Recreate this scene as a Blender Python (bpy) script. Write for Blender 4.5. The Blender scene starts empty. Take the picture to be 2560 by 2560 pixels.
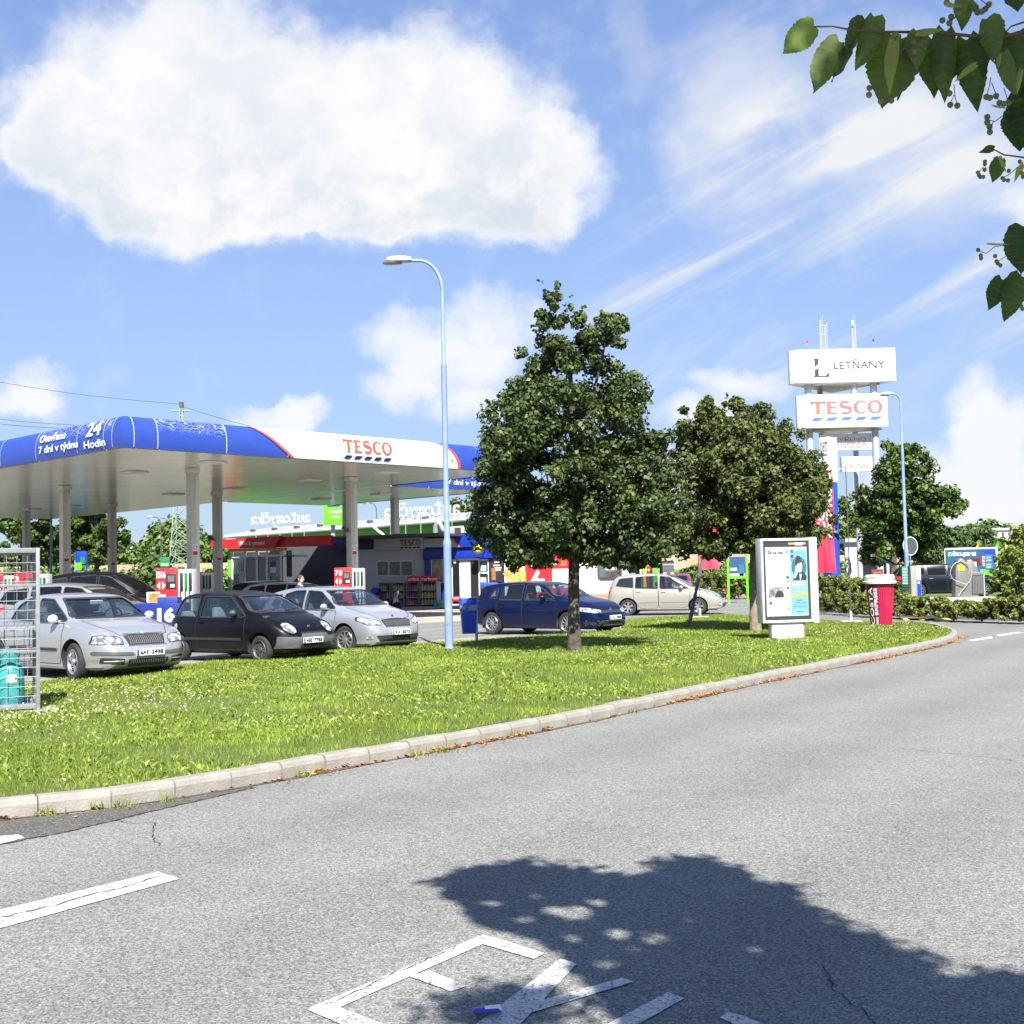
import bpy, bmesh, math, random
import numpy as np
from mathutils import Vector, Matrix
from mathutils.bvhtree import BVHTree
from mathutils.geometry import delaunay_2d_cdt, tessellate_polygon
random.seed(7); RNG = np.random.default_rng(7)
PI = math.pi
S = bpy.context.scene
COL = S.collection
# ---------------------------------------------------------------- camera
FPX, EYE, HORIZON, ROLL = 3100.0, 1.6, 1440.0, 0.022      # focal length in photo pixels, eye height (m)
PITCH = math.atan((HORIZON - 1280) / FPX)
cp, sp = math.cos(PITCH), math.sin(PITCH)
_F = Vector((0, cp, sp)); _R0 = Vector((1, 0, 0)); _U0 = Vector((0, -sp, cp))
_R = _R0 * math.cos(ROLL) - _U0 * math.sin(ROLL)
_U = _U0 * math.cos(ROLL) + _R0 * math.sin(ROLL)
cam_data = bpy.data.cameras.new('camera'); cam = bpy.data.objects.new('camera', cam_data)
COL.objects.link(cam); S.camera = cam
mw = Matrix.Identity(4)
for i, a in enumerate((_R, _U, -_F)):
    for j in range(3): mw[j][i] = a[j]
mw.translation = (0, 0, EYE); cam.matrix_world = mw
cam_data.sensor_width = 36; cam_data.lens = 36 * FPX / 2560
cam_data.clip_start = 0.05; cam_data.clip_end = 6000

def ray(px, py): return _F * FPX + _R * (px - 1280) + _U * (1280 - py)
def G(px, py, z=0.0):                       # photo pixel -> point of the ground plane at height z
    d = ray(px, py); t = (z - EYE) / d.z
    return Vector((d.x * t, d.y * t, z))
def D(px, py, Y):                           # photo pixel -> point at distance Y ahead
    d = ray(px, py); t = Y / d.y
    return Vector((d.x * t, Y, EYE + d.z * t))
# ---------------------------------------------------------------- light
SUN_EL = math.radians(47); SUN_AZ = math.radians(9)      # sun stands behind the camera, to the right
sun_vec = Vector((math.sin(SUN_AZ) * math.cos(SUN_EL), -math.cos(SUN_AZ) * math.cos(SUN_EL), math.sin(SUN_EL)))
sl = bpy.data.lights.new('sun', 'SUN'); sl.energy = 5.0; sl.angle = math.radians(0.55); sl.color = (1.0, 0.955, 0.88)
so = bpy.data.objects.new('sun', sl); COL.objects.link(so)
so.rotation_euler = sun_vec.to_track_quat('Z', 'Y').to_euler(); so.location = (0, 0, 60)
S.view_settings.view_transform = 'Standard'; S.view_settings.look = 'None'
S.view_settings.gamma = 1; S.view_settings.use_curve_mapping = False
S.view_settings.exposure = 1.42
S.render.film_transparent = False
S.cycles.max_bounces = 6; S.cycles.transparent_max_bounces = 24; S.cycles.diffuse_bounces = 2; S.cycles.glossy_bounces = 3

# node helper
class NT:
    def __init__(s, tree): s.t = tree; s.n = tree.nodes; s.l = tree.links
    def node(s, typ, **kw):
        n = s.n.new(typ)
        for k, v in kw.items():
            if k.startswith('in_'):
                key = k[3:]; key = int(key) if key.isdigit() else key
                s.set(n.inputs[key], v)
            else: setattr(n, k, v)
        return n
    def set(s, inp, v):
        if isinstance(v, bpy.types.NodeSocket): s.l.new(v, inp)
        else: inp.default_value = v
    def m(s, op, a, b=0.0, c=None, clamp=False):
        n = s.n.new('ShaderNodeMath'); n.operation = op; n.use_clamp = clamp
        s.set(n.inputs[0], a); s.set(n.inputs[1], b)
        if c is not None: s.set(n.inputs[2], c)
        return n.outputs[0]
    def mix(s, f, a, b, blend='MIX'):
        n = s.n.new('ShaderNodeMix'); n.data_type = 'RGBA'; n.blend_type = blend
        s.set(n.inputs[0], f); s.set(n.inputs[6], a); s.set(n.inputs[7], b)
        return n.outputs[2]
    def noise(s, scale, detail=3, rough=.5, vec=None, dist=0):
        n = s.n.new('ShaderNodeTexNoise'); n.inputs['Scale'].default_value = scale
        n.inputs['Detail'].default_value = detail; n.inputs['Roughness'].default_value = rough
        n.inputs['Distortion'].default_value = dist
        if vec is not None: s.l.new(vec, n.inputs['Vector'])
        return n.outputs['Fac']
    def ramp(s, f, stops):
        n = s.n.new('ShaderNodeValToRGB'); e = n.color_ramp.elements
        while len(e) < len(stops): e.new(0.5)
        for k, (p, c) in enumerate(stops):
            e[k].position = p; e[k].color = c if len(c) == 4 else (*c, 1)
        s.set(n.inputs[0], f); return n.outputs[0]
    def smooth(s, v, a, b):
        n = s.n.new('ShaderNodeMapRange'); n.interpolation_type = 'SMOOTHSTEP'
        s.set(n.inputs[0], v); n.inputs[1].default_value = a; n.inputs[2].default_value = b
        n.inputs[3].default_value = 0; n.inputs[4].default_value = 1
        return n.outputs[0]

# ---------------------------------------------------------------- sky: Nishita sky plus procedural clouds laid out by direction
W = bpy.data.worlds.new("World"); S.world = W; W.use_nodes = True
def build_world():
    t = NT(W.node_tree); t.n.clear()
    sky = t.node('ShaderNodeTexSky', sky_type='NISHITA', sun_disc=False)
    sky.sun_elevation = SUN_EL; sky.sun_rotation = math.radians(180) - SUN_AZ
    sky.altitude = 250; sky.air_density = 1.0; sky.dust_density = 0.6; sky.ozone_density = 1.0
    tc = t.node('ShaderNodeTexCoord'); sep = t.node('ShaderNodeSeparateXYZ'); t.l.new(tc.outputs['Generated'], sep.inputs[0])
    x, y, z = sep.outputs
    ya = t.m('MAXIMUM', y, 0.12)
    u = t.m('DIVIDE', x, ya); v = t.m('DIVIDE', z, ya)
    comb = t.node('ShaderNodeCombineXYZ'); t.l.new(u, comb.inputs[0]); t.l.new(v, comb.inputs[1])
    P = comb.outputs[0]
    def uv(px, py):                                   # px in the 1932 px view of the photo
        d = ray(px * 2560 / 1932, py * 2560 / 1932); return d.x / d.y, d.z / d.y
    K = 2560 / 1932 / FPX
    # domain warp for fluffy outlines
    w1 = t.n.new('ShaderNodeTexNoise'); w1.inputs['Scale'].default_value = 9; w1.inputs['Detail'].default_value = 7; w1.inputs['Roughness'].default_value = .62
    t.l.new(P, w1.inputs['Vector'])
    wv = t.node('ShaderNodeVectorMath', operation='SUBTRACT'); t.l.new(w1.outputs['Color'], wv.inputs[0]); wv.inputs[1].default_value = (.5, .5, .5)
    ws = t.node('ShaderNodeVectorMath', operation='SCALE'); t.l.new(wv.outputs[0], ws.inputs[0]); ws.inputs['Scale'].default_value = .085
    Pw = t.node('ShaderNodeVectorMath', operation='ADD'); t.l.new(P, Pw.inputs[0]); t.l.new(ws.outputs[0], Pw.inputs[1]); Pw = Pw.outputs[0]
    def blob(cx, cy, rx, ry, vec, wgt=1.0):
        cu, cv = uv(cx, cy)
        a = t.node('ShaderNodeVectorMath', operation='SUBTRACT'); t.l.new(vec, a.inputs[0]); a.inputs[1].default_value = (cu, cv, 0)
        b = t.node('ShaderNodeVectorMath', operation='MULTIPLY'); t.l.new(a.outputs[0], b.inputs[0]); b.inputs[1].default_value = (1 / (rx * K), 1 / (ry * K), 0)
        c = t.node('ShaderNodeVectorMath', operation='DOT_PRODUCT'); t.l.new(b.outputs[0], c.inputs[0]); t.l.new(b.outputs[0], c.inputs[1])
        return t.m('MULTIPLY', t.m('MAXIMUM', t.m('SUBTRACT', 1.0, c.outputs['Value']), 0.0), wgt)
    big = [(80, 215, 125, 115), (230, 140, 210, 210), (410, 110, 210, 190), (620, 180, 230, 170), (800, 160, 180, 150), (930, 270, 200, 180),
           (1020, 330, 140, 120), (420, 330, 330, 170), (700, 340, 330, 140), (150, 290, 190, 110), (970, 390, 170, 90), (400, 400, 240, 80), (720, 400, 180, 50), (210, 350, 180, 90), (110, 270, 120, 85), (560, 250, 300, 160), (900, 420, 190, 75)]
    small = [(75, 705, 95, 52), (40, 745, 130, 40), (500, 800, 85, 32), (565, 785, 50, 35),
             (760, 640, 120, 75), (930, 620, 120, 95), (730, 745, 95, 60), (860, 700, 150, 70), (900, 780, 110, 50),
             (1860, 800, 90, 110), (1900, 880, 150, 130), (1700, 900, 130, 70), (1320, 790, 130, 50), (1400, 720, 150, 40), (1930, 400, 90, 60), (1760, 960, 260, 80), (1280, 900, 220, 60)]
    tot = None; tot2 = None
    for b in big:
        o = blob(*b, Pw, 1.0); tot = o if tot is None else t.m('ADD', tot, o)
    for b in small:
        o = blob(*b, Pw, .8); tot2 = o if tot2 is None else t.m('ADD', tot2, o)
    fine = t.noise(26, 8, .6, P)
    dens = t.m('ADD', tot, t.m('MULTIPLY', t.m('SUBTRACT', fine, .5), 1.15))
    soft = t.m('MULTIPLY', t.m('SUBTRACT', 1.0, t.smooth(v, uv(0, 520)[1], uv(0, 330)[1])), .35)
    mask = t.smooth(t.m('SUBTRACT', dens, t.m('MULTIPLY', soft, .3)), -.10, 1.15)
    mask2 = t.m('MULTIPLY', t.smooth(t.m('ADD', tot2, t.m('MULTIPLY', t.m('SUBTRACT', fine, .5), .9)), .02, .95), .92)
    # cirrus streaks rising to the right
    mp = t.node('ShaderNodeMapping', vector_type='TEXTURE'); t.l.new(P, mp.inputs[0]); mp.inputs['Rotation'].default_value = (0, 0, math.radians(27)); mp.inputs['Scale'].default_value = (1 / 1.3, 1 / 9, 1)
    st = t.noise(2.0, 7, .55, mp.outputs[0], .7)
    streg = t.m('ADD', t.m('ADD', blob(1650, 470, 620, 300, P, 1.5), blob(1330, 640, 360, 160, P, 1.2)), blob(1500, 200, 330, 230, P, .6), clamp=True)
    stm = t.m('MULTIPLY', t.smooth(st, .40, .74), streg)
    haze_reg = t.m('MULTIPLY', t.m('ADD', t.m('ADD', blob(1640, 260, 420, 270, Pw, 1.3), blob(1370, 220, 150, 230, Pw, .9)), t.m('ADD', .0, blob(1190, 80, 60, 150, Pw, .55))), t.smooth(t.noise(5, 6, .6, P), .22, .62), clamp=True)
    veil = t.m('ADD', t.m('MULTIPLY', stm, 1.0), t.m('MULTIPLY', haze_reg, .6), clamp=True)
    # other clouds all round the sky (beyond the frame the same weather goes on)
    gen = t.node('ShaderNodeVectorMath', operation='MULTIPLY'); t.l.new(tc.outputs['Generated'], gen.inputs[0]); gen.inputs[1].default_value = (1, 1, 2.2)
    gn = t.noise(2.6, 7, .58, gen.outputs[0])
    front = t.smooth(y, .55, .8)
    gm = t.m('MULTIPLY', t.smooth(gn, .60, .74), t.m('SUBTRACT', 1.0, front))
    # cloud shading
    shade_n = t.noise(13, 6, .6, Pw)
    under = t.smooth(v, uv(0, 470)[1], uv(0, 120)[1])
    # lit tops, grey bases of the large cloud
    sh2 = t.noise(5.5, 5, .55, Pw)
    core = t.m('MULTIPLY', t.smooth(dens, .5, 1.5), t.smooth(t.m('ADD', t.m('MULTIPLY', shade_n, .5), t.m('MULTIPLY', sh2, .5)), .40, .60))
    lum = t.m('SUBTRACT', 1.0, t.m('MULTIPLY', core, t.m('SUBTRACT', .60, t.m('MULTIPLY', under, .30))))
    cc = t.mix(t.m('MULTIPLY', lum, 1.0, clamp=True), (.50, .60, .76, 1), (.98, .99, 1.0, 1))
    cs = t.node('ShaderNodeVectorMath', operation='SCALE'); t.l.new(cc, cs.inputs[0]); cs.inputs['Scale'].default_value = CLOUD
    cov = t.m('ADD', t.m('MAXIMUM', mask, mask2), gm, clamp=True)
    # sky with veil
    L = t.node('ShaderNodeVectorMath', operation='DOT_PRODUCT'); t.l.new(sky.outputs[0], L.inputs[0]); L.inputs[1].default_value = (.3, .5, .2)
    k = t.m('DIVIDE', 1.0, t.m('ADD', 1.0, t.m('MULTIPLY', L.outputs['Value'], .125)))
    sk = t.node('ShaderNodeVectorMath', operation='SCALE'); t.l.new(sky.outputs[0], sk.inputs[0]); t.l.new(k, sk.inputs['Scale'])
    skyt = t.mix(1.0, sk.outputs[0], SKY_TINT, 'MULTIPLY')
    horizon = t.m('POWER', t.m('SUBTRACT', 1.0, t.m('MAXIMUM', z, 0.0), clamp=True), 2.2)
    milky = t.m('ADD', .09, t.m('MULTIPLY', horizon, .56))
    hz = t.node('ShaderNodeVectorMath', operation='SCALE'); hz.inputs[0].default_value = (.70, .83, 1.0); hz.inputs['Scale'].default_value = CLOUD * .86
    wv2 = t.node('ShaderNodeVectorMath', operation='SCALE'); wv2.inputs[0].default_value = (.93, .96, 1.0); wv2.inputs['Scale'].default_value = CLOUD * .93
    c1 = t.mix(milky, skyt, hz.outputs[0])
    c2 = t.mix(veil, c1, wv2.outputs[0])
    c3 = t.mix(cov, c2, cs.outputs[0])
    bg = t.node('ShaderNodeBackground'); t.l.new(c3, bg.inputs[0]); bg.inputs[1].default_value = SKY_STRENGTH
    out = t.node('ShaderNodeOutputWorld'); t.l.new(bg.outputs[0], out.inputs[0])
SKY_STRENGTH = 0.0995; CLOUD = 3.75; SKY_TINT = (.52, .68, 1.0, 1)
build_world()
W.cycles.sampling_method = 'MANUAL'; W.cycles.sample_map_resolution = 512
# ---------------------------------------------------------------- materials
_M = {}
def mat(name, col=(.5, .5, .5), rough=.6, metal=0.0, var=.12, scale=6.0, bump=0.0, bscale=60.0, coat=0.0, emis=None, spec=.5, var2=None):
    if name in _M: return _M[name]
    m = bpy.data.materials.new(name); m.use_nodes = True; _M[name] = m
    t = NT(m.node_tree); b = t.n['Principled BSDF']
    c4 = (*col, 1)
    if var > 0:
        tc = t.node('ShaderNodeTexCoord')
        f = t.noise(scale, 5, .6, tc.outputs['Object'])
        lo = tuple(c * (1 - var) for c in col); hi = tuple(min(1, c * (1 + var)) for c in col)
        if var2: lo = var2
        t.l.new(t.ramp(f, [(.3, lo), (.7, hi)]), b.inputs['Base Color'])
        t.l.new(t.m('ADD', t.m('MULTIPLY', f, .12), rough - .06), b.inputs['Roughness'])
    else:
        b.inputs['Base Color'].default_value = c4; b.inputs['Roughness'].default_value = rough
    b.inputs['Metallic'].default_value = metal
    b.inputs['Specular IOR Level'].default_value = spec
    if coat: b.inputs['Coat Weight'].default_value = coat; b.inputs['Coat Roughness'].default_value = .04
    if bump:
        tc = t.node('ShaderNodeTexCoord')
        bn = t.node('ShaderNodeBump'); bn.inputs['Strength'].default_value = bump; bn.inputs['Distance'].default_value = .02
        t.l.new(t.noise(bscale, 4, .6, tc.outputs['Object']), bn.inputs['Height']); t.l.new(bn.outputs[0], b.inputs['Normal'])
    if emis:
        b.inputs['Emission Color'].default_value = (*emis[0], 1); b.inputs['Emission Strength'].default_value = emis[1]
    return m
def glass(name, tint=(.25, .3, .32), alpha=.55, rough=.02):
    if name in _M: return _M[name]
    m = bpy.data.materials.new(name); m.use_nodes = True; _M[name] = m
    t = NT(m.node_tree); t.n.clear()
    tr = t.node('ShaderNodeBsdfTransparent'); tr.inputs[0].default_value = (*tint, 1)
    gl = t.node('ShaderNodeBsdfGlossy'); gl.inputs['Roughness'].default_value = rough; gl.inputs['Color'].default_value = (1, 1, 1, 1)
    df = t.node('ShaderNodeBsdfDiffuse'); df.inputs['Color'].default_value = (.02, .025, .03, 1)
    mx0 = t.node('ShaderNodeMixShader'); mx0.inputs[0].default_value = 1 - alpha
    t.l.new(df.outputs[0], mx0.inputs[1]); t.l.new(tr.outputs[0], mx0.inputs[2])
    lw = t.node('ShaderNodeLayerWeight'); lw.inputs['Blend'].default_value = .5
    mx = t.node('ShaderNodeMixShader'); t.l.new(t.m('ADD', .06, t.m('MULTIPLY', t.m('POWER', lw.outputs['Facing'], 4.0), .9), clamp=True), mx.inputs[0])
    t.l.new(mx0.outputs[0], mx.inputs[1]); t.l.new(gl.outputs[0], mx.inputs[2])
    o = t.node('ShaderNodeOutputMaterial'); t.l.new(mx.outputs[0], o.inputs[0])
    return m
def leafmat(name, dark, light, trans=.25, rough=.45, spec=.4):
    if name in _M: return _M[name]
    m = bpy.data.materials.new(name); m.use_nodes = True; _M[name] = m
    t = NT(m.node_tree); b = t.n['Principled BSDF']; o = t.n['Material Output']
    at = t.node('ShaderNodeAttribute', attribute_name='tone')
    c = t.ramp(at.outputs['Fac'], [(0, dark), (.75, light), (1, tuple(min(1, q * 1.5) for q in light))])
    t.l.new(c, b.inputs['Base Color']); b.inputs['Roughness'].default_value = rough; b.inputs['Specular IOR Level'].default_value = spec
    tl = t.node('ShaderNodeBsdfTranslucent'); t.l.new(t.mix(1.0, c, (1.5, 1.7, .5, 1), 'MULTIPLY'), tl.inputs[0])
    mx = t.node('ShaderNodeMixShader'); mx.inputs[0].default_value = trans
    t.l.new(b.outputs[0], mx.inputs[1]); t.l.new(tl.outputs[0], mx.inputs[2]); t.l.new(mx.outputs[0], o.inputs[0])
    return m
# ---------------------------------------------------------------- mesh building
class MB:
    def __init__(s): s.v = []; s.f = []; s.mi = []; s.ms = []; s.xf = None; s.cur = 0
    def use(s, m):
        if m not in s.ms: s.ms.append(m)
        s.cur = s.ms.index(m); return s
    def add(s, vs, fs):
        o = len(s.v)
        for p in vs:
            p = Vector(p)
            s.v.append(s.xf @ p if s.xf is not None else p)
        for f in fs: s.f.append([i + o for i in f]); s.mi.append(s.cur)
        return s
    def box(s, x0, x1, y0, y1, z0, z1):
        v = [(x0, y0, z0), (x1, y0, z0), (x1, y1, z0), (x0, y1, z0), (x0, y0, z1), (x1, y0, z1), (x1, y1, z1), (x0, y1, z1)]
        return s.add(v, [(0, 3, 2, 1), (4, 5, 6, 7), (0, 1, 5, 4), (1, 2, 6, 5), (2, 3, 7, 6), (3, 0, 4, 7)])
    def cbox(s, c, d): return s.box(c[0] - d[0] / 2, c[0] + d[0] / 2, c[1] - d[1] / 2, c[1] + d[1] / 2, c[2] - d[2] / 2, c[2] + d[2] / 2)
    def poly(s, pts): return s.add(pts, [list(range(len(pts)))])
    def prism(s, poly, a, b, fn):          # poly: 2D outline; fn(u, v, w) -> 3D; extruded w from a to b
        n = len(poly); v = [fn(u, w_, a) for u, w_ in poly] + [fn(u, w_, b) for u, w_ in poly]
        fs = [list(range(n))[::-1], list(range(n, 2 * n))] + [(i, (i + 1) % n, n + (i + 1) % n, n + i) for i in range(n)]
        return s.add(v, fs)
    def tube(s, pts, r, n=8, caps=True):
        pts = [Vector(p) for p in pts]; rs = r if isinstance(r, (list, tuple)) else [r] * len(pts)
        vs = []; fs = []; up = None
        for i, p in enumerate(pts):
            d = (pts[min(i + 1, len(pts) - 1)] - pts[max(i - 1, 0)]).normalized()
            if up is None: up = Vector((0, 0, 1)) if abs(d.z) < .9 else Vector((1, 0, 0))
            a = d.cross(up).normalized(); b = a.cross(d).normalized(); up = b
            for k in range(n):
                t = 2 * PI * k / n; vs.append(p + (a * math.cos(t) + b * math.sin(t)) * rs[i])
        for i in range(len(pts) - 1):
            for k in range(n):
                fs.append((i * n + k, i * n + (k + 1) % n, (i + 1) * n + (k + 1) % n, (i + 1) * n + k))
        if caps: fs += [list(range(n))[::-1], [(len(pts) - 1) * n + k for k in range(n)]]
        return s.add(vs, fs)
    def lathe(s, prof, n=20, c=(0, 0, 0), axis='z', close=True):
        vs = []; fs = []; m = len(prof)
        for k in range(n):
            t = 2 * PI * k / n
            for r, h in prof:
                a, b = r * math.cos(t), r * math.sin(t)
                q = (a, b, h) if axis == 'z' else ((a, h, b) if axis == 'y' else (h, a, b))
                vs.append(Vector(q) + Vector(c))
        for k in range(n):
            k2 = (k + 1) % n
            for i in range(m - 1): fs.append((k * m + i, k2 * m + i, k2 * m + i + 1, k * m + i + 1))
        if close:
            for i in (0, m - 1):
                if prof[i][0] > 1e-5: fs.append([k * m + i for k in range(n)])
        return s.add(vs, fs)
    def grid(s, fn, nu, nv):
        vs = [fn(i / nu, j / nv) for j in range(nv + 1) for i in range(nu + 1)]
        fs = [(j * (nu + 1) + i, j * (nu + 1) + i + 1, (j + 1) * (nu + 1) + i + 1, (j + 1) * (nu + 1) + i) for j in range(nv) for i in range(nu)]
        return s.add(vs, fs)
    def mesh(s, name, m=None, bevel=0, smooth=None, fix=True):
        me = bpy.data.meshes.new(name)
        me.from_pydata([tuple(p) for p in s.v], [], s.f)
        ms = s.ms if s.ms else [m]
        for x in ms: me.materials.append(x)
        if s.ms: me.polygons.foreach_set('material_index', s.mi)
        if bevel or fix:
            bm = bmesh.new(); bm.from_mesh(me)
            if bevel:
                ed = [e for e in bm.edges if len(e.link_faces) == 2 and e.calc_face_angle(0) > .6]
                bmesh.ops.bevel(bm, geom=ed, offset=bevel, segments=2, affect='EDGES', profile=.6, clamp_overlap=True)
            bmesh.ops.recalc_face_normals(bm, faces=bm.faces)
            bm.to_mesh(me); bm.free()
        if smooth is not None or bevel:
            me.polygons.foreach_set('use_smooth', [True] * len(me.polygons)); me.set_sharp_from_angle(angle=math.radians(smooth or 35))
        return me
    def build(s, name, m=None, parent=None, **kw):
        return link(name, s.mesh(name, m, **kw), parent)
def link(name, me, parent=None):
    o = bpy.data.objects.new(name, me); COL.objects.link(o)
    if parent is not None: o.parent = parent
    return o
def tag(o, label=None, cat=None, group=None, kind=None):
    if label: o['label'] = label
    if cat: o['category'] = cat
    if group: o['group'] = group
    if kind: o['kind'] = kind
    return o
def thing(name, label, cat, loc=(0, 0, 0), rz=0.0, group=None):
    o = bpy.data.objects.new(name, None); COL.objects.link(o); o.empty_display_size = .2
    o.location = loc; o.rotation_euler = (0, 0, rz)
    return tag(o, label, cat, group)
def struct_empty(name, loc=(0, 0, 0)):
    o = bpy.data.objects.new(name, None); COL.objects.link(o); o.location = loc; o['kind'] = 'structure'; return o
def copy_thing(o, loc, rz=0.0, label=None, group=None):
    def rec(s, par):
        c = s.copy(); COL.objects.link(c)
        if par is not None: c.parent = par
        for ch in list(s.children): rec(ch, c)
        return c
    c = rec(o, None); c.location = loc; c.rotation_euler = (0, 0, rz)
    if label: c['label'] = label
    if group: c['group'] = group
    return c
def np_mesh(name, verts, faces_n, m, tone=None, normals_smooth=False):
    """verts (N,3); faces of faces_n verts each, consecutive vertices."""
    me = bpy.data.meshes.new(name); N = len(verts); F = N // faces_n
    me.vertices.add(N); me.vertices.foreach_set('co', np.ascontiguousarray(verts, dtype=np.float32).ravel())
    me.loops.add(N); me.loops.foreach_set('vertex_index', np.arange(N, dtype=np.int32))
    me.polygons.add(F); me.polygons.foreach_set('loop_start', np.arange(0, N, faces_n, dtype=np.int32))
    me.polygons.foreach_set('loop_total', np.full(F, faces_n, dtype=np.int32))
    if tone is not None:
        a = me.attributes.new('tone', 'FLOAT', 'FACE'); a.data.foreach_set('value', np.asarray(tone, dtype=np.float32))
    me.materials.append(m); me.update(calc_edges=True); me.validate(); return me
# ---------------------------------------------------------------- lettering
_font_cache = {}
def text_verts(txt, bold=0.0):
    key = (txt, bold)
    if key in _font_cache: return _font_cache[key]
    cu = bpy.data.curves.new('t', 'FONT'); cu.body = txt; cu.size = 1.0; cu.offset = bold; cu.resolution_u = 3
    ob = bpy.data.objects.new('t', cu); COL.objects.link(ob)
    dg = bpy.context.evaluated_depsgraph_get(); me = bpy.data.meshes.new_from_object(ob.evaluated_get(dg))
    vs = [v.co.copy() for v in me.vertices]; fs = [list(p.vertices) for p in me.polygons]
    bpy.data.objects.remove(ob); bpy.data.curves.remove(cu); bpy.data.meshes.remove(me)
    xs = [v.x for v in vs]; ys = [v.y for v in vs]
    _font_cache[key] = (vs, fs, (min(xs), max(xs), min(ys), max(ys)) if vs else (0, 1, 0, 1)); return _font_cache[key]
def letters(mb, txt, x0, x1, z0, z1, fn, bold=0.0, flipx=False, wob=0):
    """fit text into x0..x1, z0..z1 ; fn(x, z) -> 3D"""
    vs, fs, (a, b, c, d) = text_verts(txt, bold)
    def f(v):
        u = (v.x - a) / (b - a); w = (v.y - c) / (d - c)
        if flipx: u = 1 - u
        return fn(x0 + u * (x1 - x0), z0 + w * (z1 - z0))
    mb.add([f(v) for v in vs], fs); return mb
def drape(txt, x0, x1, z0, z1, fn, bold=.0, step=.12):
    """text laid on a curved surface: cut fine first, then mapped"""
    mb = MB(); letters(mb, txt, x0, x1, z0, z1, lambda x, z: Vector((x, z, 0)), bold)
    bm = bmesh.new(); vs = [bm.verts.new(v) for v in mb.v]
    for f in mb.f:
        try: bm.faces.new([vs[i] for i in f])
        except ValueError: pass
    for _ in range(3):
        ed = [e for e in bm.edges if e.calc_length() > step]
        if ed: bmesh.ops.subdivide_edges(bm, edges=ed, cuts=1); bmesh.ops.triangulate(bm, faces=bm.faces)
    bm.verts.index_update(); out = MB(); out.add([fn(v.co.x, v.co.y) for v in bm.verts], [[v.index for v in f.verts] for f in bm.faces]); bm.free(); return out
def arc(cx, cy, rx, ry, a0, a1, n=14):
    return [(cx + rx * math.cos(math.radians(a0 + (a1 - a0) * i / n)), cy + ry * math.sin(math.radians(a0 + (a1 - a0) * i / n))) for i in range(n + 1)]
def serif_word():
    """outlines (quads strips) of the five red serif capitals, unit height, returned as list of polygons, width"""
    P = []
    def strip(a, b):
        for i in range(len(a) - 1): P.append([a[i], a[i + 1], b[i + 1], b[i]])
    x = 0.0
    # T
    P.append([(x + .32, 0), (x + .68, 0), (x + .64, .06), (x + .36, .06)]); P.append([(x + .37, .06), (x + .63, .06), (x + .63, .86), (x + .37, .86)])
    P.append([(x + .02, .84), (x + .98, .84), (x + 1.0, 1.0), (x + 0.0, 1.0)]); P.append([(x, 1.0), (x + .02, .68), (x + .07, .68), (x + .12, .88)])
    P.append([(x + .88, .88), (x + .93, .68), (x + .98, .68), (x + 1.0, 1.0)])
    x += 1.07
    # E
    P.append([(x, 0), (x + .74, 0), (x + .74, .12), (x, .12)]); P.append([(x + .05, .12), (x + .31, .12), (x + .31, .86), (x + .05, .86)])
    P.append([(x, .86), (x + .72, .86), (x + .72, 1), (x, 1)]); P.append([(x + .27, .45), (x + .58, .45), (x + .58, .56), (x + .27, .56)])
    P.append([(x + .66, .12), (x + .74, .12), (x + .78, .26), (x + .73, .26)]); P.append([(x + .66, .88), (x + .70, .75), (x + .74, .75), (x + .72, .88)])
    P.append([(x + .55, .40), (x + .60, .40), (x + .60, .62), (x + .55, .62)])
    x += .93
    # S
    c = []
    for k in range(25):
        a = k / 24
        if a < .5: th = math.radians(35 + a * 2 * 235); cx, cy, rx, ry = x + .37, .74, .30, .21
        else: th = math.radians(90 - (a - .5) * 2 * 235); cx, cy, rx, ry = x + .39, .29, .33, .24
        c.append((cx + rx * math.cos(th), cy + ry * math.sin(th)))
    up, dn = [], []
    for k, p in enumerate(c):
        q0 = c[max(k - 1, 0)]; q1 = c[min(k + 1, 24)]; dx, dy = q1[0] - q0[0], q1[1] - q0[1]; L = math.hypot(dx, dy) or 1
        w = .068 + .06 * abs(dx / L) * (1 if 7 < k < 17 else .2) + .03 * abs(dy / L)
        up.append((p[0] - dy / L * w, p[1] + dx / L * w)); dn.append((p[0] + dy / L * w, p[1] - dx / L * w))
    strip(up, dn)
    x += .90
    # C
    o = arc(x + .50, .5, .50, .52, 48, 312, 26); i = arc(x + .54, .5, .27, .41, 48, 312, 26); strip(o, i)
    P.append([(x + .80, .72), (x + .88, .68), (x + .86, .99), (x + .78, .93)])
    x += .98
    # O
    o = arc(x + .50, .5, .52, .53, 0, 360, 32); i = arc(x + .50, .5, .27, .41, 0, 360, 32); strip(o, i)
    x += 1.02
    return P, x
SERIF, SERIF_W = serif_word()
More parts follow.
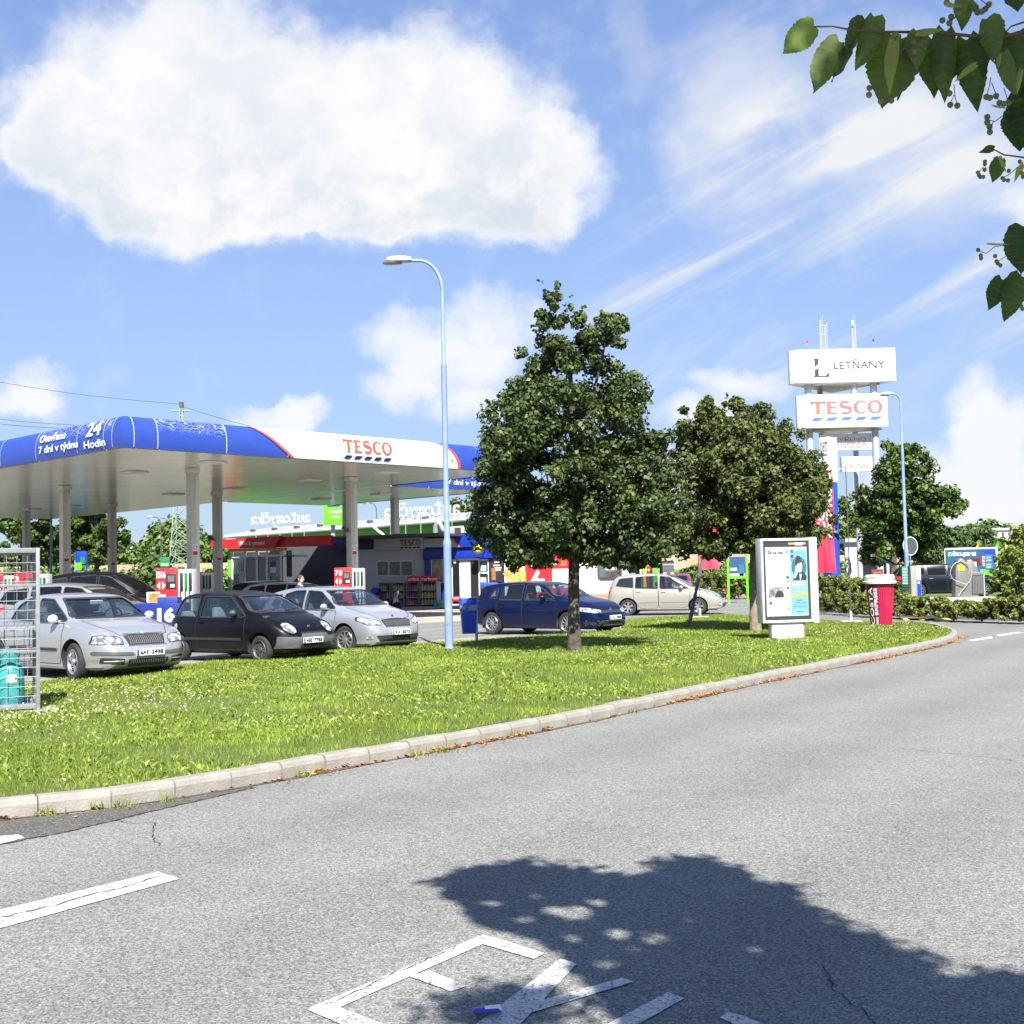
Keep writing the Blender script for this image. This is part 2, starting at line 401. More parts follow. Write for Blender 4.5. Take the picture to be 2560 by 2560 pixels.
def serif_logo(fn, x0, x1, z0, z1, mred, mblue, parent, name='lettering', sub=1):
    """red word above five slanting blue dashes"""
    mb = MB(); h = (z1 - z0) * .66; zb = z1 - h
    for p in SERIF:
        q = [Vector(c) for c in p]
        g = lambda u, v: (lambda c: fn(x0 + c.x / SERIF_W * (x1 - x0), zb + c.y * h))((q[0] * (1 - u) + q[1] * u) * (1 - v) + (q[3] * (1 - u) + q[2] * u) * v)
        k = max(1, int(sub * (q[3] - q[0]).length + .5)); mb.grid(g, 1, k)
    o1 = mb.build(name, mred, parent, fix=False)
    w = (x1 - x0) / 5.25
    for k in range(5):
        mb2 = MB(); a = x0 + k * (x1 - x0 - w) / 4; hh = (z1 - z0) * .17; s = w * .28
        mb2.poly([fn(a, z0), fn(a + w * .62, z0), fn(a + w * .98, z0 + hh), fn(a + s, z0 + hh)]); mb2.build('dash_mark', mblue, parent, fix=False)
    return o1
# common materials
WHITE = mat('white_paint', (.78, .78, .77), .45, var=.05); BLACK = mat('black_plastic', (.018, .018, .02), .45, var=.2)
GREY = mat('grey_metal', (.36, .37, .38), .45, metal=.3, var=.1); DARK = mat('dark_grey', (.06, .062, .068), .6)
RED = mat('red_panel', (.62, .012, .02), .4, var=.08); BLUE = mat('royal_blue', (.008, .035, .36), .38, var=.1)
TRED = mat('letter_red', (.62, .07, .05), .5, var=.05); TBLUE = mat('letter_blue', (.03, .09, .42), .5, var=.05); NAVYL = mat('letter_navy', (.01, .012, .06), .5, var=.05)
GREEN = mat('bright_green', (.11, .56, .02), .4, var=.06); DGREEN = mat('pump_green', (.01, .16, .05), .45); YELLOW = mat('yellow_plastic', (.85, .55, .01), .4, var=.06)
GALV = mat('galvanised_steel', (.38, .40, .41), .4, metal=.6, var=.15, scale=20); POLEBLUE = mat('pale_blue_paint', (.19, .265, .45), .42, var=.14, scale=4)
CONC = mat('concrete', (.36, .35, .32), .9, var=.2, scale=3, bump=.25, bscale=90)
# ================================================================ ground, road, kerbs
E1 = Vector((.686, .728, 0)).normalized(); E2 = Vector((-E1.y, E1.x, 0)); CA = Vector((-11.35, 36.1, 0))
def EP(a, b, z=0.0): return CA + E1 * a + E2 * b + Vector((0, 0, z))
def terrain(x, y):
    r = y - 118 - .12 * x
    h = 0 if r < 0 else (.038 * r if r < 150 else 5.7 + .02 * (r - 150))
    if x < 40: pass
    else: h *= max(.35, 1 - (x - 40) / 200)
    return h
def grass_far_mat():
    m = bpy.data.materials.new('field_ground'); m.use_nodes = True; t = NT(m.node_tree); b = t.n['Principled BSDF']
    g = t.node('ShaderNodeNewGeometry'); sep = t.node('ShaderNodeSeparateXYZ'); t.l.new(g.outputs['Position'], sep.inputs[0])
    n1 = t.noise(.35, 5, .6, g.outputs['Position']); n2 = t.noise(6, 5, .6, g.outputs['Position'])
    green = t.ramp(n1, [(.3, (.035, .07, .014)), (.7, (.10, .13, .035))])
    straw = t.ramp(t.noise(.05, 4, .6, g.outputs['Position']), [(.35, (.30, .23, .13)), (.65, (.38, .30, .18))])
    f = t.m('MULTIPLY', t.smooth(sep.outputs[1], 172, 176), t.m('SUBTRACT', 1, t.smooth(sep.outputs[1], 272, 280)))
    c = t.mix(f, green, straw); t.l.new(t.mix(t.m('MULTIPLY', n2, .3), c, (.03, .04, .01, 1)), b.inputs['Base Color']); b.inputs['Roughness'].default_value = .95
    return m
def build_ground():
    mb = MB()
    xs = list(np.linspace(-1400, 1400, 57)); xs = sorted(set([round(float(q), 2) for q in xs] + list(range(-120, 140, 20))))
    ys = [-300, -60, -5, 0, 20, 60, 100] + list(range(110, 300, 10)) + list(range(300, 900, 40)) + [1000, 1500, 2500, 4000]
    vs = [(x, y, terrain(x, y) - .06) for y in ys for x in xs]; n = len(xs)
    fs = [(j * n + i, j * n + i + 1, (j + 1) * n + i + 1, (j + 1) * n + i) for j in range(len(ys) - 1) for i in range(n - 1)]
    mb.add(vs, fs); tag(mb.build('ground', grass_far_mat(), smooth=60), kind='structure')
build_ground()
def asphalt_mat(name='asphalt', base=(.160, .163, .154), dark=(.05, .053, .058)):
    m = bpy.data.materials.new(name); m.use_nodes = True; t = NT(m.node_tree); b = t.n['Principled BSDF']
    P = t.node('ShaderNodeNewGeometry').outputs['Position']
    big = t.noise(.35, 5, .6, P); mid = t.noise(2.2, 4, .6, P)
    v = t.n.new('ShaderNodeTexVoronoi'); v.inputs['Scale'].default_value = 105; v.inputs['Randomness'].default_value = 1; t.l.new(P, v.inputs['Vector'])
    vs = t.node('ShaderNodeSeparateColor'); t.l.new(v.outputs['Color'], vs.inputs[0])
    fine = t.noise(150, 3, .7, P)
    tone = t.m('ADD', t.m('MULTIPLY', t.m('SUBTRACT', vs.outputs[0], .5), .5), t.m('MULTIPLY', t.m('SUBTRACT', fine, .5), 1.5))
    lo = tuple(q * .30 for q in base); hi = tuple(min(1, q * 1.95) for q in base)
    c = t.ramp(t.m('ADD', tone, .5), [(0.12, lo), (.5, base), (.95, hi)])
    wear = t.ramp(t.m('ADD', t.m('MULTIPLY', big, .6), t.m('MULTIPLY', mid, .4)), [(.3, (.82, .82, .83)), (.7, (1.14, 1.13, 1.10))])
    c = t.mix(1.0, c, wear, 'MULTIPLY')
    sx = t.node('ShaderNodeSeparateXYZ'); t.l.new(P, sx.inputs[0]); lane = t.m('SINE', t.m('MULTIPLY', t.m('SUBTRACT', t.m('MULTIPLY', sx.outputs[0], .83), t.m('MULTIPLY', sx.outputs[1], .56)), 3.6))
    c = t.mix(1.0, c, t.ramp(t.m('ADD', .5, t.m('MULTIPLY', lane, .5)), [(0, (.93, .93, .93)), (1, (1.06, 1.06, 1.05))]), 'MULTIPLY')
    c = t.mix(t.m('MULTIPLY', t.smooth(t.noise(1.9, 3, .5, P), .68, .78), .35), c, (.05, .05, .05, 1))
    spark = t.smooth(vs.outputs[1], .955, .985)
    c = t.mix(t.m('MULTIPLY', spark, .45), c, (.42, .41, .38, 1))
    t.l.new(c, b.inputs['Base Color']); b.inputs['Roughness'].default_value = .86; b.inputs['Specular IOR Level'].default_value = .28
    bn = t.node('ShaderNodeBump'); bn.inputs['Strength'].default_value = .35; bn.inputs['Distance'].default_value = .005
    t.l.new(t.m('ADD', fine, t.m('MULTIPLY', v.outputs['Distance'], -.8)), bn.inputs['Height']); t.l.new(bn.outputs[0], b.inputs['Normal'])
    return m
ASPH = asphalt_mat()
def sheet(name, pts, z, m, kind='structure', parent=None):
    pts2 = [Vector((p[0], p[1])) for p in pts]
    mb = MB(); tri = tessellate_polygon([[Vector((p.x, p.y, 0)) for p in pts2]])
    mb.add([(p.x, p.y, z) for p in pts2], [list(q) for q in tri])
    for f in mb.f:
        a, b, c = (mb.v[i] for i in f)
        if (b - a).cross(c - a).z < 0: f.reverse()
    o = mb.build(name, m, parent, fix=False)
    if kind: o['kind'] = kind
    return o
sheet('road', [(-90, -25), (90, -25), (110, 60), (110, 112), (-90, 112)], 0.0, ASPH)
def concrete_mat(name, base, jscale=(0.0,), cell=4.0):
    m = bpy.data.materials.new(name); m.use_nodes = True; t = NT(m.node_tree); b = t.n['Principled BSDF']
    P = t.node('ShaderNodeNewGeometry').outputs['Position']
    a = t.noise(.5, 6, .65, P); f = t.noise(30, 4, .6, P)
    c = t.ramp(a, [(.28, tuple(q * .62 for q in base)), (.5, base), (.75, tuple(min(1, q * 1.15) for q in base))])
    c = t.mix(t.m('MULTIPLY', f, .35), c, tuple(q * .5 for q in base) + (1,))
    t.l.new(c, b.inputs['Base Color']); b.inputs['Roughness'].default_value = .85
    return m
FORE = concrete_mat('forecourt_concrete', (.34, .31, .265))
# forecourt: poured slabs, each its own piece, under and around the canopy
fc = struct_empty('forecourt')
def slab(a0, a1, b0, b1, z=.03, m=FORE, par=fc):
    mb = MB(); g = .02
    v = [EP(a0 + g, b0 + g), EP(a1 - g, b0 + g), EP(a1 - g, b1 - g), EP(a0 + g, b1 - g)]
    mb.add([(p.x, p.y, 0.001) for p in v] + [(p.x, p.y, z) for p in v], [(4, 5, 6, 7), (0, 1, 5, 4), (1, 2, 6, 5), (2, 3, 7, 6), (3, 0, 4, 7)])
    return mb.build('slab', m, par)
for i in range(6):
    for j in range(10): slab(-1.5 + i * 4.3, -1.5 + (i + 1) * 4.3, -.5 + j * 4.3, -.5 + (j + 1) * 4.3)

def spline(pts, step, closed=False):
    P = [Vector((p[0], p[1], 0)) for p in pts]; out = []
    n = len(P)
    for i in range(n - 1):
        p0 = P[max(i - 1, 0)]; p1 = P[i]; p2 = P[i + 1]; p3 = P[min(i + 2, n - 1)]
        for k in range(24):
            t = k / 24; out.append(.5 * ((2 * p1) + (p2 - p0) * t + (2 * p0 - 5 * p1 + 4 * p2 - p3) * t * t + (3 * p1 - p0 - 3 * p2 + p3) * t ** 3))
    out.append(P[-1]); res = [out[0]]; acc = 0
    for a, b in zip(out, out[1:]):
        L = (b - a).length
        while L > 0 and acc + L >= step:
            q = a + (b - a) * ((step - acc) / L); res.append(q); a = q; L = (b - a).length; acc = 0
        acc += L
    return res
KERBM = mat('kerb_concrete', (.23, .22, .195), .9, var=.14, scale=5, bump=.35, bscale=45, var2=(.20, .185, .155))
def kerb(name, line, w=.15, h=.13, depth=.06, m=KERBM, mesh_cache={}):
    """line: points one stone apart; the stone body lies to the left of the direction of travel"""
    root = struct_empty(name)
    L = (line[1] - line[0]).length
    variants = []
    for k in range(4):
        mb = MB(); g = .006 + .003 * k
        pr = [(0, -depth), (0, h - .045), (.012, h - .012), (.04, h), (w, h), (w, -depth)]
        e = random.uniform(-.004, .004)
        mb.prism(pr, g, L - g, lambda u, v_, t_: (t_, u + e, v_ + e * .5))
        variants.append(mb.mesh('kerb_stone', m))
    for i in range(len(line) - 1):
        a, b = line[i], line[i + 1]
        o = link('kerb_stone', variants[random.randrange(4)], root)
        o.location = (a.x, a.y, random.uniform(-.006, .006)); o.rotation_euler = (random.uniform(-.02, .02), 0, math.atan2(b.y - a.y, b.x - a.x) + random.uniform(-.006, .006))
    return root
front_px = [(-700, 2095), (-420, 2085), (-200, 2072), (15, 2046), (187, 2031), (348, 2010), (493, 1987), (625, 1964), (749, 1941), (854, 1920), (951, 1904), (1193, 1859), (1500, 1798), (1604, 1775), (1774, 1737), (1966, 1695), (2158, 1656), (2312, 1624), (2370, 1609), (2394, 1597), (2385, 1584), (2348, 1573), (2290, 1565)]
FRONT = [G(*p) for p in front_px]
front_line = spline(FRONT, .5)
kerb('kerb', front_line)
back_px = [(-700, 1880), (-400, 1800), (-100, 1737), (105, 1706), (400, 1668), (745, 1627), (950, 1605), (1150, 1585), (1150, 1608), (1420, 1586), (1555, 1571), (1550, 1556), (1570, 1549), (1763, 1542), (1900, 1541), (2049, 1552), (2230, 1559), (2290, 1565)]
back_px = [(-700, 1880), (-400, 1800), (-100, 1742), (105, 1708), (400, 1672), (745, 1634), (950, 1618), (1150, 1606), (1420, 1586), (1540, 1575), (1548, 1556), (1620, 1546), (1763, 1542), (1900, 1541), (2049, 1552), (2230, 1560)]
BACK = [G(*p) for p in back_px]
back_line = spline(BACK, .75)
back_line2 = list(reversed(back_line))
kerb('edging', back_line2, w=.08, h=.035)
# concrete strip beside the island
strip = []
for i, p in enumerate(back_line):
    if p.y > 33.5: break
    strip.append(p)
outer = [p + Vector((-.75, .55, 0)).normalized() * 1.5 for p in strip]
STRIPM = concrete_mat('parking_slab', (.26, .245, .21))
sheet('parking_strip', [(p.x, p.y) for p in strip] + [(p.x, p.y) for p in reversed(outer)], .008, STRIPM)

def pip(poly, X, Y):
    inside = np.zeros(len(X), bool); n = len(poly)
    for i in range(n):
        x1, y1 = poly[i][0], poly[i][1]; x2, y2 = poly[(i + 1) % n][0], poly[(i + 1) % n][1]
        c = ((y1 > Y) != (y2 > Y)) & (X < (x2 - x1) * (Y - y1) / (y2 - y1 + 1e-12) + x1); inside ^= c
    return inside
def inset(line, d):
    out = []
    for i, p in enumerate(line):
        t = (line[min(i + 1, len(line) - 1)] - line[max(i - 1, 0)]).normalized(); out.append(p + Vector((-t.y, t.x, 0)) * d)
    return out
ISL = [(p.x, p.y) for p in inset(front_line, .13)] + [(p.x, p.y) for p in inset(back_line2, .06)]
def soil_mat(name, g1, g2, soil=(.10, .075, .045), amt=.35):
    m = bpy.data.materials.new(name); m.use_nodes = True; t = NT(m.node_tree); b = t.n['Principled BSDF']
    P = t.node('ShaderNodeNewGeometry').outputs['Position']
    c = t.ramp(t.noise(14, 5, .7, P), [(.3, g1), (.7, g2)])
    c = t.mix(t.m('MULTIPLY', t.smooth(t.noise(2.5, 5, .6, P), .5, .7), amt), c, (*soil, 1))
    t.l.new(c, b.inputs['Base Color']); b.inputs['Roughness'].default_value = .95
    return m
TURF = soil_mat('turf', (.030, .055, .010), (.09, .13, .02))
_bk = np.array([(p.x, p.y) for p in back_line])
def npmound(x, y):
    x, y = np.asarray(x, float), np.asarray(y, float); d = np.full(x.shape, 99.)
    for a in _bk: d = np.minimum(d, (x - a[0]) ** 2 + (y - a[1]) ** 2)
    f = np.clip(np.sqrt(d) / 2.4, 0, 1); f = f * f * (3 - 2 * f)
    return .022 + f * (.085 + .018 * np.sin(x * 1.3 + y * .7) + .014 * np.sin(y * 2.1 - x * .9))
def mound(x, y): return float(npmound(x, y))
def turf_sheet(name, poly, step, zf, m):
    X0, X1 = min(p[0] for p in poly), max(p[0] for p in poly); Y0, Y1 = min(p[1] for p in poly), max(p[1] for p in poly)
    gx, gy = np.meshgrid(np.arange(X0, X1, step), np.arange(Y0, Y1, step)); gx, gy = gx.ravel(), gy.ravel()
    ins = pip(poly, gx, gy); pts = [Vector(p[:2]) for p in poly] + [Vector((float(a), float(b))) for a, b in zip(gx[ins], gy[ins])]
    n = len(poly); vs, es, fs, *_ = delaunay_2d_cdt(pts, [(i, (i + 1) % n) for i in range(n)], [list(range(n))], 1, 1e-4)
    mb = MB(); mb.add([(v.x, v.y, zf(v.x, v.y)) for v in vs], [list(f) for f in fs]); o = mb.build(name, m, None, smooth=80); o['kind'] = 'structure'; return o
turf_sheet('grass_island', ISL, .5, mound, TURF)

# grass blades, clover leaves and flowers: nobody could count them
GRASS = leafmat('grass_blades', (.075, .11, .018), (.195, .26, .036), trans=.28, rough=.5, spec=.3)
GRASS2 = leafmat('dry_grass', (.16, .15, .04), (.36, .34, .10), trans=.3, rough=.6)
def scatter(poly, dens_fn, nmax):
    X0, X1 = min(p[0] for p in poly), max(p[0] for p in poly); Y0, Y1 = min(p[1] for p in poly), max(p[1] for p in poly)
    x = RNG.uniform(X0, X1, nmax); y = RNG.uniform(Y0, Y1, nmax); k = pip(poly, x, y) & (RNG.random(nmax) < dens_fn(x, y))
    # only keep what the frame (with a margin) can see
    k &= (np.abs(x) < y * .47 + 1.5)
    return x[k], y[k]
def blades(x, y, zf, h, w, lean=.6, wide=False):
    n = len(x); z = zf(x, y); a = RNG.uniform(0, 2 * np.pi, n); H = h * RNG.uniform(.45, 1.25, n); Wd = w * RNG.uniform(.6, 1.3, n)
    la = RNG.uniform(0, 2 * np.pi, n); ll = H * RNG.uniform(.1, lean, n)
    dx, dy = np.cos(a) * Wd / 2, np.sin(a) * Wd / 2; tx, ty = np.cos(la) * ll, np.sin(la) * ll
    V = np.zeros((n, 3, 3)) if not wide else np.zeros((n, 4, 3))
    if not wide:
        V[:, 0] = np.stack([x - dx, y - dy, z - .01], 1); V[:, 1] = np.stack([x + dx, y + dy, z - .01], 1); V[:, 2] = np.stack([x + tx, y + ty, z + H], 1)
    else:
        V[:, 0] = np.stack([x, y, z - .01], 1); V[:, 1] = np.stack([x + tx * .5 + dx, y + ty * .5 + dy, z + H * .6], 1)
        V[:, 2] = np.stack([x + tx * 1.3, y + ty * 1.3, z + H * .9], 1); V[:, 3] = np.stack([x + tx * .5 - dx, y + ty * .5 - dy, z + H * .6], 1)
    return V
def vnoise(x, y, s, seed=0):
    # cheap smooth value noise
    r = np.random.default_rng(seed + 100).random((64, 64)); X = x * s % 63; Y = y * s % 63; i, j = X.astype(int), Y.astype(int); fx, fy = X - i, Y - j
    fx = fx * fx * (3 - 2 * fx); fy = fy * fy * (3 - 2 * fy); i2, j2 = (i + 1) % 64, (j + 1) % 64
    return (r[i, j] * (1 - fx) + r[i2, j] * fx) * (1 - fy) + (r[i, j2] * (1 - fx) + r[i2, j2] * fx) * fy
def make_grass(poly, zf, nmax, h=.044, name='grass', near=10):
    x, y = scatter(poly, lambda a, b: np.clip((near / np.maximum(b, near)) ** 1.1, .12, 1) * (.55 + .6 * vnoise(a, b, 1.7, 1)), nmax)
    grow = np.clip(y / 12, 1, 2.2)
    V1 = blades(x, y, zf, h * (.7 + .7 * vnoise(x, y, .9, 2)), .009 * grow, .9)
    tone = np.clip(.38 + .4 * vnoise(x, y, .8, 3) * vnoise(x, y, 3.1, 4) * 2 + RNG.uniform(-.25, .3, len(x)), 0, 1)
    o = link(name, np_mesh(name, V1.reshape(-1, 3), 3, GRASS, tone)); o['kind'] = 'stuff'
    return o
make_grass(ISL, npmound, 1500000)
# broad weed leaves (dandelion, plantain) in patches
x, y = scatter(ISL, lambda a, b: np.clip((vnoise(a, b, .9, 9) - .35) * 1.5, 0, .5) * np.clip(12 / np.maximum(b, 10), .2, 1), 380000)
V = blades(x, y, npmound, .045, .026 * np.clip(y / 14, 1, 1.8), 1.5, wide=True)
o = link('broad_weeds', np_mesh('broad_weeds', V.reshape(-1, 3), 4, leafmat('weed_leaf', (.09, .13, .018), (.22, .28, .05), .25), np.clip(RNG.uniform(.1, 1, len(x)), 0, 1))); o['kind'] = 'stuff'
# straw coloured tufts close to the kerb
x, y = scatter(ISL, lambda a, b: np.clip((vnoise(a, b, 1.3, 11) - .5) * 1.0, 0, .5) * np.clip(12 / np.maximum(b, 12), .2, 1), 260000)
V = blades(x, y, npmound, .06, .006 * np.clip(y / 12, 1, 2), 1.3)
o = link('dry_grass', np_mesh('dry_grass', V.reshape(-1, 3), 3, GRASS2, RNG.random(len(x)))); o['kind'] = 'stuff'
# white clover heads
def flowers():
    areas = [(G(230, 1790), 1.7, 900), (G(60, 1830), 1.2, 400), (G(420, 1770), 1.0, 260), (G(1480, 1600), 1.6, 260), (G(1300, 1612), 1.3, 140), (G(1740, 1640), 1.8, 260), (G(2080, 1600), 1.5, 160), (G(2220, 1590), 1.3, 240), (G(1650, 1620), 2.4, 240), (G(150, 1740), 1.2, 260)]
    P = []
    for c, s, n in areas:
        q = RNG.normal(0, s * .6, (int(n * .24), 2)) * [1, 1.3] + [c.x, c.y]; P.append(q)
    x, y = scatter(ISL, lambda a, b: .004 + 0 * a, 60000); P.append(np.stack([x, y], 1))
    P = np.concatenate(P); k = pip(ISL, P[:, 0], P[:, 1]); P = P[k]; n = len(P)
    z = npmound(P[:, 0], P[:, 1]) + RNG.uniform(.045, .085, n); s = RNG.uniform(.006, .012, n)
    base = np.array([[1, 0, 0], [0, 1, 0], [-1, 0, 0], [0, -1, 0], [0, 0, .9], [0, 0, -.7]])
    tri = [(0, 1, 4), (1, 2, 4), (2, 3, 4), (3, 0, 4), (1, 0, 5), (2, 1, 5), (3, 2, 5), (0, 3, 5)]
    C = np.stack([P[:, 0], P[:, 1], z], 1); V = C[:, None, None, :] + base[np.array(tri)][None] * s[:, None, None, None]
    o = link('clover_flowers', np_mesh('clover_flowers', V.reshape(-1, 3), 3, mat('clover_white', (.80, .76, .70), .7, var=0))); o['kind'] = 'stuff'
    # dandelions
    x, y = scatter(ISL, lambda a, b: .0008 + 0 * a, 60000); n = len(x); z = npmound(x, y) + .07; s = np.full(n, .016)
    V = np.stack([x, y, z], 1)[:, None, None, :] + base[np.array(tri)][None] * s[:, None, None, None] * [1, 1, .5]
    o = link('dandelion_flowers', np_mesh('dandelion_flowers', V.reshape(-1, 3), 3, mat('dandelion_yellow', (.85, .45, .02), .7, var=0))); o['kind'] = 'stuff'
flowers()
# fallen leaves and seed litter in the gutter
def litter():
    n = 5200; idx = RNG.integers(0, len(front_line) - 12, n); t = RNG.random(n)
    a = np.array([(p.x, p.y) for p in front_line]); A = a[idx]; B = a[idx + 1]; d = B - A; d /= np.linalg.norm(d, axis=1)[:, None]
    nrm = np.stack([d[:, 1], -d[:, 0]], 1); dens = vnoise(A[:, 0] + t, A[:, 1], 1.1, 21)
    off = np.abs(RNG.normal(0, .035, n)) + .004 + (RNG.random(n) < .12) * RNG.random(n) * .2
    P = A + d * (t * .5)[:, None] + nrm * off[:, None]; k = (RNG.random(n) < np.clip(dens * 1.9 - .42, .04, 1)) & (np.abs(P[:, 0]) < P[:, 1] * .5 + 1); P = P[k]; n = len(P)
    ang = RNG.uniform(0, 6.28, n); s = RNG.uniform(.012, .032, n); w = s * RNG.uniform(.35, .7, n); tilt = RNG.uniform(.0, .8, n)
    z = RNG.uniform(.006, .03, n)
    ca, sa = np.cos(ang), np.sin(ang); V = np.zeros((n, 4, 3))
    for k_, (u, v, zz) in enumerate([(-1, 0, 0), (0, -1, .3), (1, 0, .1), (0, 1, .9)]):
        V[:, k_, 0] = P[:, 0] + ca * u * s - sa * v * w; V[:, k_, 1] = P[:, 1] + sa * u * s + ca * v * w; V[:, k_, 2] = z + tilt * s * zz
    m = leafmat('fallen_leaf', (.22, .085, .03), (.50, .22, .09), .1, .8)
    o = link('fallen_leaves', np_mesh('fallen_leaves', V.reshape(-1, 3), 4, m, RNG.random(n))); o['kind'] = 'stuff'
litter()
# dark gutter dirt strip along the kerb and the older asphalt wedge at the left
GUT = asphalt_mat('gutter_asphalt', (.085, .082, .074)); DIRT = mat('gutter_dirt', (.07, .055, .04), .95, var=.5, scale=30)
gl = front_line[:len(front_line) - 14]
rg = [1 + .5 * math.sin(i * .9) + .35 * math.sin(i * 2.3) for i in range(len(gl))]
o1 = inset(gl, -.0); o2 = [p + (q - p) * rg[i] for i, (p, q) in enumerate(zip(gl, inset(gl, -.055)))]
sheet('gutter', [(p.x, p.y) for p in o1] + [(p.x, p.y) for p in reversed(o2)], .004, DIRT)
wedge = [G(*p) for p in [(-420, 2088), (-200, 2075), (15, 2049), (187, 2034), (348, 2013), (493, 1990), (625, 1966), (640, 1968), (520, 1996), (330, 2040), (180, 2076), (0, 2112), (-300, 2170), (-500, 2200)]]
sheet('old_asphalt_strip', [(p.x, p.y) for p in wedge], .002, GUT)
def crack(pts, w, name='road_crack', z=.0045):
    L = spline([G(*p) for p in pts], .04); a, b = [], []
    for i, p in enumerate(L):
        t = (L[min(i + 1, len(L) - 1)] - L[max(i - 1, 0)]).normalized(); nn = Vector((-t.y, t.x, 0)); q = p + nn * random.uniform(-.012, .012); ww = w * random.uniform(.4, 1.4)
        a.append(q + nn * ww / 2); b.append(q - nn * ww / 2)
    return sheet(name, [(p.x, p.y) for p in a] + [(p.x, p.y) for p in reversed(b)], z, mat('crack', (.02, .018, .015), 1, var=.3))
crack([(-60, 2122), (0, 2112), (180, 2077), (330, 2041), (520, 1997), (640, 1969)], .02)
crack([(-20, 2302), (60, 2284), (150, 2263), (220, 2240), (290, 2226), (350, 2208), (410, 2190)], .011, z=.0075)
crack([(820, 2515), (960, 2450), (1080, 2395), (1150, 2365)], .005, z=.0075)
crack([(290, 2052), (340, 2060), (385, 2058), (380, 2090), (400, 2115)], .006)
crack([(2255, 1873), (2330, 1880), (2430, 1890), (2545, 1903)], .008)
crack([(2060, 2420), (2075, 2455), (2110, 2500), (2160, 2530), (2200, 2570)], .006)
# ---------------------------------------------------------------- painted road markings
def paint_mat():
    m = bpy.data.materials.new('road_paint'); m.use_nodes = True; t = NT(m.node_tree); b = t.n['Principled BSDF']
    P = t.node('ShaderNodeNewGeometry').outputs['Position']
    w = t.smooth(t.m("ADD", t.m("MULTIPLY", t.noise(80, 4, .7, P), .75), t.m("MULTIPLY", t.noise(9, 5, .7, P), .25)), .40, .50)
    v = t.n.new('ShaderNodeTexVoronoi'); v.feature = 'DISTANCE_TO_EDGE'; v.inputs['Scale'].default_value = 4.5; t.l.new(P, v.inputs['Vector'])
    cr = t.m('MULTIPLY', t.smooth(v.outputs['Distance'], .003, .02), 1.0)
    f = t.m('MULTIPLY', w, t.m('ADD', t.m('MULTIPLY', cr, .5), .5))
    c = t.ramp(t.noise(20, 4, .6, P), [(.3, (.42, .42, .40)), (.7, (.56, .555, .53))])
    t.l.new(t.mix(f, (.10, .10, .105, 1), c), b.inputs['Base Color']); b.inputs['Roughness'].default_value = .75
    return m
PAINT = paint_mat()
def marking(polys, name='road_marking'):
    mb = MB()
    for k, pl in enumerate(polys):
        q = [G(*p) for p in pl]; mb.poly([(p.x, p.y, .005 + k * .0003) for p in q])
    for f in mb.f:
        a, b, c = (mb.v[i] for i in f[:3])
        if (b - a).cross(c - a).z < 0: f.reverse()
    o = mb.build(name, PAINT, None, fix=False); o['kind'] = 'structure'; return o
def zz(x, y): return (700 + x / 1.61, 2250 + y / 1.61)
marking([[(-200, 2332), (0, 2277), (395, 2181), (450, 2199), (0, 2323), (-200, 2375)]])
marking([[(-80, 2120), (0, 2092), (46, 2088), (62, 2096), (0, 2112), (-80, 2128)]])
marking([[zz(105, 445), zz(815, 143), zz(865, 160), zz(240, 437)], [zz(105, 445), zz(240, 437), zz(560, 560), zz(470, 600)],
         [zz(520, 312), zz(600, 288), zz(752, 350), zz(690, 374)], [zz(815, 143), zz(900, 166), zz(1065, 220), zz(1022, 242), zz(820, 184)]])
marking([[zz(1130, 240), zz(1196, 260), zz(1000, 470), zz(900, 575), zz(700, 575)], [zz(1378, 318), zz(1425, 334), zz(940, 480), zz(940, 440)]])
marking([[zz(1560, 376), zz(1628, 400), zz(1380, 540), zz(1250, 540)]])
marking([[zz(1805, 455), zz(1860, 470), zz(2010, 530), zz(1950, 560), zz(1770, 478)]])
# far dashes and the give-way line near the bend
marking([[(2420, 1601), (2478, 1591), (2482, 1596), (2432, 1604)]]); marking([[(2488, 1588), (2545, 1580), (2560, 1582), (2500, 1591)]])
# ---------------------------------------------------------------- hedge bed on the right behind its own kerb
bed_px = [(1990, 1526), (2045, 1529), (2140, 1535), (2240, 1541), (2394, 1548), (2560, 1553), (2800, 1558)]
BED = [G(*p) for p in bed_px]; bed_line = spline(BED, 1.0)
kerb('bed_kerb', bed_line, w=.2, h=.12)
BEDP = [(p.x, p.y) for p in inset(bed_line, .18)] + [(75, 60), (60, 76), (20, 72), (14, 62), (12.5, 55)]
turf_sheet('planted_bed', BEDP, 2.0, lambda a, b: .11 + .004 * max(0, b - 42), soil_mat('bed_soil', (.05, .09, .015), (.10, .17, .03)))
# brick paving with kerb by the shop and beyond the beige car
BRICK = mat('red_paving', (.40, .17, .12), .85, var=.2, scale=40, bump=.2)
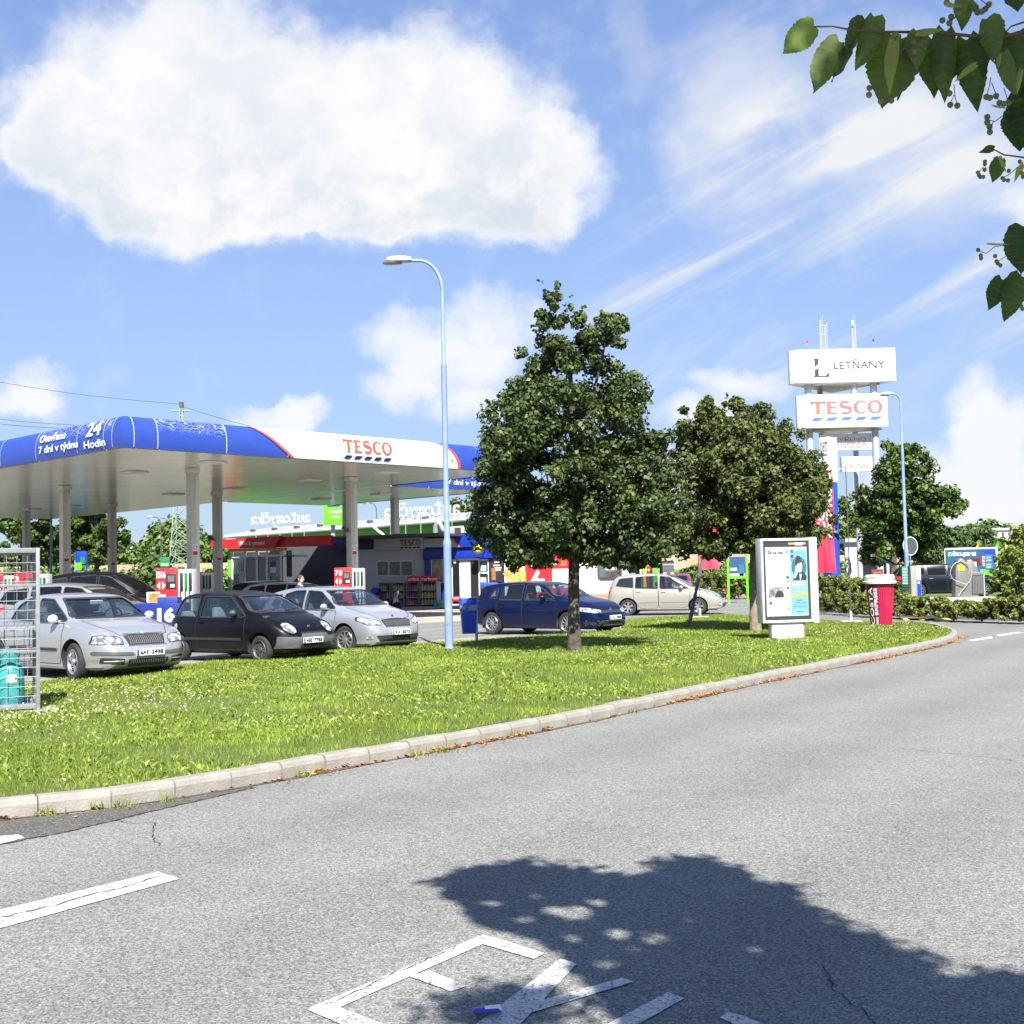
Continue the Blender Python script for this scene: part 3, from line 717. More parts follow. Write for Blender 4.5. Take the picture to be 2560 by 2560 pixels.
# ================================================================ cars
def paint(name, col, metal=.0, rough=.3, coat=.8, dust=.45):
    if name in _M: return _M[name]
    m = bpy.data.materials.new(name); m.use_nodes = True; _M[name] = m; t = NT(m.node_tree); b = t.n['Principled BSDF']
    tc = t.node('ShaderNodeTexCoord'); sep = t.node('ShaderNodeSeparateXYZ'); t.l.new(tc.outputs['Object'], sep.inputs[0])
    d = t.m('MULTIPLY', t.m('SUBTRACT', 1, t.smooth(sep.outputs[2], .18, .62)), t.m('ADD', .25, t.m('MULTIPLY', t.noise(5, 5, .7, tc.outputs['Object']), .6)))
    t.l.new(t.mix(t.m('MULTIPLY', d, dust), (*col, 1), (.16, .145, .12, 1)), b.inputs['Base Color'])
    b.inputs['Metallic'].default_value = metal; t.l.new(t.m('ADD', rough, t.m('MULTIPLY', d, .3)), b.inputs['Roughness'])
    b.inputs['Coat Weight'].default_value = coat; b.inputs['Coat Roughness'].default_value = .05
    if coat < .5: b.inputs['Specular IOR Level'].default_value = .18
    return m
TYRE = mat('tyre_rubber', (.022, .022, .023), .85, var=.25, scale=12, bump=.3, bscale=60)
RIM = mat('alloy_rim', (.40, .41, .43), .28, metal=.75, var=.05); STEEL = mat('steel_rim', (.10, .09, .085), .55, metal=.5, var=.5, scale=15)
TRIM = mat('black_trim', (.022, .022, .024), .55, var=.2); GTRIM = mat('grey_bumper_trim', (.07, .072, .076), .6, var=.15)
SEAM = mat('panel_gap', (.01, .01, .011), .9, var=0); CHROME = mat('chrome', (.75, .76, .78), .12, metal=1, var=0)
LAMP = None
def lampmat():
    m = bpy.data.materials.new('headlight_glass'); m.use_nodes = True; t = NT(m.node_tree); b = t.n['Principled BSDF']
    tc = t.node('ShaderNodeTexCoord'); v = t.n.new('ShaderNodeTexVoronoi'); v.inputs['Scale'].default_value = 13; t.l.new(tc.outputs['Object'], v.inputs['Vector'])
    t.l.new(t.ramp(v.outputs['Distance'], [(0, (.95, .95, .95)), (.35, (.62, .64, .66)), (.7, (.16, .17, .18))]), b.inputs['Base Color'])
    b.inputs['Metallic'].default_value = .35; b.inputs['Roughness'].default_value = .12; b.inputs['Coat Weight'].default_value = 1; b.inputs['Coat Roughness'].default_value = .02
    return m
LAMP = lampmat(); TAIL = mat('tail_light_red', (.45, .008, .01), .15, var=.1, coat=1); AMBER = mat('indicator_amber', (.75, .25, .02), .2, var=0, coat=1)
CARGLASS = glass('car_glass', (.62, .72, .74), .28); DARKGLASS = glass('dark_car_glass', (.2, .23, .25), .6); OPG = mat('tinted_car_glass', (.006, .007, .009), .08, var=0, spec=.3)
INTER = mat('car_interior', (.028, .03, .034), .85, var=.3); INTER2 = mat('car_seat_grey', (.14, .15, .17), .9, var=.2); SEATBLUE = mat('car_seat_pale', (.35, .42, .44), .9, var=.15)
PLATE = mat('plate_white', (.74, .74, .71), .45, var=.04); PBLUE = mat('plate_blue', (.01, .05, .42), .4, var=0); INK = mat('plate_ink', (.015, .015, .015), .5, var=0)

def smooth_profile(pts, sig=.045, L=5.0):
    xs = np.linspace(pts[0][0], pts[-1][0], 700); y = np.interp(xs, [p[0] for p in pts], [p[1] for p in pts])
    dx = xs[1] - xs[0]; r = int(3 * sig / dx); k = np.exp(-.5 * (np.arange(-r, r + 1) * dx / sig) ** 2); k /= k.sum()
    yp = np.concatenate([2 * y[0] - y[1:r + 1][::-1], y, 2 * y[-1] - y[-r - 1:-1][::-1]]); return xs, np.convolve(yp, k, 'valid')
class CarShape:
    def __init__(s, c):
        s.c = c; s.L = c['L']; s.top = smooth_profile(c['top'], .05); s.bot = smooth_profile(c['bot'], .05); s.belt = smooth_profile(c['belt'], .1); s.half = smooth_profile(c['half'], .07)
        s.cab = c.get('cabw', .62)
    def q(s, pr, x): return float(np.interp(x, pr[0], pr[1]))
    def ring(s, x, inset=0.0, zfloor=None):
        c = s.c; zt = s.q(s.top, x); zb = s.q(s.bot, x); w = s.q(s.half, x); bl = min(s.q(s.belt, x), zt - .07)
        bl = max(bl, zb + .1); g = max(0, min(1, (zt - bl) / .38)); g = g * g * (3 - 2 * g)
        wr = (1 - g) * .80 * w + g * s.cab * w / .88; wr = min(wr, .93 * w)
        frac = (1 - g) * .50 + g * .86
        if inset: w -= inset; wr -= inset * .8; zt -= inset * .8; zb = max(zb, zfloor)
        if zt < bl + .02: bl = zt - .02
        pts = [(0, zb), (.72 * w, zb), (.90 * w, zb + .005), (.955 * w, zb + .05)]
        z0 = zb + .10; nside = 9
        for i in range(nside):
            t = i / (nside - 1); z = z0 + (bl - z0) * t
            y = w * (1 - .055 * abs(1.9 * t - .95) ** 2.3)
            # character line: a soft ledge a little below the belt
            y += .010 * math.exp(-((z - (bl - .14)) / .028) ** 2) * (1 if g > .2 else .3)
            pts.append((y, z))
        ys = pts[-1][0]; yb = ys - .018 - .02 * g; zr = bl + (zt - bl) * frac
        pts.append((yb, bl + .018 * min(1, (zt - bl) / .1)))
        for i in range(1, 6):
            t = i / 5; pts.append((yb + (wr - yb) * t + .016 * g * math.sin(PI * t), bl + (zr - bl) * t + .018 * (1 - t) * min(1, (zt - bl) / .1)))
        for i in range(1, 8):
            a = PI / 2 * i / 7; pts.append((wr * max(0, math.cos(a)) ** (2 / 2.7), zr + (zt - zr) * math.sin(a) ** (2 / 2.3)))
        pts[-1] = (0, pts[-1][1]); return pts
    def solid(s, x0=None, x1=None, inset=0.0, zfloor=None, n=90):
        a = 0 if x0 is None else x0; b = s.L if x1 is None else x1
        t = np.linspace(0, 1, n); xs = a + (b - a) * (t if x0 is not None else (.72 * t + .28 * .5 * (1 - np.cos(PI * t))))
        vs = []; fs = []; m = None
        for x in xs:
            r = s.ring(float(x), inset, zfloor); full = r + [(-y, z) for y, z in r[-2:0:-1]]; m = len(full)
            vs += [(float(x), y, z) for y, z in full]
        for i in range(n - 1):
            for k in range(m): fs.append((i * m + k, i * m + (k + 1) % m, (i + 1) * m + (k + 1) % m, (i + 1) * m + k))
        # bowed end caps
        for i, sg in ((0, -1), (n - 1, 1)):
            ring = [vs[i * m + k] for k in range(m)]; cz = sum(p[2] for p in ring) / m; bow = .05 if inset == 0 else 0
            prev = [i * m + k for k in range(m)]
            for q_, f in enumerate((.66, .33)):
                new = []
                for p in ring:
                    new.append(len(vs)); vs.append((p[0] + sg * bow * (1 - f * f), p[1] * f, cz + (p[2] - cz) * f))
                for k in range(m): fs.append((prev[k], prev[(k + 1) % m], new[(k + 1) % m], new[k]))
                prev = new
            ci = len(vs); vs.append((ring[0][0] + sg * bow, 0, cz))
            for k in range(m): fs.append((prev[k], prev[(k + 1) % m], ci))
        mb = MB(); mb.add(vs, fs); return mb
def resample(poly, step):
    out = []
    n = len(poly)
    for i in range(n):
        a, b = Vector(poly[i]), Vector(poly[(i + 1) % n]); k = max(1, int((b - a).length / step))
        for j in range(k): out.append(a + (b - a) * (j / k))
    return out
def round_poly(poly, r=.05, n=4):
    out = []; m = len(poly)
    for i in range(m):
        p = Vector(poly[i]); a = Vector(poly[i - 1]) - p; b = Vector(poly[(i + 1) % m]) - p; ra = min(r, a.length * .45, b.length * .45)
        p0 = p + a.normalized() * ra; p1 = p + b.normalized() * ra
        for k in range(n + 1): t = k / n; out.append((p0 * (1 - t) ** 2 + p * 2 * t * (1 - t) + p1 * t * t))
    return [(q.x, q.y) for q in out]
class Projector:
    """lays outlines onto a body surface: view 'side+', 'side-', 'front', 'rear', 'top'"""
    def __init__(s, mb):
        s.bvh = BVHTree.FromPolygons([tuple(p) for p in mb.v], mb.f)
    def cast(s, view, u, w):
        if view == 'side+': o, d = Vector((u, 3, w)), Vector((0, -1, 0))
        elif view == 'side-': o, d = Vector((u, -3, w)), Vector((0, 1, 0))
        elif view == 'front': o, d = Vector((9, u, w)), Vector((-1, 0, 0))
        elif view == 'rear': o, d = Vector((-9, u, w)), Vector((1, 0, 0))
        else: o, d = Vector((u, w, 5)), Vector((0, 0, -1))
        h = s.bvh.ray_cast(o, d)
        return (h[0], h[1], d) if h[0] is not None else None
    def patch(s, mb, view, poly, off=.004, step=.035, thick=0.0):
        out = resample(poly, step); n = len(out)
        X = [p.x for p in out]; Y = [p.y for p in out]; P = [(p.x, p.y) for p in out]
        gx, gy = np.meshgrid(np.arange(min(X) + step / 2, max(X), step), np.arange(min(Y) + step / 2, max(Y), step)); gx, gy = gx.ravel(), gy.ravel()
        k = pip(P, gx, gy) if len(gx) else []
        pts = out + [Vector((float(a), float(b))) for a, b in zip(gx[k], gy[k])] if len(gx) else out
        vs, es, fs, *_ = delaunay_2d_cdt(pts, [(i, (i + 1) % n) for i in range(n)], [list(range(n))], 1, 1e-5)
        V = []; ok = []
        for v in vs:
            h = s.cast(view, v.x, v.y)
            if h is None: V.append(Vector((0, 0, 0))); ok.append(False)
            else:
                nrm = h[1]; nrm = nrm if nrm.dot(h[2]) < 0 else -nrm
                V.append(h[0] + nrm * off); ok.append(True)
        F = []
        for f in fs:
            if all(ok[i] for i in f):
                q = [V[i] for i in f]
                if max((q[i] - q[i - 1]).length for i in range(3)) < .45: F.append(list(f))
        mb.add(V, F)
        return mb
    def stroke(s, mb, view, pts, w=.012, off=.004, closed=False, step=.04):
        L = []
        n = len(pts)
        for i in range(n if closed else n - 1):
            a, b = Vector(pts[i]), Vector(pts[(i + 1) % n]); k = max(1, int((b - a).length / step)); L += [a + (b - a) * (j / k) for j in range(k)]
        if not closed: L.append(Vector(pts[-1]))
        m = len(L); V = []; ok = []
        for i in range(m):
            if closed: t = (L[(i + 1) % m] - L[i - 1]).normalized()
            else: t = (L[min(i + 1, m - 1)] - L[max(i - 1, 0)]).normalized()
            nn = Vector((-t.y, t.x))
            for sg in (-1, 1):
                q = L[i] + nn * sg * w / 2; h = s.cast(view, q.x, q.y)
                if h is None: V.append(Vector((0, 0, 0))); ok.append(False)
                else:
                    nrm = h[1] if h[1].dot(h[2]) < 0 else -h[1]; V.append(h[0] + nrm * off); ok.append(True)
        F = []
        for i in range(m if closed else m - 1):
            j = (i + 1) % m; f = (i * 2, i * 2 + 1, j * 2 + 1, j * 2)
            if all(ok[k] for k in f) and max((V[f[k]] - V[f[k - 1]]).length for k in range(4)) < .3: F.append(f)
        return mb.add(V, F)
def wheel_meshes(R, w, style, key):
    """returns tyre mesh and rim mesh, axis along y, outer face at -y"""
    t = MB(); rr = R * .66
    t.lathe([(rr, -w / 2 + .01), (rr + .02, -w / 2), (R - .03, -w / 2 + .004), (R - .006, -w / 2 + .03), (R, -w / 2 + .055), (R, w / 2 - .05), (R - .01, w / 2 - .02), (rr + .02, w / 2), (rr, w / 2 - .01)], 36, axis='y', close=False)
    tm = t.mesh('tyre', TYRE, smooth=40)
    r = MB(); r.use(RIM if style != 'steel' else STEEL)
    r.lathe([(rr + .004, -w / 2 + .012), (rr - .008, -w / 2 - .001), (rr - .02, -w / 2 + .012), (rr - .03, -w / 2 + .06)], 36, axis='y', close=False)
    r.use(TRIM); r.lathe([(rr - .028, -w / 2 + .05), (rr - .04, w / 2 - .03), (0.001, w / 2 - .04)], 24, axis='y', close=False)
    r.use(DARK); r.lathe([(.12, w / 2 - .1), (.13, -w / 2 + .09), (.04, -w / 2 + .085)], 20, axis='y', close=False)
    n, wid, twist, depth = dict(ten=(10, .030, 0, .03), five=(5, .055, .22, .03), six=(6, .075, 0, .02), steel=(12, .055, 0, .05), multi=(8, .042, .1, .03))[style]
    m0 = RIM if style != 'steel' else STEEL; r.use(m0)
    yo = -w / 2 + .014 + (.02 if style == 'steel' else 0)
    for k in range(n):
        a = 2 * PI * k / n; pts = []
        for i in range(5):
            f = i / 4; rad = .035 + (rr - .03 - .03) * f; an = a + twist * f; ww = wid * (.8 + .35 * f) if style != 'steel' else wid * (.4 + .5 * f)
            c, s_ = math.cos(an), math.sin(an); y = yo + .018 * (1 - f) * 0 - .006 * math.sin(PI * f) + (.012 if i == 0 else 0)
            pts.append(((c * rad - s_ * ww / 2, y, s_ * rad + c * ww / 2), (c * rad + s_ * ww / 2, y, s_ * rad - c * ww / 2)))
        vs = []
        for p, q in pts: vs += [p, q, (p[0] * .985, p[1] + depth, p[2] * .985), (q[0] * .985, q[1] + depth, q[2] * .985)]
        fs = []
        for i in range(4):
            b = i * 4; fs += [(b, b + 4, b + 5, b + 1), (b, b + 2, b + 6, b + 4), (b + 1, b + 5, b + 7, b + 3)]
        r.add(vs, fs)
    r.lathe([(.001, yo - .012), (.05, yo - .010), (.062, yo + .02)], 16, axis='y', close=False)
    rm = r.mesh('rim', None, smooth=35)
    return tm, rm
def boolean(base_me, cutters):
    o = bpy.data.objects.new('b', base_me); COL.objects.link(o); tmp = []
    for me in cutters:
        c = bpy.data.objects.new('c', me); COL.objects.link(c); tmp.append(c)
        md = o.modifiers.new('b', 'BOOLEAN'); md.operation = 'DIFFERENCE'; md.object = c; md.solver = 'EXACT'
    dg = bpy.context.evaluated_depsgraph_get(); dg.update()
    res = bpy.data.meshes.new_from_object(o.evaluated_get(dg))
    for c in tmp: bpy.data.objects.remove(c)
    bpy.data.objects.remove(o); return res
def plate(parent, txt, P, view, zc, y0=0, w=.52, h=.11, two=None, tilt=0, off=.03):
    """number plate with its characters"""
    hit = P.cast(view, y0, zc); x = hit[0].x; sg = 1 if view == 'front' else -1; x += sg * off
    mb = MB(); mb.box(min(x, x + sg * .012), max(x, x + sg * .012), y0 - w / 2, y0 + w / 2, zc - h / 2, zc + h / 2); pl = mb.build('number_plate', PLATE, parent, bevel=.003)
    xx = x + sg * .016; f = lambda a, b: Vector((xx, sg * (a) + y0, b))     # seen from outside: reading direction
    mb = MB(); e = -w / 2; mb.poly([f(e + .003, zc - h / 2 + .004), f(e + .045, zc - h / 2 + .004), f(e + .045, zc + h / 2 - .004), f(e + .003, zc + h / 2 - .004)]); mb.build('plate_band', PBLUE, pl, fix=False)
    if txt:
        a, b = txt.split(' '); mb = MB(); xx += sg * .002
        letters(mb, a, -w / 2 + .07, -w / 2 + .215, zc - .036, zc + .036, f, .035); mb.build('lettering', INK, pl, fix=False)
        mb = MB(); letters(mb, b, -w / 2 + .27, w / 2 - .03, zc - .036, zc + .036, f, .035); mb.build('lettering', INK, pl, fix=False)
    return pl
def make_car(c, name, label, cat='car', group=None):
    sh = CarShape(c); P0 = sh.solid(); P = Projector(P0); L = c['L']; root = thing(name, label, cat, group=group)
    X0 = c['origin']                                        # x of the object's origin in body coordinates (front wheel)
    glas = c.get('glass', CARGLASS); R = c['R']; tw = c.get('tw', .205); tr = c['track']
    body = P0.mesh('body', c['paint'], fix=True); cut = []
    for wx in (c['xr'], c['xf']):
        mb = MB(); mb.lathe([(R + .055, .42), (R + .055, 1.3)], 40, c=(wx, 0, R + .01), axis='y'); cut.append(mb.mesh('k', SEAM))
        mb = MB(); mb.lathe([(R + .055, -1.3), (R + .055, -.42)], 40, c=(wx, 0, R + .01), axis='y'); cut.append(mb.mesh('k', SEAM))
    if c.get('hollow', True):
        ins = sh.solid(c['cab'][0], c['cab'][1], .055, 2 * R + .085, 60); cut.append(ins.mesh('k', INTER))
        for poly in c['side']:
            mb = MB(); mb.prism(round_poly(poly, .05), -1.5, 1.5, lambda u, v, t_: (u, t_, v)); cut.append(mb.mesh('k', c['paint']))
        mb = MB(); mb.prism(round_poly(c['screen'], .06), (c['cab'][0] + c['cab'][1]) / 2, L + 1, lambda u, v, t_: (t_, u, v)); cut.append(mb.mesh('k', c['paint']))
        if 'back' in c: mb = MB(); mb.prism(round_poly(c['back'], .06), -1, (c['cab'][0] + c['cab'][1]) / 2, lambda u, v, t_: (t_, u, v)); cut.append(mb.mesh('k', c['paint']))
    body = boolean(body, cut)
    # window trim and wheel wells get their own materials by place
    body.materials.clear(); body.materials.append(c['paint']); body.materials.append(INTER)
    for p in body.polygons:
        ce = p.center; p.material_index = 0
        for wx in (c['xr'], c['xf']):
            if math.hypot(ce.x - wx, ce.z - R - .01) < R + .052 and abs(ce.y) < sh.q(sh.half, wx) - .06 and abs(ce.y) > .3: p.material_index = 1
            if abs(math.hypot(ce.x - wx, ce.z - R - .01) - (R + .055)) < .012 and abs(p.normal.y) < .3 and abs(ce.y) < sh.q(sh.half, wx) - .03: p.material_index = 1
        if c.get('hollow', True) and c['cab'][0] + .02 < ce.x < c['cab'][1] - .02:
            q = sh.ring(ce.x); zt = q[-1][1]
            w_here = np.interp(ce.z, *zip(*sorted([(z, y) for y, z in q[4:]])))
            if abs(ce.y) < w_here - .035 and .37 < ce.z < zt - .035: p.material_index = 1
            elif ce.z > .35 and p.normal.z < -.5 and ce.z < zt - .03: p.material_index = 1
    body.polygons.foreach_set('use_smooth', [True] * len(body.polygons)); body.set_sharp_from_angle(angle=math.radians(38))
    def sh_x(mb_or_me):
        vs = mb_or_me.v if isinstance(mb_or_me, MB) else None
        if vs is not None: mb_or_me.v = [Vector((p[0] - X0, p[1], p[2])) for p in vs]
        else:
            for v in mb_or_me.vertices: v.co.x -= X0
    sh_x(body); link('body', body, root)
    def part(nm, mb, m, par=root, **kw):
        sh_x(mb); kw.setdefault('fix', False); return mb.build(nm, m, par, **kw)
    def outwards(mb): return mb
    # glass
    gi = -.010 if c.get('hollow', True) else .003
    for k, poly in enumerate(c['side']):
        for sd in ('side-', 'side+'):
            mb = MB(); P.patch(mb, sd, round_poly(poly, .05), gi, .06); part('side_window', mb, c.get('rear_glass', glas) if k in c.get('tinted', ()) else glas, smooth=60)
    mb = MB(); P.patch(mb, 'front', round_poly(c['screen'], .06), gi, .06); part('windscreen', mb, glas, smooth=60)
    if 'back' in c: mb = MB(); P.patch(mb, 'rear', round_poly(c['back'], .06), gi, .06); part('rear_window', mb, c.get('rear_glass', glas), smooth=60)
    for sd in ('side-', 'side+'):
        mb = MB()
        for poly in c['side']: P.stroke(mb, sd, round_poly(poly, .05), .022, .003, True)
        part('window_seal', mb, TRIM)
        for ln in c.get('doors', []): mb = MB(); P.stroke(mb, sd, round_poly(ln, .10, 5), .014, .002, True); part('door_gap', mb, SEAM)
        for (a, b, z, h) in c.get('moulding', []): mb = MB(); P.patch(mb, sd, [(a, z), (b, z), (b, z + h), (a, z + h)], .014, .08); part('side_moulding', mb, c.get('mould_mat', TRIM), smooth=60)
        sg = -1 if sd == 'side-' else 1
        for (hx, hz) in c.get('handles', []):
            hh = P.cast(sd, hx, hz)[0]; mb = MB(); mb.box(hx - .09, hx + .09, hh.y - .012 + sg * .018, hh.y + .012 + sg * .018, hz - .013, hz + .013); part('door_handle', mb, c.get('handle_mat', c['paint']), bevel=.008, fix=True)
    mb = MB(); P.stroke(mb, 'front', round_poly(c['screen'], .06), .03, .003, True); part('windscreen_seal', mb, TRIM)
    if 'back' in c: mb = MB(); P.stroke(mb, 'rear', round_poly(c['back'], .06), .025, .003, True); part('rear_window_seal', mb, TRIM)
    for ln in c.get('hood', []): mb = MB(); P.stroke(mb, 'top', ln, .013, .002); P.stroke(mb, 'top', [(x, -y) for x, y in ln], .009, .002); part('bonnet_gap', mb, SEAM)
    # lamps, grille, bumper pieces (front view outlines are given for the car's right half, y<0, then mirrored)
    for poly in c['lamps']:
        for sg in (1, -1): mb = MB(); P.patch(mb, 'front', round_poly([(y * sg, z) for y, z in poly], .025), .006, .02); part('headlight', mb, LAMP, smooth=60)
        for sg in (1, -1): mb = MB(); P.stroke(mb, 'front', round_poly([(y * sg, z) for y, z in poly], .025), .012, .007, True, .02); part('headlight_rim', mb, TRIM)
    for (nm, poly, m, off, both) in c.get('front', []):
        for sg in ((1, -1) if both else (1,)): mb = MB(); P.patch(mb, 'front', round_poly([(y * sg, z) for y, z in poly], .02), off, .03); part(nm, mb, m, smooth=60)
    for (nm, poly, m, off, both) in c.get('rear', []):
        for sg in ((1, -1) if both else (1,)): mb = MB(); P.patch(mb, 'rear', round_poly([(y * sg, z) for y, z in poly], .02), off, .03); part(nm, mb, m, smooth=60)
    for (nm, poly, m, off) in c.get('sides', []):
        for sd in ('side-', 'side+'): mb = MB(); P.patch(mb, sd, round_poly(poly, .03), off, .04); part(nm, mb, m, smooth=60)
    for (a, b, z0, z1, n, m) in c.get('grille_bars', []):
        for i in range(n):
            y = a + (b - a) * (i + .5) / n; h = P.cast('front', y, (z0 + z1) / 2)
            mb = MB(); t0 = P.cast('front', y, z0); t1 = P.cast('front', y, z1)
            mb.tube([(t0[0].x + .012, y, z0), (h[0].x + .018, y, (z0 + z1) / 2), (t1[0].x + .012, y, z1)], .008, 5); part('grille_bar', mb, m, fix=True)
    for (a, b, z, r_, m) in c.get('hbars', []):
        pts = []
        for i in range(9):
            y = a + (b - a) * i / 8; h = P.cast('front', y, z); pts.append((h[0].x + .006, y, z))
        mb = MB(); mb.tube(pts, r_, 6); part('bumper_strip', mb, m, fix=True, smooth=60)
    if 'badge' in c:
        y, z, r_ = c['badge']; h = P.cast('front', y, z); mb = MB(); mb.lathe([(.001, .012), (r_ * .7, .010), (r_, .0)], 14, axis='x'); mb.v = [Vector((h[0].x + .004 + p.x, p.y + y, p.z + z)) for p in mb.v]; part('badge', mb, c.get('badge_mat', CHROME), smooth=60)
    # undertray
    mb = MB(); mb.box(.25, L - .25, -tr / 2 + .12, tr / 2 - .12, .17, .24); part('undertray', mb, SEAM)
    # wheels
    key = (R, tw, c['rim'])
    tm, rm = wheel_meshes(R, tw, c['rim'], key)
    for wx in (c['xf'], c['xr']):
        for sg in (-1, 1):
            w = link('wheel', tm, root); w.location = (wx - X0, sg * (tr / 2), R); st = c.get('steer', 0) if wx == c['xf'] else 0
            w.rotation_euler = (0, random.uniform(0, 6), (0 if sg < 0 else PI) + st); link('rim', rm, w)
    # mirrors
    mx, mz = c['mirror']
    for sg in (-1, 1):
        mb = MB(); hh = P.cast('side-' if sg < 0 else 'side+', mx, mz)[0].y; hh = abs(hh)
        mb.grid(lambda u, v: (mx + .02 + .085 * math.sin(PI * v) * math.cos(2 * PI * u), sg * (hh + .02 + .20 * v), mz + .055 + .078 * math.sin(PI * v) ** .45 * math.sin(2 * PI * u)), 14, 8)
        mb.box(mx - .02, mx + .03, *sorted((sg * (hh - .04), sg * (hh + .06))), mz - .005, mz + .03)
        o = part('mirror', mb, c.get('mirror_mat', c['paint']), smooth=50, fix=True)
        mb = MB(); mb.grid(lambda u, v: (mx - .055, sg * (hh + .05 + .14 * u), mz + .055 + .055 * (2 * v - 1)), 1, 1); 
    # interior
    if c.get('hollow', True):
        sx = c['seat']; sm = c.get('seat_mat', INTER2)
        for sg in (-1, 1):
            mb = MB(); mb.box(sx - .45, sx + .05, sg * .36 - .24, sg * .36 + .24, .40, .58); mb.box(sx - .55, sx - .40, sg * .36 - .24, sg * .36 + .24, .52, 1.10); mb.box(sx - .55, sx - .44, sg * .36 - .13, sg * .36 + .13, 1.12, 1.28)
            part('seat', mb, sm, bevel=.045, fix=True)
        mb = MB(); mb.box(sx - 1.35, sx - .95, -.6, .6, .40, .60); mb.box(sx - 1.48, sx - 1.32, -.6, .6, .55, 1.02)
        if c['cab'][0] < sx - 1.5: part('rear_bench', mb, sm, bevel=.05, fix=True)
        mb = MB(); cx = c['dash']; mb.box(cx - .25, cx + .35, -.66, .66, .6, c['dashz']); part('dashboard', mb, INTER, bevel=.06, fix=True)
        mb = MB(); R_ = .18; pts = [(cx - .36 + .10 * math.sin(a) * .6, .36 + R_ * math.cos(a), c['dashz'] + .03 + R_ * .9 * math.sin(a)) for a in np.linspace(0, 2 * PI, 21)]
        mb.tube(pts, .014, 6, caps=False); mb.tube([(cx - .36, .36 - R_, c['dashz'] + .03), (cx - .34, .36 + R_, c['dashz'] + .03)], .012, 5); part('steering_wheel', mb, INTER, fix=True)
        mb = MB(); h = P.cast('front', 0, c['screen'][2][1] - .07)[0]; mb.box(h.x - .10, h.x - .07, -.12, .12, h.z - .04, h.z + .03); part('rear_view_mirror', mb, c.get('rv_mat', INTER2), bevel=.01, fix=True)
    # wipers
    zc = c['screen'][0][1] - .005
    for (ya, yb) in ((-.62, -.02), (.0, .58)):
        pts = []
        for i in range(7):
            f = i / 6; h = P.cast('front', ya + (yb - ya) * f, zc + .012 + .05 * f)
            if h: pts.append(h[0] + Vector((.025, 0, .012)))
        if len(pts) > 2: mb = MB(); mb.tube(pts, .008, 5); part('wiper', mb, TRIM, fix=True)
    if c.get('aerial'): mb = MB(); ax = c['aerial']; zt = sh.q(sh.top, ax); mb.tube([(ax, 0, zt - .01), (ax - .22, 0, zt + .20)], .004, 5); part('aerial', mb, TRIM, fix=True)
    if 'plate' in c: plate_z = c['plate'][1]; pl = plate(root, c['plate'][0], P, 'front', plate_z, c['plate'][2] if len(c['plate']) > 2 else 0); [setattr(o, 'location', o.location) for o in [pl]]; pl.location.x -= X0
    if 'rplate' in c: pl = plate(root, c['rplate'][0], P, 'rear', c['rplate'][1], 0); pl.location.x -= X0
    return root
def place_front_wheel(car, c, px, py, heading, z=0.0, zg=None):
    """put the car so that its right front wheel stands on the ground point seen at px,py ; heading in degrees (0 = +x)"""
    g = G(px, py, z); a = math.radians(heading); off = Matrix.Rotation(a, 3, 'Z') @ Vector((0, -(c['track'] / 2 + .08), 0))
    car.location = (g.x - off.x, g.y - off.y, z); car.rotation_euler = (0, 0, a)

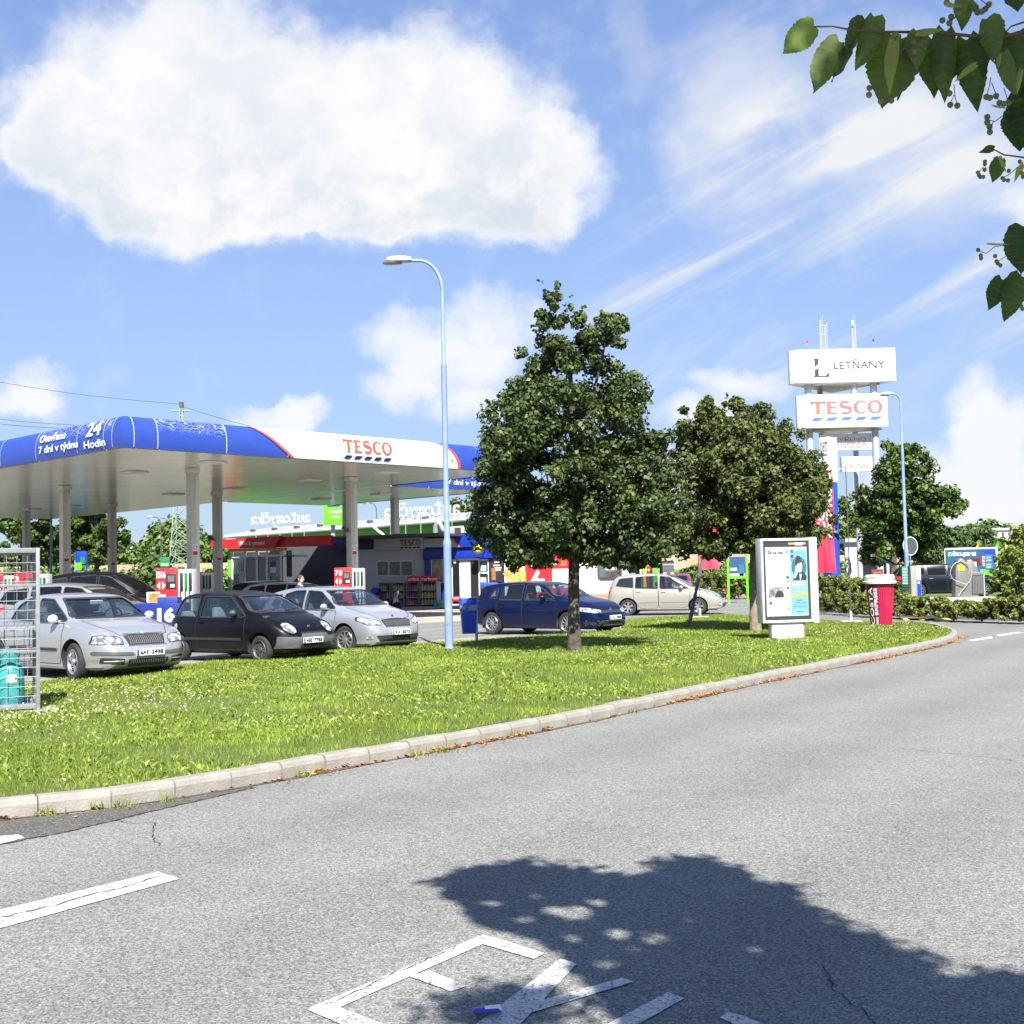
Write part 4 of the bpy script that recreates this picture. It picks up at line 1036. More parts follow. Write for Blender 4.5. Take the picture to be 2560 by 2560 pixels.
SILVER = paint('silver_paint', (.40, .41, .42), .55, .30); SILVERBLUE = paint('silver_blue_paint', (.37, .39, .43), .5, .28); BLACKP = paint('black_paint', (.003, .003, .004), 0, .4, .18, .03)
NAVY = paint('navy_paint', (.002, .006, .035), .1, .3, .35, .04); BEIGE = paint('champagne_paint', (.36, .345, .295), .4, .34); GREYP = paint('grey_green_paint', (.27, .28, .27), .4, .32); DARKRED = paint('dark_red_paint', (.22, .006, .016), .2, .3); BLUEBLACK = paint('blue_black_paint', (.005, .007, .014), .1, .3, .3, .04)
SEDAN = dict(L=4.80, paint=SILVER, origin=3.87, xf=3.87, xr=1.07, R=.325, track=1.52, rim='five', steer=math.radians(-6),
    top=[(0, .60), (.03, .86), (.12, .98), (.45, 1.03), (.80, 1.06), (1.40, 1.36), (1.85, 1.455), (2.35, 1.475), (2.80, 1.44), (3.02, 1.385), (3.72, 1.02), (3.95, .975), (4.35, .90), (4.60, .80), (4.72, .69), (4.78, .60), (4.80, .55)],
    bot=[(0, .40), (.10, .30), (.5, .22), (2.4, .19), (4.3, .19), (4.66, .20), (4.80, .30)], belt=[(0, .92), (1.0, .985), (2.5, .965), (3.8, .93), (4.4, .82), (4.8, .64)],
    half=[(0, .66), (.06, .76), (.25, .84), (.9, .8825), (3.9, .8825), (4.35, .855), (4.60, .79), (4.72, .70), (4.80, .58)], cabw=.66,
    side=[[(2.42, .985), (2.42, 1.385), (2.86, 1.365), (3.52, 1.0)], [(1.48, 1.02), (1.66, 1.27), (1.95, 1.38), (2.34, 1.392), (2.34, .99)]],
    screen=[(-.70, 1.045), (.70, 1.045), (.57, 1.375), (-.57, 1.375)], cab=(1.1, 3.72), back=[(-.62, 1.10), (.62, 1.10), (.52, 1.34), (-.52, 1.34)],
    doors=[[(2.38, .28), (2.38, .965), (3.55, .965), (3.50, .42), (3.42, .28)], [(1.42, .60), (1.40, .98), (2.36, .965), (2.36, .28), (1.60, .28)]],
    moulding=[(2.42, 3.38, .50, .05), (1.62, 2.32, .50, .05)], handles=[(2.60, .84), (1.72, .85)], hood=[[(3.72, .62), (4.30, .60), (4.62, .44), (4.66, .30)]],
    lamps=[[(-.42, .61), (-.42, .70), (-.50, .745), (-.80, .765), (-.84, .63)]],
    front=[('grille', [(-.33, .60), (.33, .60), (.37, .75), (.14, .775), (-.14, .775), (-.37, .75)], TRIM, .006, False), ('lower_grille', [(-.35, .25), (.35, .25), (.37, .37), (-.37, .37)], TRIM, .006, False),
           ('fog_lamp_grille', [(-.76, .32), (-.43, .28), (-.43, .38), (-.76, .41)], TRIM, .006, True), ('bumper_moulding', [(-.83, .455), (-.28, .435), (-.28, .48), (-.83, .51)], GTRIM, .012, True)],
    grille_bars=[(-.31, .31, .615, .745, 17, GTRIM), (-.33, .33, .26, .36, 20, DARK)], hbars=[(-.37, .37, .775, .016, CHROME), (-.36, .36, .592, .011, CHROME), (-.72, -.45, .345, .008, GREY), (.45, .72, .345, .008, GREY)],
    badge=(0, .772, .042), badge_mat=mat('badge_green', (.10, .42, .22), .3, var=.1), seat=2.75, dash=3.35, dashz=1.0, mirror=(3.28, .985), plate=('6A9 2498', .475, .0), mirror_mat=paint('mirror_silver', (.62, .63, .64), .3, .3), rv_mat=mat('pale_mirror', (.5, .55, .5), .4, var=.1))
TWIN = dict(L=3.43, paint=BLACKP, origin=2.75, xf=2.75, xr=.42, R=.275, tw=.165, track=1.42, rim='steel', steer=math.radians(-4),
    top=[(0, .62), (.05, .95), (.22, 1.28), (.42, 1.38), (.9, 1.42), (1.4, 1.425), (1.85, 1.375), (2.15, 1.26), (2.72, .955), (2.98, .86), (3.18, .76), (3.32, .66), (3.40, .57), (3.43, .52)],
    bot=[(0, .38), (.08, .28), (.4, .22), (1.7, .19), (3.1, .19), (3.33, .21), (3.43, .30)], belt=[(0, .86), (1.0, .885), (2.4, .875), (3.0, .78), (3.43, .62)],
    half=[(0, .60), (.08, .70), (.3, .78), (.8, .815), (2.7, .815), (3.05, .79), (3.27, .71), (3.38, .60), (3.43, .48)], cabw=.645,
    side=[[(1.02, .905), (1.06, 1.32), (1.78, 1.315), (2.30, .93), (2.25, .905)], [(.16, .93), (.36, 1.29), (.92, 1.33), (.92, .91)]],
    screen=[(-.66, 1.00), (.66, 1.00), (.54, 1.325), (-.54, 1.325)], cab=(.12, 2.62), back=[(-.55, .98), (.55, .98), (.47, 1.28), (-.47, 1.28)],
    doors=[[(.98, .26), (.98, .90), (1.02, 1.36), (1.80, 1.35), (2.36, .90), (2.36, .40), (2.26, .26)]], moulding=[(.62, 2.28, .45, .055)], handles=[(1.12, .80)], handle_mat=BLACKP,
    hood=[[(2.60, .62), (2.95, .60), (3.22, .42), (3.27, .2)]], lamps=[[(-.40, .60), (-.37, .70), (-.42, .775), (-.52, .79), (-.61, .755), (-.64, .66), (-.58, .60), (-.50, .575)]],
    front=[('upper_grille', [(-.30, .555), (.30, .555), (.31, .60), (-.31, .60)], SEAM, .006, False), ('bumper', [(-.74, .30), (.74, .30), (.74, .53), (.36, .50), (.32, .56), (-.32, .56), (-.36, .50), (-.74, .53)], GTRIM, .02, False),
           ('lower_grille', [(-.42, .33), (.42, .33), (.38, .39), (-.38, .39)], SEAM, .03, False)],
    sides=[('fuel_cap', [(.36 + .055 * math.cos(a), .72 + .055 * math.sin(a)) for a in np.linspace(0, 2 * PI, 12)[:-1]], GREY, .012), ('tail_light', [(-.0, .60), (.09, .60), (.09, .90), (.0, .90)], TAIL, .008)],
    hbars=[(-.36, .36, .415, .012, GTRIM)], badge=(0, .70, .032), seat=1.75, dash=2.45, dashz=.93, mirror=(2.08, .93), mirror_mat=TRIM, plate=('4SE 7785', .445, -.12), seat_mat=SEATBLUE, aerial=1.2)
FABIA = dict(L=3.99, paint=SILVERBLUE, origin=3.17, xf=3.17, xr=.70, R=.305, track=1.50, rim='ten', steer=math.radians(12),
    top=[(0, .68), (.04, .95), (.22, 1.26), (.40, 1.36), (.9, 1.44), (1.6, 1.467), (2.1, 1.43), (2.38, 1.35), (3.02, 1.015), (3.25, .965), (3.62, .88), (3.82, .77), (3.92, .68), (3.97, .60), (3.99, .55)],
    bot=[(0, .40), (.08, .30), (.4, .23), (2, .19), (3.6, .18), (3.88, .19), (3.99, .28)], belt=[(0, .94), (.9, .965), (2.4, .925), (3.1, .90), (3.6, .80), (3.99, .64)],
    half=[(0, .66), (.08, .77), (.3, .83), (.8, .866), (3.1, .866), (3.55, .84), (3.80, .76), (3.92, .66), (3.99, .54)], cabw=.655,
    side=[[(1.76, .955), (1.76, 1.375), (2.20, 1.345), (2.80, .975)], [(.92, .99), (.98, 1.30), (1.30, 1.37), (1.68, 1.38), (1.68, .96)], [(.50, 1.06), (.66, 1.26), (.86, 1.30), (.84, 1.0)]],
    screen=[(-.70, 1.04), (.70, 1.04), (.57, 1.36), (-.57, 1.36)], cab=(.25, 2.98), back=[(-.58, 1.06), (.58, 1.06), (.5, 1.30), (-.5, 1.30)],
    doors=[[(1.72, .26), (1.72, .94), (2.90, .93), (2.84, .42), (2.76, .26)], [(.88, .60), (.88, .96), (1.70, .94), (1.70, .26), (1.10, .26)]], handles=[(1.92, .82), (1.04, .84)], handle_mat=SILVERBLUE,
    hood=[[(3.0, .64), (3.55, .62), (3.80, .46), (3.85, .25)]], lamps=[[(-.46, .62), (-.43, .70), (-.80, .80), (-.82, .72), (-.74, .63)]],
    front=[('grille', [(-.36, .585), (.36, .585), (.41, .72), (.12, .75), (-.12, .75), (-.41, .72)], TRIM, .006, False), ('lower_grille', [(-.52, .27), (.52, .27), (.60, .40), (-.60, .40)], TRIM, .006, False),
           ('fog_lamp', [(-.74, .33), (-.64, .32), (-.64, .38), (-.74, .39)], LAMP, .010, True)],
    grille_bars=[(-.36, .36, .60, .715, 20, DARK)], hbars=[(-.37, .37, .578, .009, CHROME), (-.55, .55, .335, .006, DARK), (-.75, .75, .262, .010, CHROME)], badge=(0, .79, .042),
    seat=2.05, dash=2.7, dashz=.99, mirror=(2.55, .96), plate=('9U4 8573', .46, 0), seat_mat=INTER2)
GOLF = dict(L=4.26, paint=NAVY, origin=3.40, xf=3.40, xr=.78, R=.315, track=1.53, rim='ten', steer=math.radians(0),
    top=[(0, .70), (.05, .98), (.20, 1.26), (.36, 1.38), (.9, 1.435), (1.7, 1.455), (2.2, 1.42), (2.5, 1.35), (3.14, 1.02), (3.4, .965), (3.85, .88), (4.06, .77), (4.18, .67), (4.24, .58), (4.26, .54)],
    bot=[(0, .40), (.08, .30), (.4, .23), (2, .19), (3.9, .18), (4.15, .19), (4.26, .28)], belt=[(0, .92), (.9, .945), (2.5, .925), (3.3, .895), (3.8, .80), (4.26, .62)],
    half=[(0, .68), (.08, .79), (.3, .86), (.8, .895), (3.3, .895), (3.8, .86), (4.05, .78), (4.18, .68), (4.26, .56)], cabw=.66,
    side=[[(1.92, .955), (1.92, 1.365), (2.32, 1.335), (2.94, .97)], [(1.02, .96), (1.08, 1.31), (1.4, 1.36), (1.84, 1.372), (1.84, .955)], [(.64, 1.03), (.80, 1.25), (.96, 1.28), (.93, .97)]],
    screen=[(-.72, 1.045), (.72, 1.045), (.58, 1.35), (-.58, 1.35)], cab=(.25, 3.08), back=[(-.6, 1.02), (.6, 1.02), (.52, 1.31), (-.52, 1.31)],
    doors=[[(1.88, .26), (1.88, .94), (3.06, .93), (3.0, .42), (2.92, .26)], [(.98, .60), (.98, .94), (1.86, .94), (1.86, .26), (1.2, .26)]], handles=[(2.08, .82), (1.16, .83)], handle_mat=NAVY,
    hood=[[(3.15, .66), (3.75, .64), (4.02, .5), (4.08, .25)]], lamps=[[(-.44, .58), (-.43, .665), (-.84, .745), (-.86, .64), (-.70, .59)]],
    front=[('grille', [(-.42, .585), (.42, .585), (.44, .66), (-.44, .66)], TRIM, .006, False), ('lower_grille', [(-.55, .25), (.55, .25), (.60, .38), (-.60, .38)], TRIM, .006, False),
           ('fog_lamp_trim', [(-.80, .30), (-.66, .27), (-.64, .36), (-.82, .37)], TRIM, .010, True)],
    hbars=[(-.42, .42, .605, .007, CHROME), (-.80, .80, .385, .008, CHROME), (-.78, .78, .27, .008, CHROME)], badge=(0, .665, .055), seat=2.2, dash=2.85, dashz=.98, mirror=(2.62, .955), plate=('7AU 3989', .465, 0), seat_mat=INTER2)
SCENIC = dict(L=4.49, paint=BEIGE, origin=3.55, xf=3.55, xr=.82, R=.32, track=1.52, rim='six',
    top=[(0, .72), (.03, 1.0), (.22, 1.40), (.40, 1.55), (.9, 1.62), (1.7, 1.645), (2.2, 1.61), (2.6, 1.50), (3.40, 1.07), (3.6, 1.0), (4.0, .90), (4.25, .78), (4.40, .67), (4.46, .60), (4.49, .56)],
    bot=[(0, .40), (.08, .30), (.4, .23), (2, .19), (4.1, .19), (4.37, .20), (4.49, .30)], belt=[(0, 1.02), (.9, 1.05), (2.6, 1.00), (3.4, .94), (4.0, .82), (4.49, .64)],
    half=[(0, .70), (.08, .80), (.3, .87), (.8, .905), (3.5, .905), (4.0, .86), (4.28, .77), (4.42, .67), (4.49, .55)], cabw=.70,
    side=[[(2.08, 1.03), (2.08, 1.53), (2.45, 1.48), (3.22, 1.02)], [(1.12, 1.07), (1.14, 1.50), (2.0, 1.54), (2.0, 1.03)], [(.35, 1.16), (.50, 1.44), (1.04, 1.49), (1.04, 1.08)]], tinted=(2,), rear_glass=DARKGLASS,
    screen=[(-.72, 1.10), (.72, 1.10), (.60, 1.52), (-.60, 1.52)], cab=(.2, 3.3), back=[(-.6, 1.12), (.6, 1.12), (.54, 1.46), (-.54, 1.46)],
    doors=[[(2.04, .28), (2.04, 1.02), (3.28, 1.0), (3.2, .42), (3.1, .28)], [(1.06, .64), (1.04, 1.06), (2.02, 1.02), (2.02, .28), (1.30, .28)]], handles=[(2.22, .90), (1.24, .93)], handle_mat=BEIGE,
    moulding=[(2.12, 3.1, .50, .055), (1.3, 1.98, .50, .055)], mould_mat=BEIGE, hood=[[(3.4, .68), (3.95, .64), (4.22, .4)]], lamps=[[(-.44, .68), (-.46, .76), (-.82, .86), (-.84, .76), (-.70, .69)]],
    front=[('grille', [(-.36, .60), (-.08, .60), (-.08, .70), (-.36, .70)], TRIM, .006, True), ('lower_grille', [(-.55, .28), (.55, .28), (.55, .42), (-.55, .42)], TRIM, .006, False), ('fog_lamp', [(-.74, .36), (-.62, .34), (-.62, .42), (-.74, .43)], LAMP, .010, True)],
    sides=[('tail_light', [(-.0, .78), (.10, .80), (.20, 1.10), (.16, 1.14), (.0, 1.0)], TAIL, .008)], hbars=[(-.5, .5, .35, .006, DARK)], badge=(0, .67, .045), seat=2.4, dash=3.1, dashz=1.04, mirror=(2.9, 1.02), plate=('1AB 8345', .50, 0), seat_mat=INTER2)
del SCENIC['plate']; SCENIC['plate'] = ('', .50, 0)
ESTATE = dict(L=4.70, paint=GREYP, origin=3.80, xf=3.80, xr=1.00, R=.32, track=1.53, rim='ten', hollow=False, glass=OPG,
    top=[(0, .70), (.04, .98), (.30, 1.30), (.50, 1.42), (1.0, 1.49), (2.0, 1.50), (2.6, 1.45), (2.9, 1.38), (3.6, 1.03), (3.9, .97), (4.3, .88), (4.5, .78), (4.62, .67), (4.68, .59), (4.70, .55)],
    bot=[(0, .40), (.08, .30), (.4, .23), (2, .19), (4.3, .18), (4.58, .19), (4.70, .28)], belt=[(0, .95), (1, .97), (2.6, .94), (3.8, .90), (4.3, .80), (4.7, .63)],
    half=[(0, .68), (.08, .79), (.3, .86), (.8, .89), (3.8, .89), (4.2, .86), (4.48, .78), (4.62, .68), (4.70, .56)], cabw=.66,
    side=[[(2.30, .97), (2.30, 1.40), (2.75, 1.36), (3.40, .98)], [(1.40, .98), (1.40, 1.40), (2.22, 1.41), (2.22, .97)], [(.50, 1.06), (.66, 1.33), (1.30, 1.39), (1.30, .99)]],
    screen=[(-.72, 1.05), (.72, 1.05), (.58, 1.39), (-.58, 1.39)], cab=(.3, 3.5), back=[(-.6, 1.02), (.6, 1.02), (.52, 1.36), (-.52, 1.36)],
    doors=[[(2.26, .26), (2.26, .95), (3.46, .94), (3.36, .42), (3.3, .26)], [(1.36, .60), (1.36, .96), (2.24, .95), (2.24, .26), (1.5, .26)]], handles=[(2.45, .83), (1.55, .84)], handle_mat=GREYP,
    lamps=[[(-.44, .60), (-.44, .68), (-.82, .76), (-.84, .68), (-.70, .61)]], front=[('grille', [(-.36, .58), (.36, .58), (.38, .69), (-.38, .69)], TRIM, .006, False), ('lower_grille', [(-.5, .26), (.5, .26), (.5, .37), (-.5, .37)], TRIM, .006, False)],
    rear=[('tail_light', [(-.56, .80), (-.86, .80), (-.86, .96), (-.56, .93)], TAIL, .008, True)], sides=[('tail_light', [(-.0, .80), (.16, .82), (.14, .97), (.0, .97)], TAIL, .008)], mirror=(3.02, .97), seat=2.5, dash=3.2, dashz=.98, plate=('', .46, 0), rplate=('', .62))
def variant(base, **kw): d = dict(base); d.update(kw); return d

c1 = make_car(SEDAN, 'parked_sedan', 'silver sedan parked right behind the gas bottle cage, plate 6A9 2498'); place_front_wheel(c1, SEDAN, 184, 1704, -43)
c2 = make_car(TWIN, 'parked_hatchback', 'small black three-door hatchback with grey bumper, dented sill and steel wheels, plate 4SE 7785'); place_front_wheel(c2, TWIN, 650, 1660, -36); c2.scale = (1.04, 1.02, 1.0)
c3 = make_car(FABIA, 'parked_hatchback', 'pale silver five-door hatchback with chrome-lined black grille parked beside the black hatchback'); place_front_wheel(c3, FABIA, 862, 1636, -42)
c4 = make_car(GOLF, 'parked_hatchback', 'dark navy blue hatchback parked behind the tall tree and the blue litter bin'); place_front_wheel(c4, GOLF, 1420, 1590, -40)
c5 = make_car(SCENIC, 'moving_minivan', 'beige minivan with dark rear glass driving past behind the grass island'); place_front_wheel(c5, SCENIC, 1746, 1537, -14); c5.scale = (.97, .97, .97)
# ================================================================ helpers for walls laid out from the photograph
class Frame:
    """a vertical plane in the world: origin (x, y), heading rz; local x runs along it, local y away from the viewer"""
    def __init__(s, ox, oy, rz_deg, z=0.0):
        s.o = Vector((ox, oy, z)); s.rz = math.radians(rz_deg); s.M = Matrix.Translation(s.o) @ Matrix.Rotation(s.rz, 4, 'Z'); s.I = s.M.inverted()
    def at(s, px, py, y0=0.0):
        a = s.I @ Vector((0, 0, EYE)); d = (s.I.to_3x3() @ ray(px, py)); t = (y0 - a.y) / d.y
        return a.x + d.x * t, a.z + d.z * t
    def root(s, name, label, cat, group=None): return thing(name, label, cat, s.o, s.rz, group)
    def rect(s, px0, py0, px1, py1, y0=0.0):
        xm, ym = (px0 + px1) / 2, (py0 + py1) / 2
        a = s.at(px0, ym, y0)[0]; b = s.at(px1, ym, y0)[0]; c = s.at(xm, py1, y0)[1]; d = s.at(xm, py0, y0)[1]
        return a, b, c, d
    def panel(s, name, par, px, y0, th, m, bevel=0, zmin=None):
        a, b, c, d = s.rect(*px, y0)
        if zmin is not None: c = zmin
        return MB().box(a, b, y0 - th, y0, c, d).build(name, m, par, bevel=bevel)
    def text(s, txt, par, px, y0, m, bold=.0, name='lettering', flip=False):
        a, b, c, d = s.rect(*px, y0); mb = MB(); letters(mb, txt, a, b, c, d, lambda x, z: Vector((x, y0, z)), bold, flip); return mb.build(name, m, par, fix=False)
SOFF = None
def soffit_mat():
    m = bpy.data.materials.new('soffit_sheet'); m.use_nodes = True; t = NT(m.node_tree); b = t.n['Principled BSDF']
    tc = t.node('ShaderNodeTexCoord'); P = tc.outputs['Object']
    c = t.ramp(t.noise(.8, 5, .6, P), [(.3, (.60, .57, .50)), (.7, (.74, .72, .66))]); t.l.new(c, b.inputs['Base Color'])
    b.inputs['Roughness'].default_value = .17; b.inputs['Specular IOR Level'].default_value = .7; b.inputs['Metallic'].default_value = .12
    mp = t.node('ShaderNodeMapping'); t.l.new(P, mp.inputs[0]); mp.inputs['Scale'].default_value = (1.2, 34, 1)
    bn = t.node('ShaderNodeBump'); bn.inputs['Strength'].default_value = .10; bn.inputs['Distance'].default_value = .02
    t.l.new(t.noise(1, 3, .6, mp.outputs[0]), bn.inputs['Height']); t.l.new(bn.outputs[0], b.inputs['Normal']); return m
def peel_mat():
    m = bpy.data.materials.new('peeling_blue_film'); m.use_nodes = True; t = NT(m.node_tree); b = t.n['Principled BSDF']
    P = t.node('ShaderNodeTexCoord').outputs['Object']; sep = t.node('ShaderNodeSeparateXYZ'); t.l.new(P, sep.inputs[0])
    mp = t.node('ShaderNodeMapping'); t.l.new(P, mp.inputs[0]); mp.inputs['Scale'].default_value = (1.0, 1.0, 3.0)
    wn = t.n.new('ShaderNodeTexNoise'); wn.inputs['Scale'].default_value = 2.2; t.l.new(P, wn.inputs['Vector'])
    ad = t.node('ShaderNodeVectorMath', operation='ADD'); t.l.new(mp.outputs[0], ad.inputs[0]); t.l.new(wn.outputs['Color'], ad.inputs[1])
    v = t.n.new('ShaderNodeTexVoronoi'); v.feature = 'DISTANCE_TO_EDGE'; v.inputs['Scale'].default_value = 3.6; t.l.new(ad.outputs[0], v.inputs['Vector'])
    cr = t.m('SUBTRACT', 1, t.smooth(v.outputs['Distance'], .006, .035))
    top = t.smooth(t.m('ADD', sep.outputs[2], t.m('MULTIPLY', t.noise(1.2, 4, .6, P), .5)), 6.3, 6.62)
    f = t.m('MULTIPLY', cr, top)
    t.l.new(t.mix(t.m('MULTIPLY', f, .75), (.022, .055, .30, 1), (.62, .66, .72, 1)), b.inputs['Base Color']); b.inputs['Roughness'].default_value = .35; return m
SOFF = soffit_mat(); PEEL = peel_mat(); FBLUE = mat('fascia_blue', (.022, .055, .30), .42, var=.08, scale=2); FWHITE = mat('fascia_white', (.56, .56, .55), .35, var=.04)
COLM = mat('column_grey', (.50, .49, .45), .5, var=.06); COLM2 = mat('column_pale', (.60, .59, .55), .5, var=.05)
HC, FH = 5.6, .95
cano = thing('petrol_canopy', 'flat station canopy with rounded blue and white fascia on square grey columns', 'canopy')
E1n, E2n = E1, E2
def fasc(origin, along, outward):
    def f(a, t, off=0.0):
        # bulging section: slightly flatter at the bottom, rolled back at the top
        ang = -.35 + 2.05 * t
        o = .30 * math.cos(ang - .15) - .12; z = HC + FH * (math.sin(ang * .9) + math.sin(.315)) / (math.sin(1.53) + math.sin(.315))
        p = origin + along * a + outward * (o + off); return Vector((p.x, p.y, z + off * .3))
    return f
def fpatch(f, poly, off, name, m, par):
    out = resample([Vector(p) for p in poly], .08); n = len(out); X = [p.x for p in out]; Y = [p.y for p in out]
    gx, gy = np.meshgrid(np.arange(min(X) + .05, max(X), .5), np.arange(.05, 1, .05)); gx, gy = gx.ravel(), gy.ravel(); k = pip([(p.x, p.y) for p in out], gx, gy)
    pts = out + [Vector((float(a), float(b))) for a, b in zip(gx[k], gy[k])]
    vs, es, fs, *_ = delaunay_2d_cdt(pts, [(i, (i + 1) % n) for i in range(n)], [list(range(n))], 1, 1e-5)
    mb = MB(); mb.add([f(v.x, v.y, off) for v in vs], [list(q) for q in fs]); return mb.build(name, m, par, smooth=70, fix=False)
def fpanel(f, a0, a1, m, par=None):
    mb = MB(); g = .018; mb.grid(lambda u, v: f(a0 + g + (a1 - a0 - 2 * g) * u, v), 4, 14); return mb.build('fascia_panel', m, par or cano, smooth=70, fix=False)
P0 = CA.copy()
ff = fasc(P0 + E1 * 0 + E2 * 0, E1, -E2)           # front face
fl = fasc(P0, E2, -E1)                              # left face
tf = lambda fz: ((math.asin(max(-1, min(1, 1.3095 * fz - .3098))) / .9) + .35) / 2.05
for f0 in (ff, fl):
    mb = MB(); mb.grid(lambda u, v: f0(.27 * u - (1 - u) * (.30 * math.cos(-.5 + 2.05 * v) - .12), v), 3, 14); mb.build('fascia_corner', FBLUE, cano, smooth=70, fix=False)
fr_j = [.28, 1.06, 3.46, 5.8, 8.0, 8.6, 9.15, 9.75, 10.3, 12.4, 14.6, 16.7]
for a, b in zip(fr_j, fr_j[1:]): fpanel(ff, a, b, PEEL if 1 < a < 3 else FBLUE)
le_j = [.28, .78, 2.4, 5.1, 7.65, 11, 14.5, 18, 22, 26, 30, 34, 38]
for a, b in zip(le_j, le_j[1:]): fpanel(fl, a, b, PEEL if a < 5 else FBLUE)
# white field with red rims
lc = [(4.35 + 1.65 * (1 - t) ** 1.25, t) for t in np.linspace(1, 0, 9)]; rc = [(12.2 + 1.35 * (1 - t ** 1.9), t) for t in np.linspace(0, 1, 9)]
fpatch(ff, lc + rc, .025, 'white_field', FWHITE, cano)
for cv in (lc, rc): fpatch(ff, [(a - .07, t) for a, t in cv] + [(a + .07, t) for a, t in reversed(cv)], .035, 'red_rim', TRED, cano)
for a in (5.8, 8.0, 8.6, 9.15, 9.75, 10.3, 12.4):
    mb = MB(); mb.grid(lambda u, v: ff(a - .012 + .024 * u, .02 + .96 * v, .032), 1, 12); mb.build('panel_joint', GREY, cano, fix=False)
for a in fr_j[:4]:
    mb = MB(); mb.grid(lambda u, v: ff(a - .01 + .02 * u, .02 + .96 * v, .004), 1, 12); mb.build('panel_joint', mat('joint_white', (.5, .52, .56), .7), cano, fix=False)
for a in le_j[:6]:
    mb = MB(); mb.grid(lambda u, v: fl(a - .01 + .02 * u, .02 + .96 * v, .004), 1, 12); mb.build('panel_joint', mat('joint_white'), cano, fix=False)
serif_logo(lambda x, z: ff(x, tf(z), .045), 8.08, 10.25, .10, .80, TRED, NAVYL, cano, sub=9)
LW = mat('letter_white', (.74, .74, .72), .5, var=.04)
for txt, a0, a1, t0, t1 in (('24', 1.80, .92, .47, .93), ('Hodin', 1.90, .62, .10, .34), ('Otevřeno', 4.80, 3.08, .56, .84), ('7 dní v týdnu', 4.82, 2.27, .12, .44)):
    drape(txt, a0, a1, t0, t1, lambda x, z: fl(x, tf(z), .035), .02, .08).build('lettering', LW, cano, fix=False)
# soffit, roof
A0, A1, B0, B1 = .12, 16.6, .12, 38
def flat(name, quad, z, m, par=cano, flip=False):
    mb = MB(); v = [EP(a, b, z) for a, b in quad]; mb.poly(v[::-1] if flip else v); return mb.build(name, m, par, fix=False)
mb = MB(); q = [EP(a, b) for a, b in ((A0, B0), (A1, B0), (A1, B1), (A0, B1))]; mb.add([(p.x, p.y, HC + .01) for p in q] + [(p.x, p.y, HC + FH - .12) for p in q], [(0, 1, 2, 3), (7, 6, 5, 4), (0, 4, 5, 1), (1, 5, 6, 2), (2, 6, 7, 3), (3, 7, 4, 0)]); mb.build('soffit', SOFF, cano)
# right end fascia of the main canopy
fr = fasc(EP(16.7, 0), E2, E1)
for a, b in ((0, 3.7), (3.7, 7.4)): fpanel(fr, a, b, FBLUE)
for a in (4.2,): pass
lamp_px = [(336, 1180), (530, 1155), (434, 1235), (586, 1221), (772, 1200), (967, 1180), (804, 1247), (953, 1235), (80, 1273), (176, 1264)]
LAMPG = mat('lamp_cover', (.75, .76, .74), .25, var=0)
for p in lamp_px:
    g = G(p[0], p[1], HC); mb = MB(); mb.xf = Matrix.Translation(g) @ Matrix.Rotation(math.atan2(E1.y, E1.x), 4, 'Z'); mb.cbox((0, 0, -.02), (.75, .75, .05)); fr_ = mb.build('canopy_lamp', LAMPG, cano, bevel=.01)
    mb = MB(); mb.xf = Matrix.Translation(g) @ Matrix.Rotation(math.atan2(E1.y, E1.x), 4, 'Z'); mb.cbox((0, 0, -.05), (.6, .6, .02)); mb.build('lamp_cover', LAMPG, fr_, bevel=.005)
ang1 = math.atan2(E1.y, E1.x)
SIGNR = mat('sign_red', (.55, .02, .02), .5)
def column(a, b, s=.31, h=HC, sign=True, cam_=False):
    p = EP(a, b); M = Matrix.Translation(p) @ Matrix.Rotation(ang1, 4, 'Z')
    mb = MB(); mb.xf = M; mb.box(-s / 2, s / 2, -s / 2, s / 2, .03, h); c = mb.build('column', COLM, cano, bevel=.012)
    mb = MB(); mb.xf = M; mb.box(s / 2 - .14, s / 2 + .012, -s / 2 - .012, -s / 2 + .03, .03, h - .3); mb.build('lit_side_strip', COLM2, c)  # strip added for its paler colour: the column's sunlit right side, painted
    mb = MB(); mb.xf = M; mb.box(-s / 2 - .04, s / 2 + .04, -s / 2 - .04, s / 2 + .04, h - .16, h - .001); mb.build('column_head', COLM2, c, bevel=.01)
    mb = MB(); mb.xf = M; mb.box(-.35, .35, -.35, .35, .03, .12); mb.build('column_base', CONC, c, bevel=.02)
    if sign:
        # faces the viewer's side of the column
        y = -s / 2 - .014; mb = MB(); mb.xf = M; mb.box(-.12, .08, y - .006, y, 2.55, 2.95); sg = mb.build('no_smoking_sign', LW, c)
        mb = MB(); mb.xf = M
        ring = [(-.02 + .075 * math.cos(t), 2.83 + .075 * math.sin(t)) for t in np.linspace(0, 2 * PI, 17)]; ri = [(-.02 + .055 * math.cos(t), 2.83 + .055 * math.sin(t)) for t in np.linspace(0, 2 * PI, 17)]
        for i in range(16): mb.poly([(*ring[i][:1], y - .009, ring[i][1]), (ring[i + 1][0], y - .009, ring[i + 1][1]), (ri[i + 1][0], y - .009, ri[i + 1][1]), (ri[i][0], y - .009, ri[i][1])])
        mb.build('prohibition_ring', SIGNR, sg, fix=False)
        mb = MB(); mb.xf = M; mb.box(-.11, .07, y - .010, y - .006, 2.57, 2.70); mb.build('sign_text_bar', SIGNR, sg)
    if cam_:
        mb = MB(); mb.xf = M @ Matrix.Translation((-s / 2 - .22, -.1, 3.55)) @ Matrix.Rotation(.5, 4, 'Y'); mb.box(-.18, .12, -.06, .06, -.06, .06); mb.box(.1, .3, -.015, .015, -.01, .015); mb.build('security_camera', DARK, c, bevel=.01)
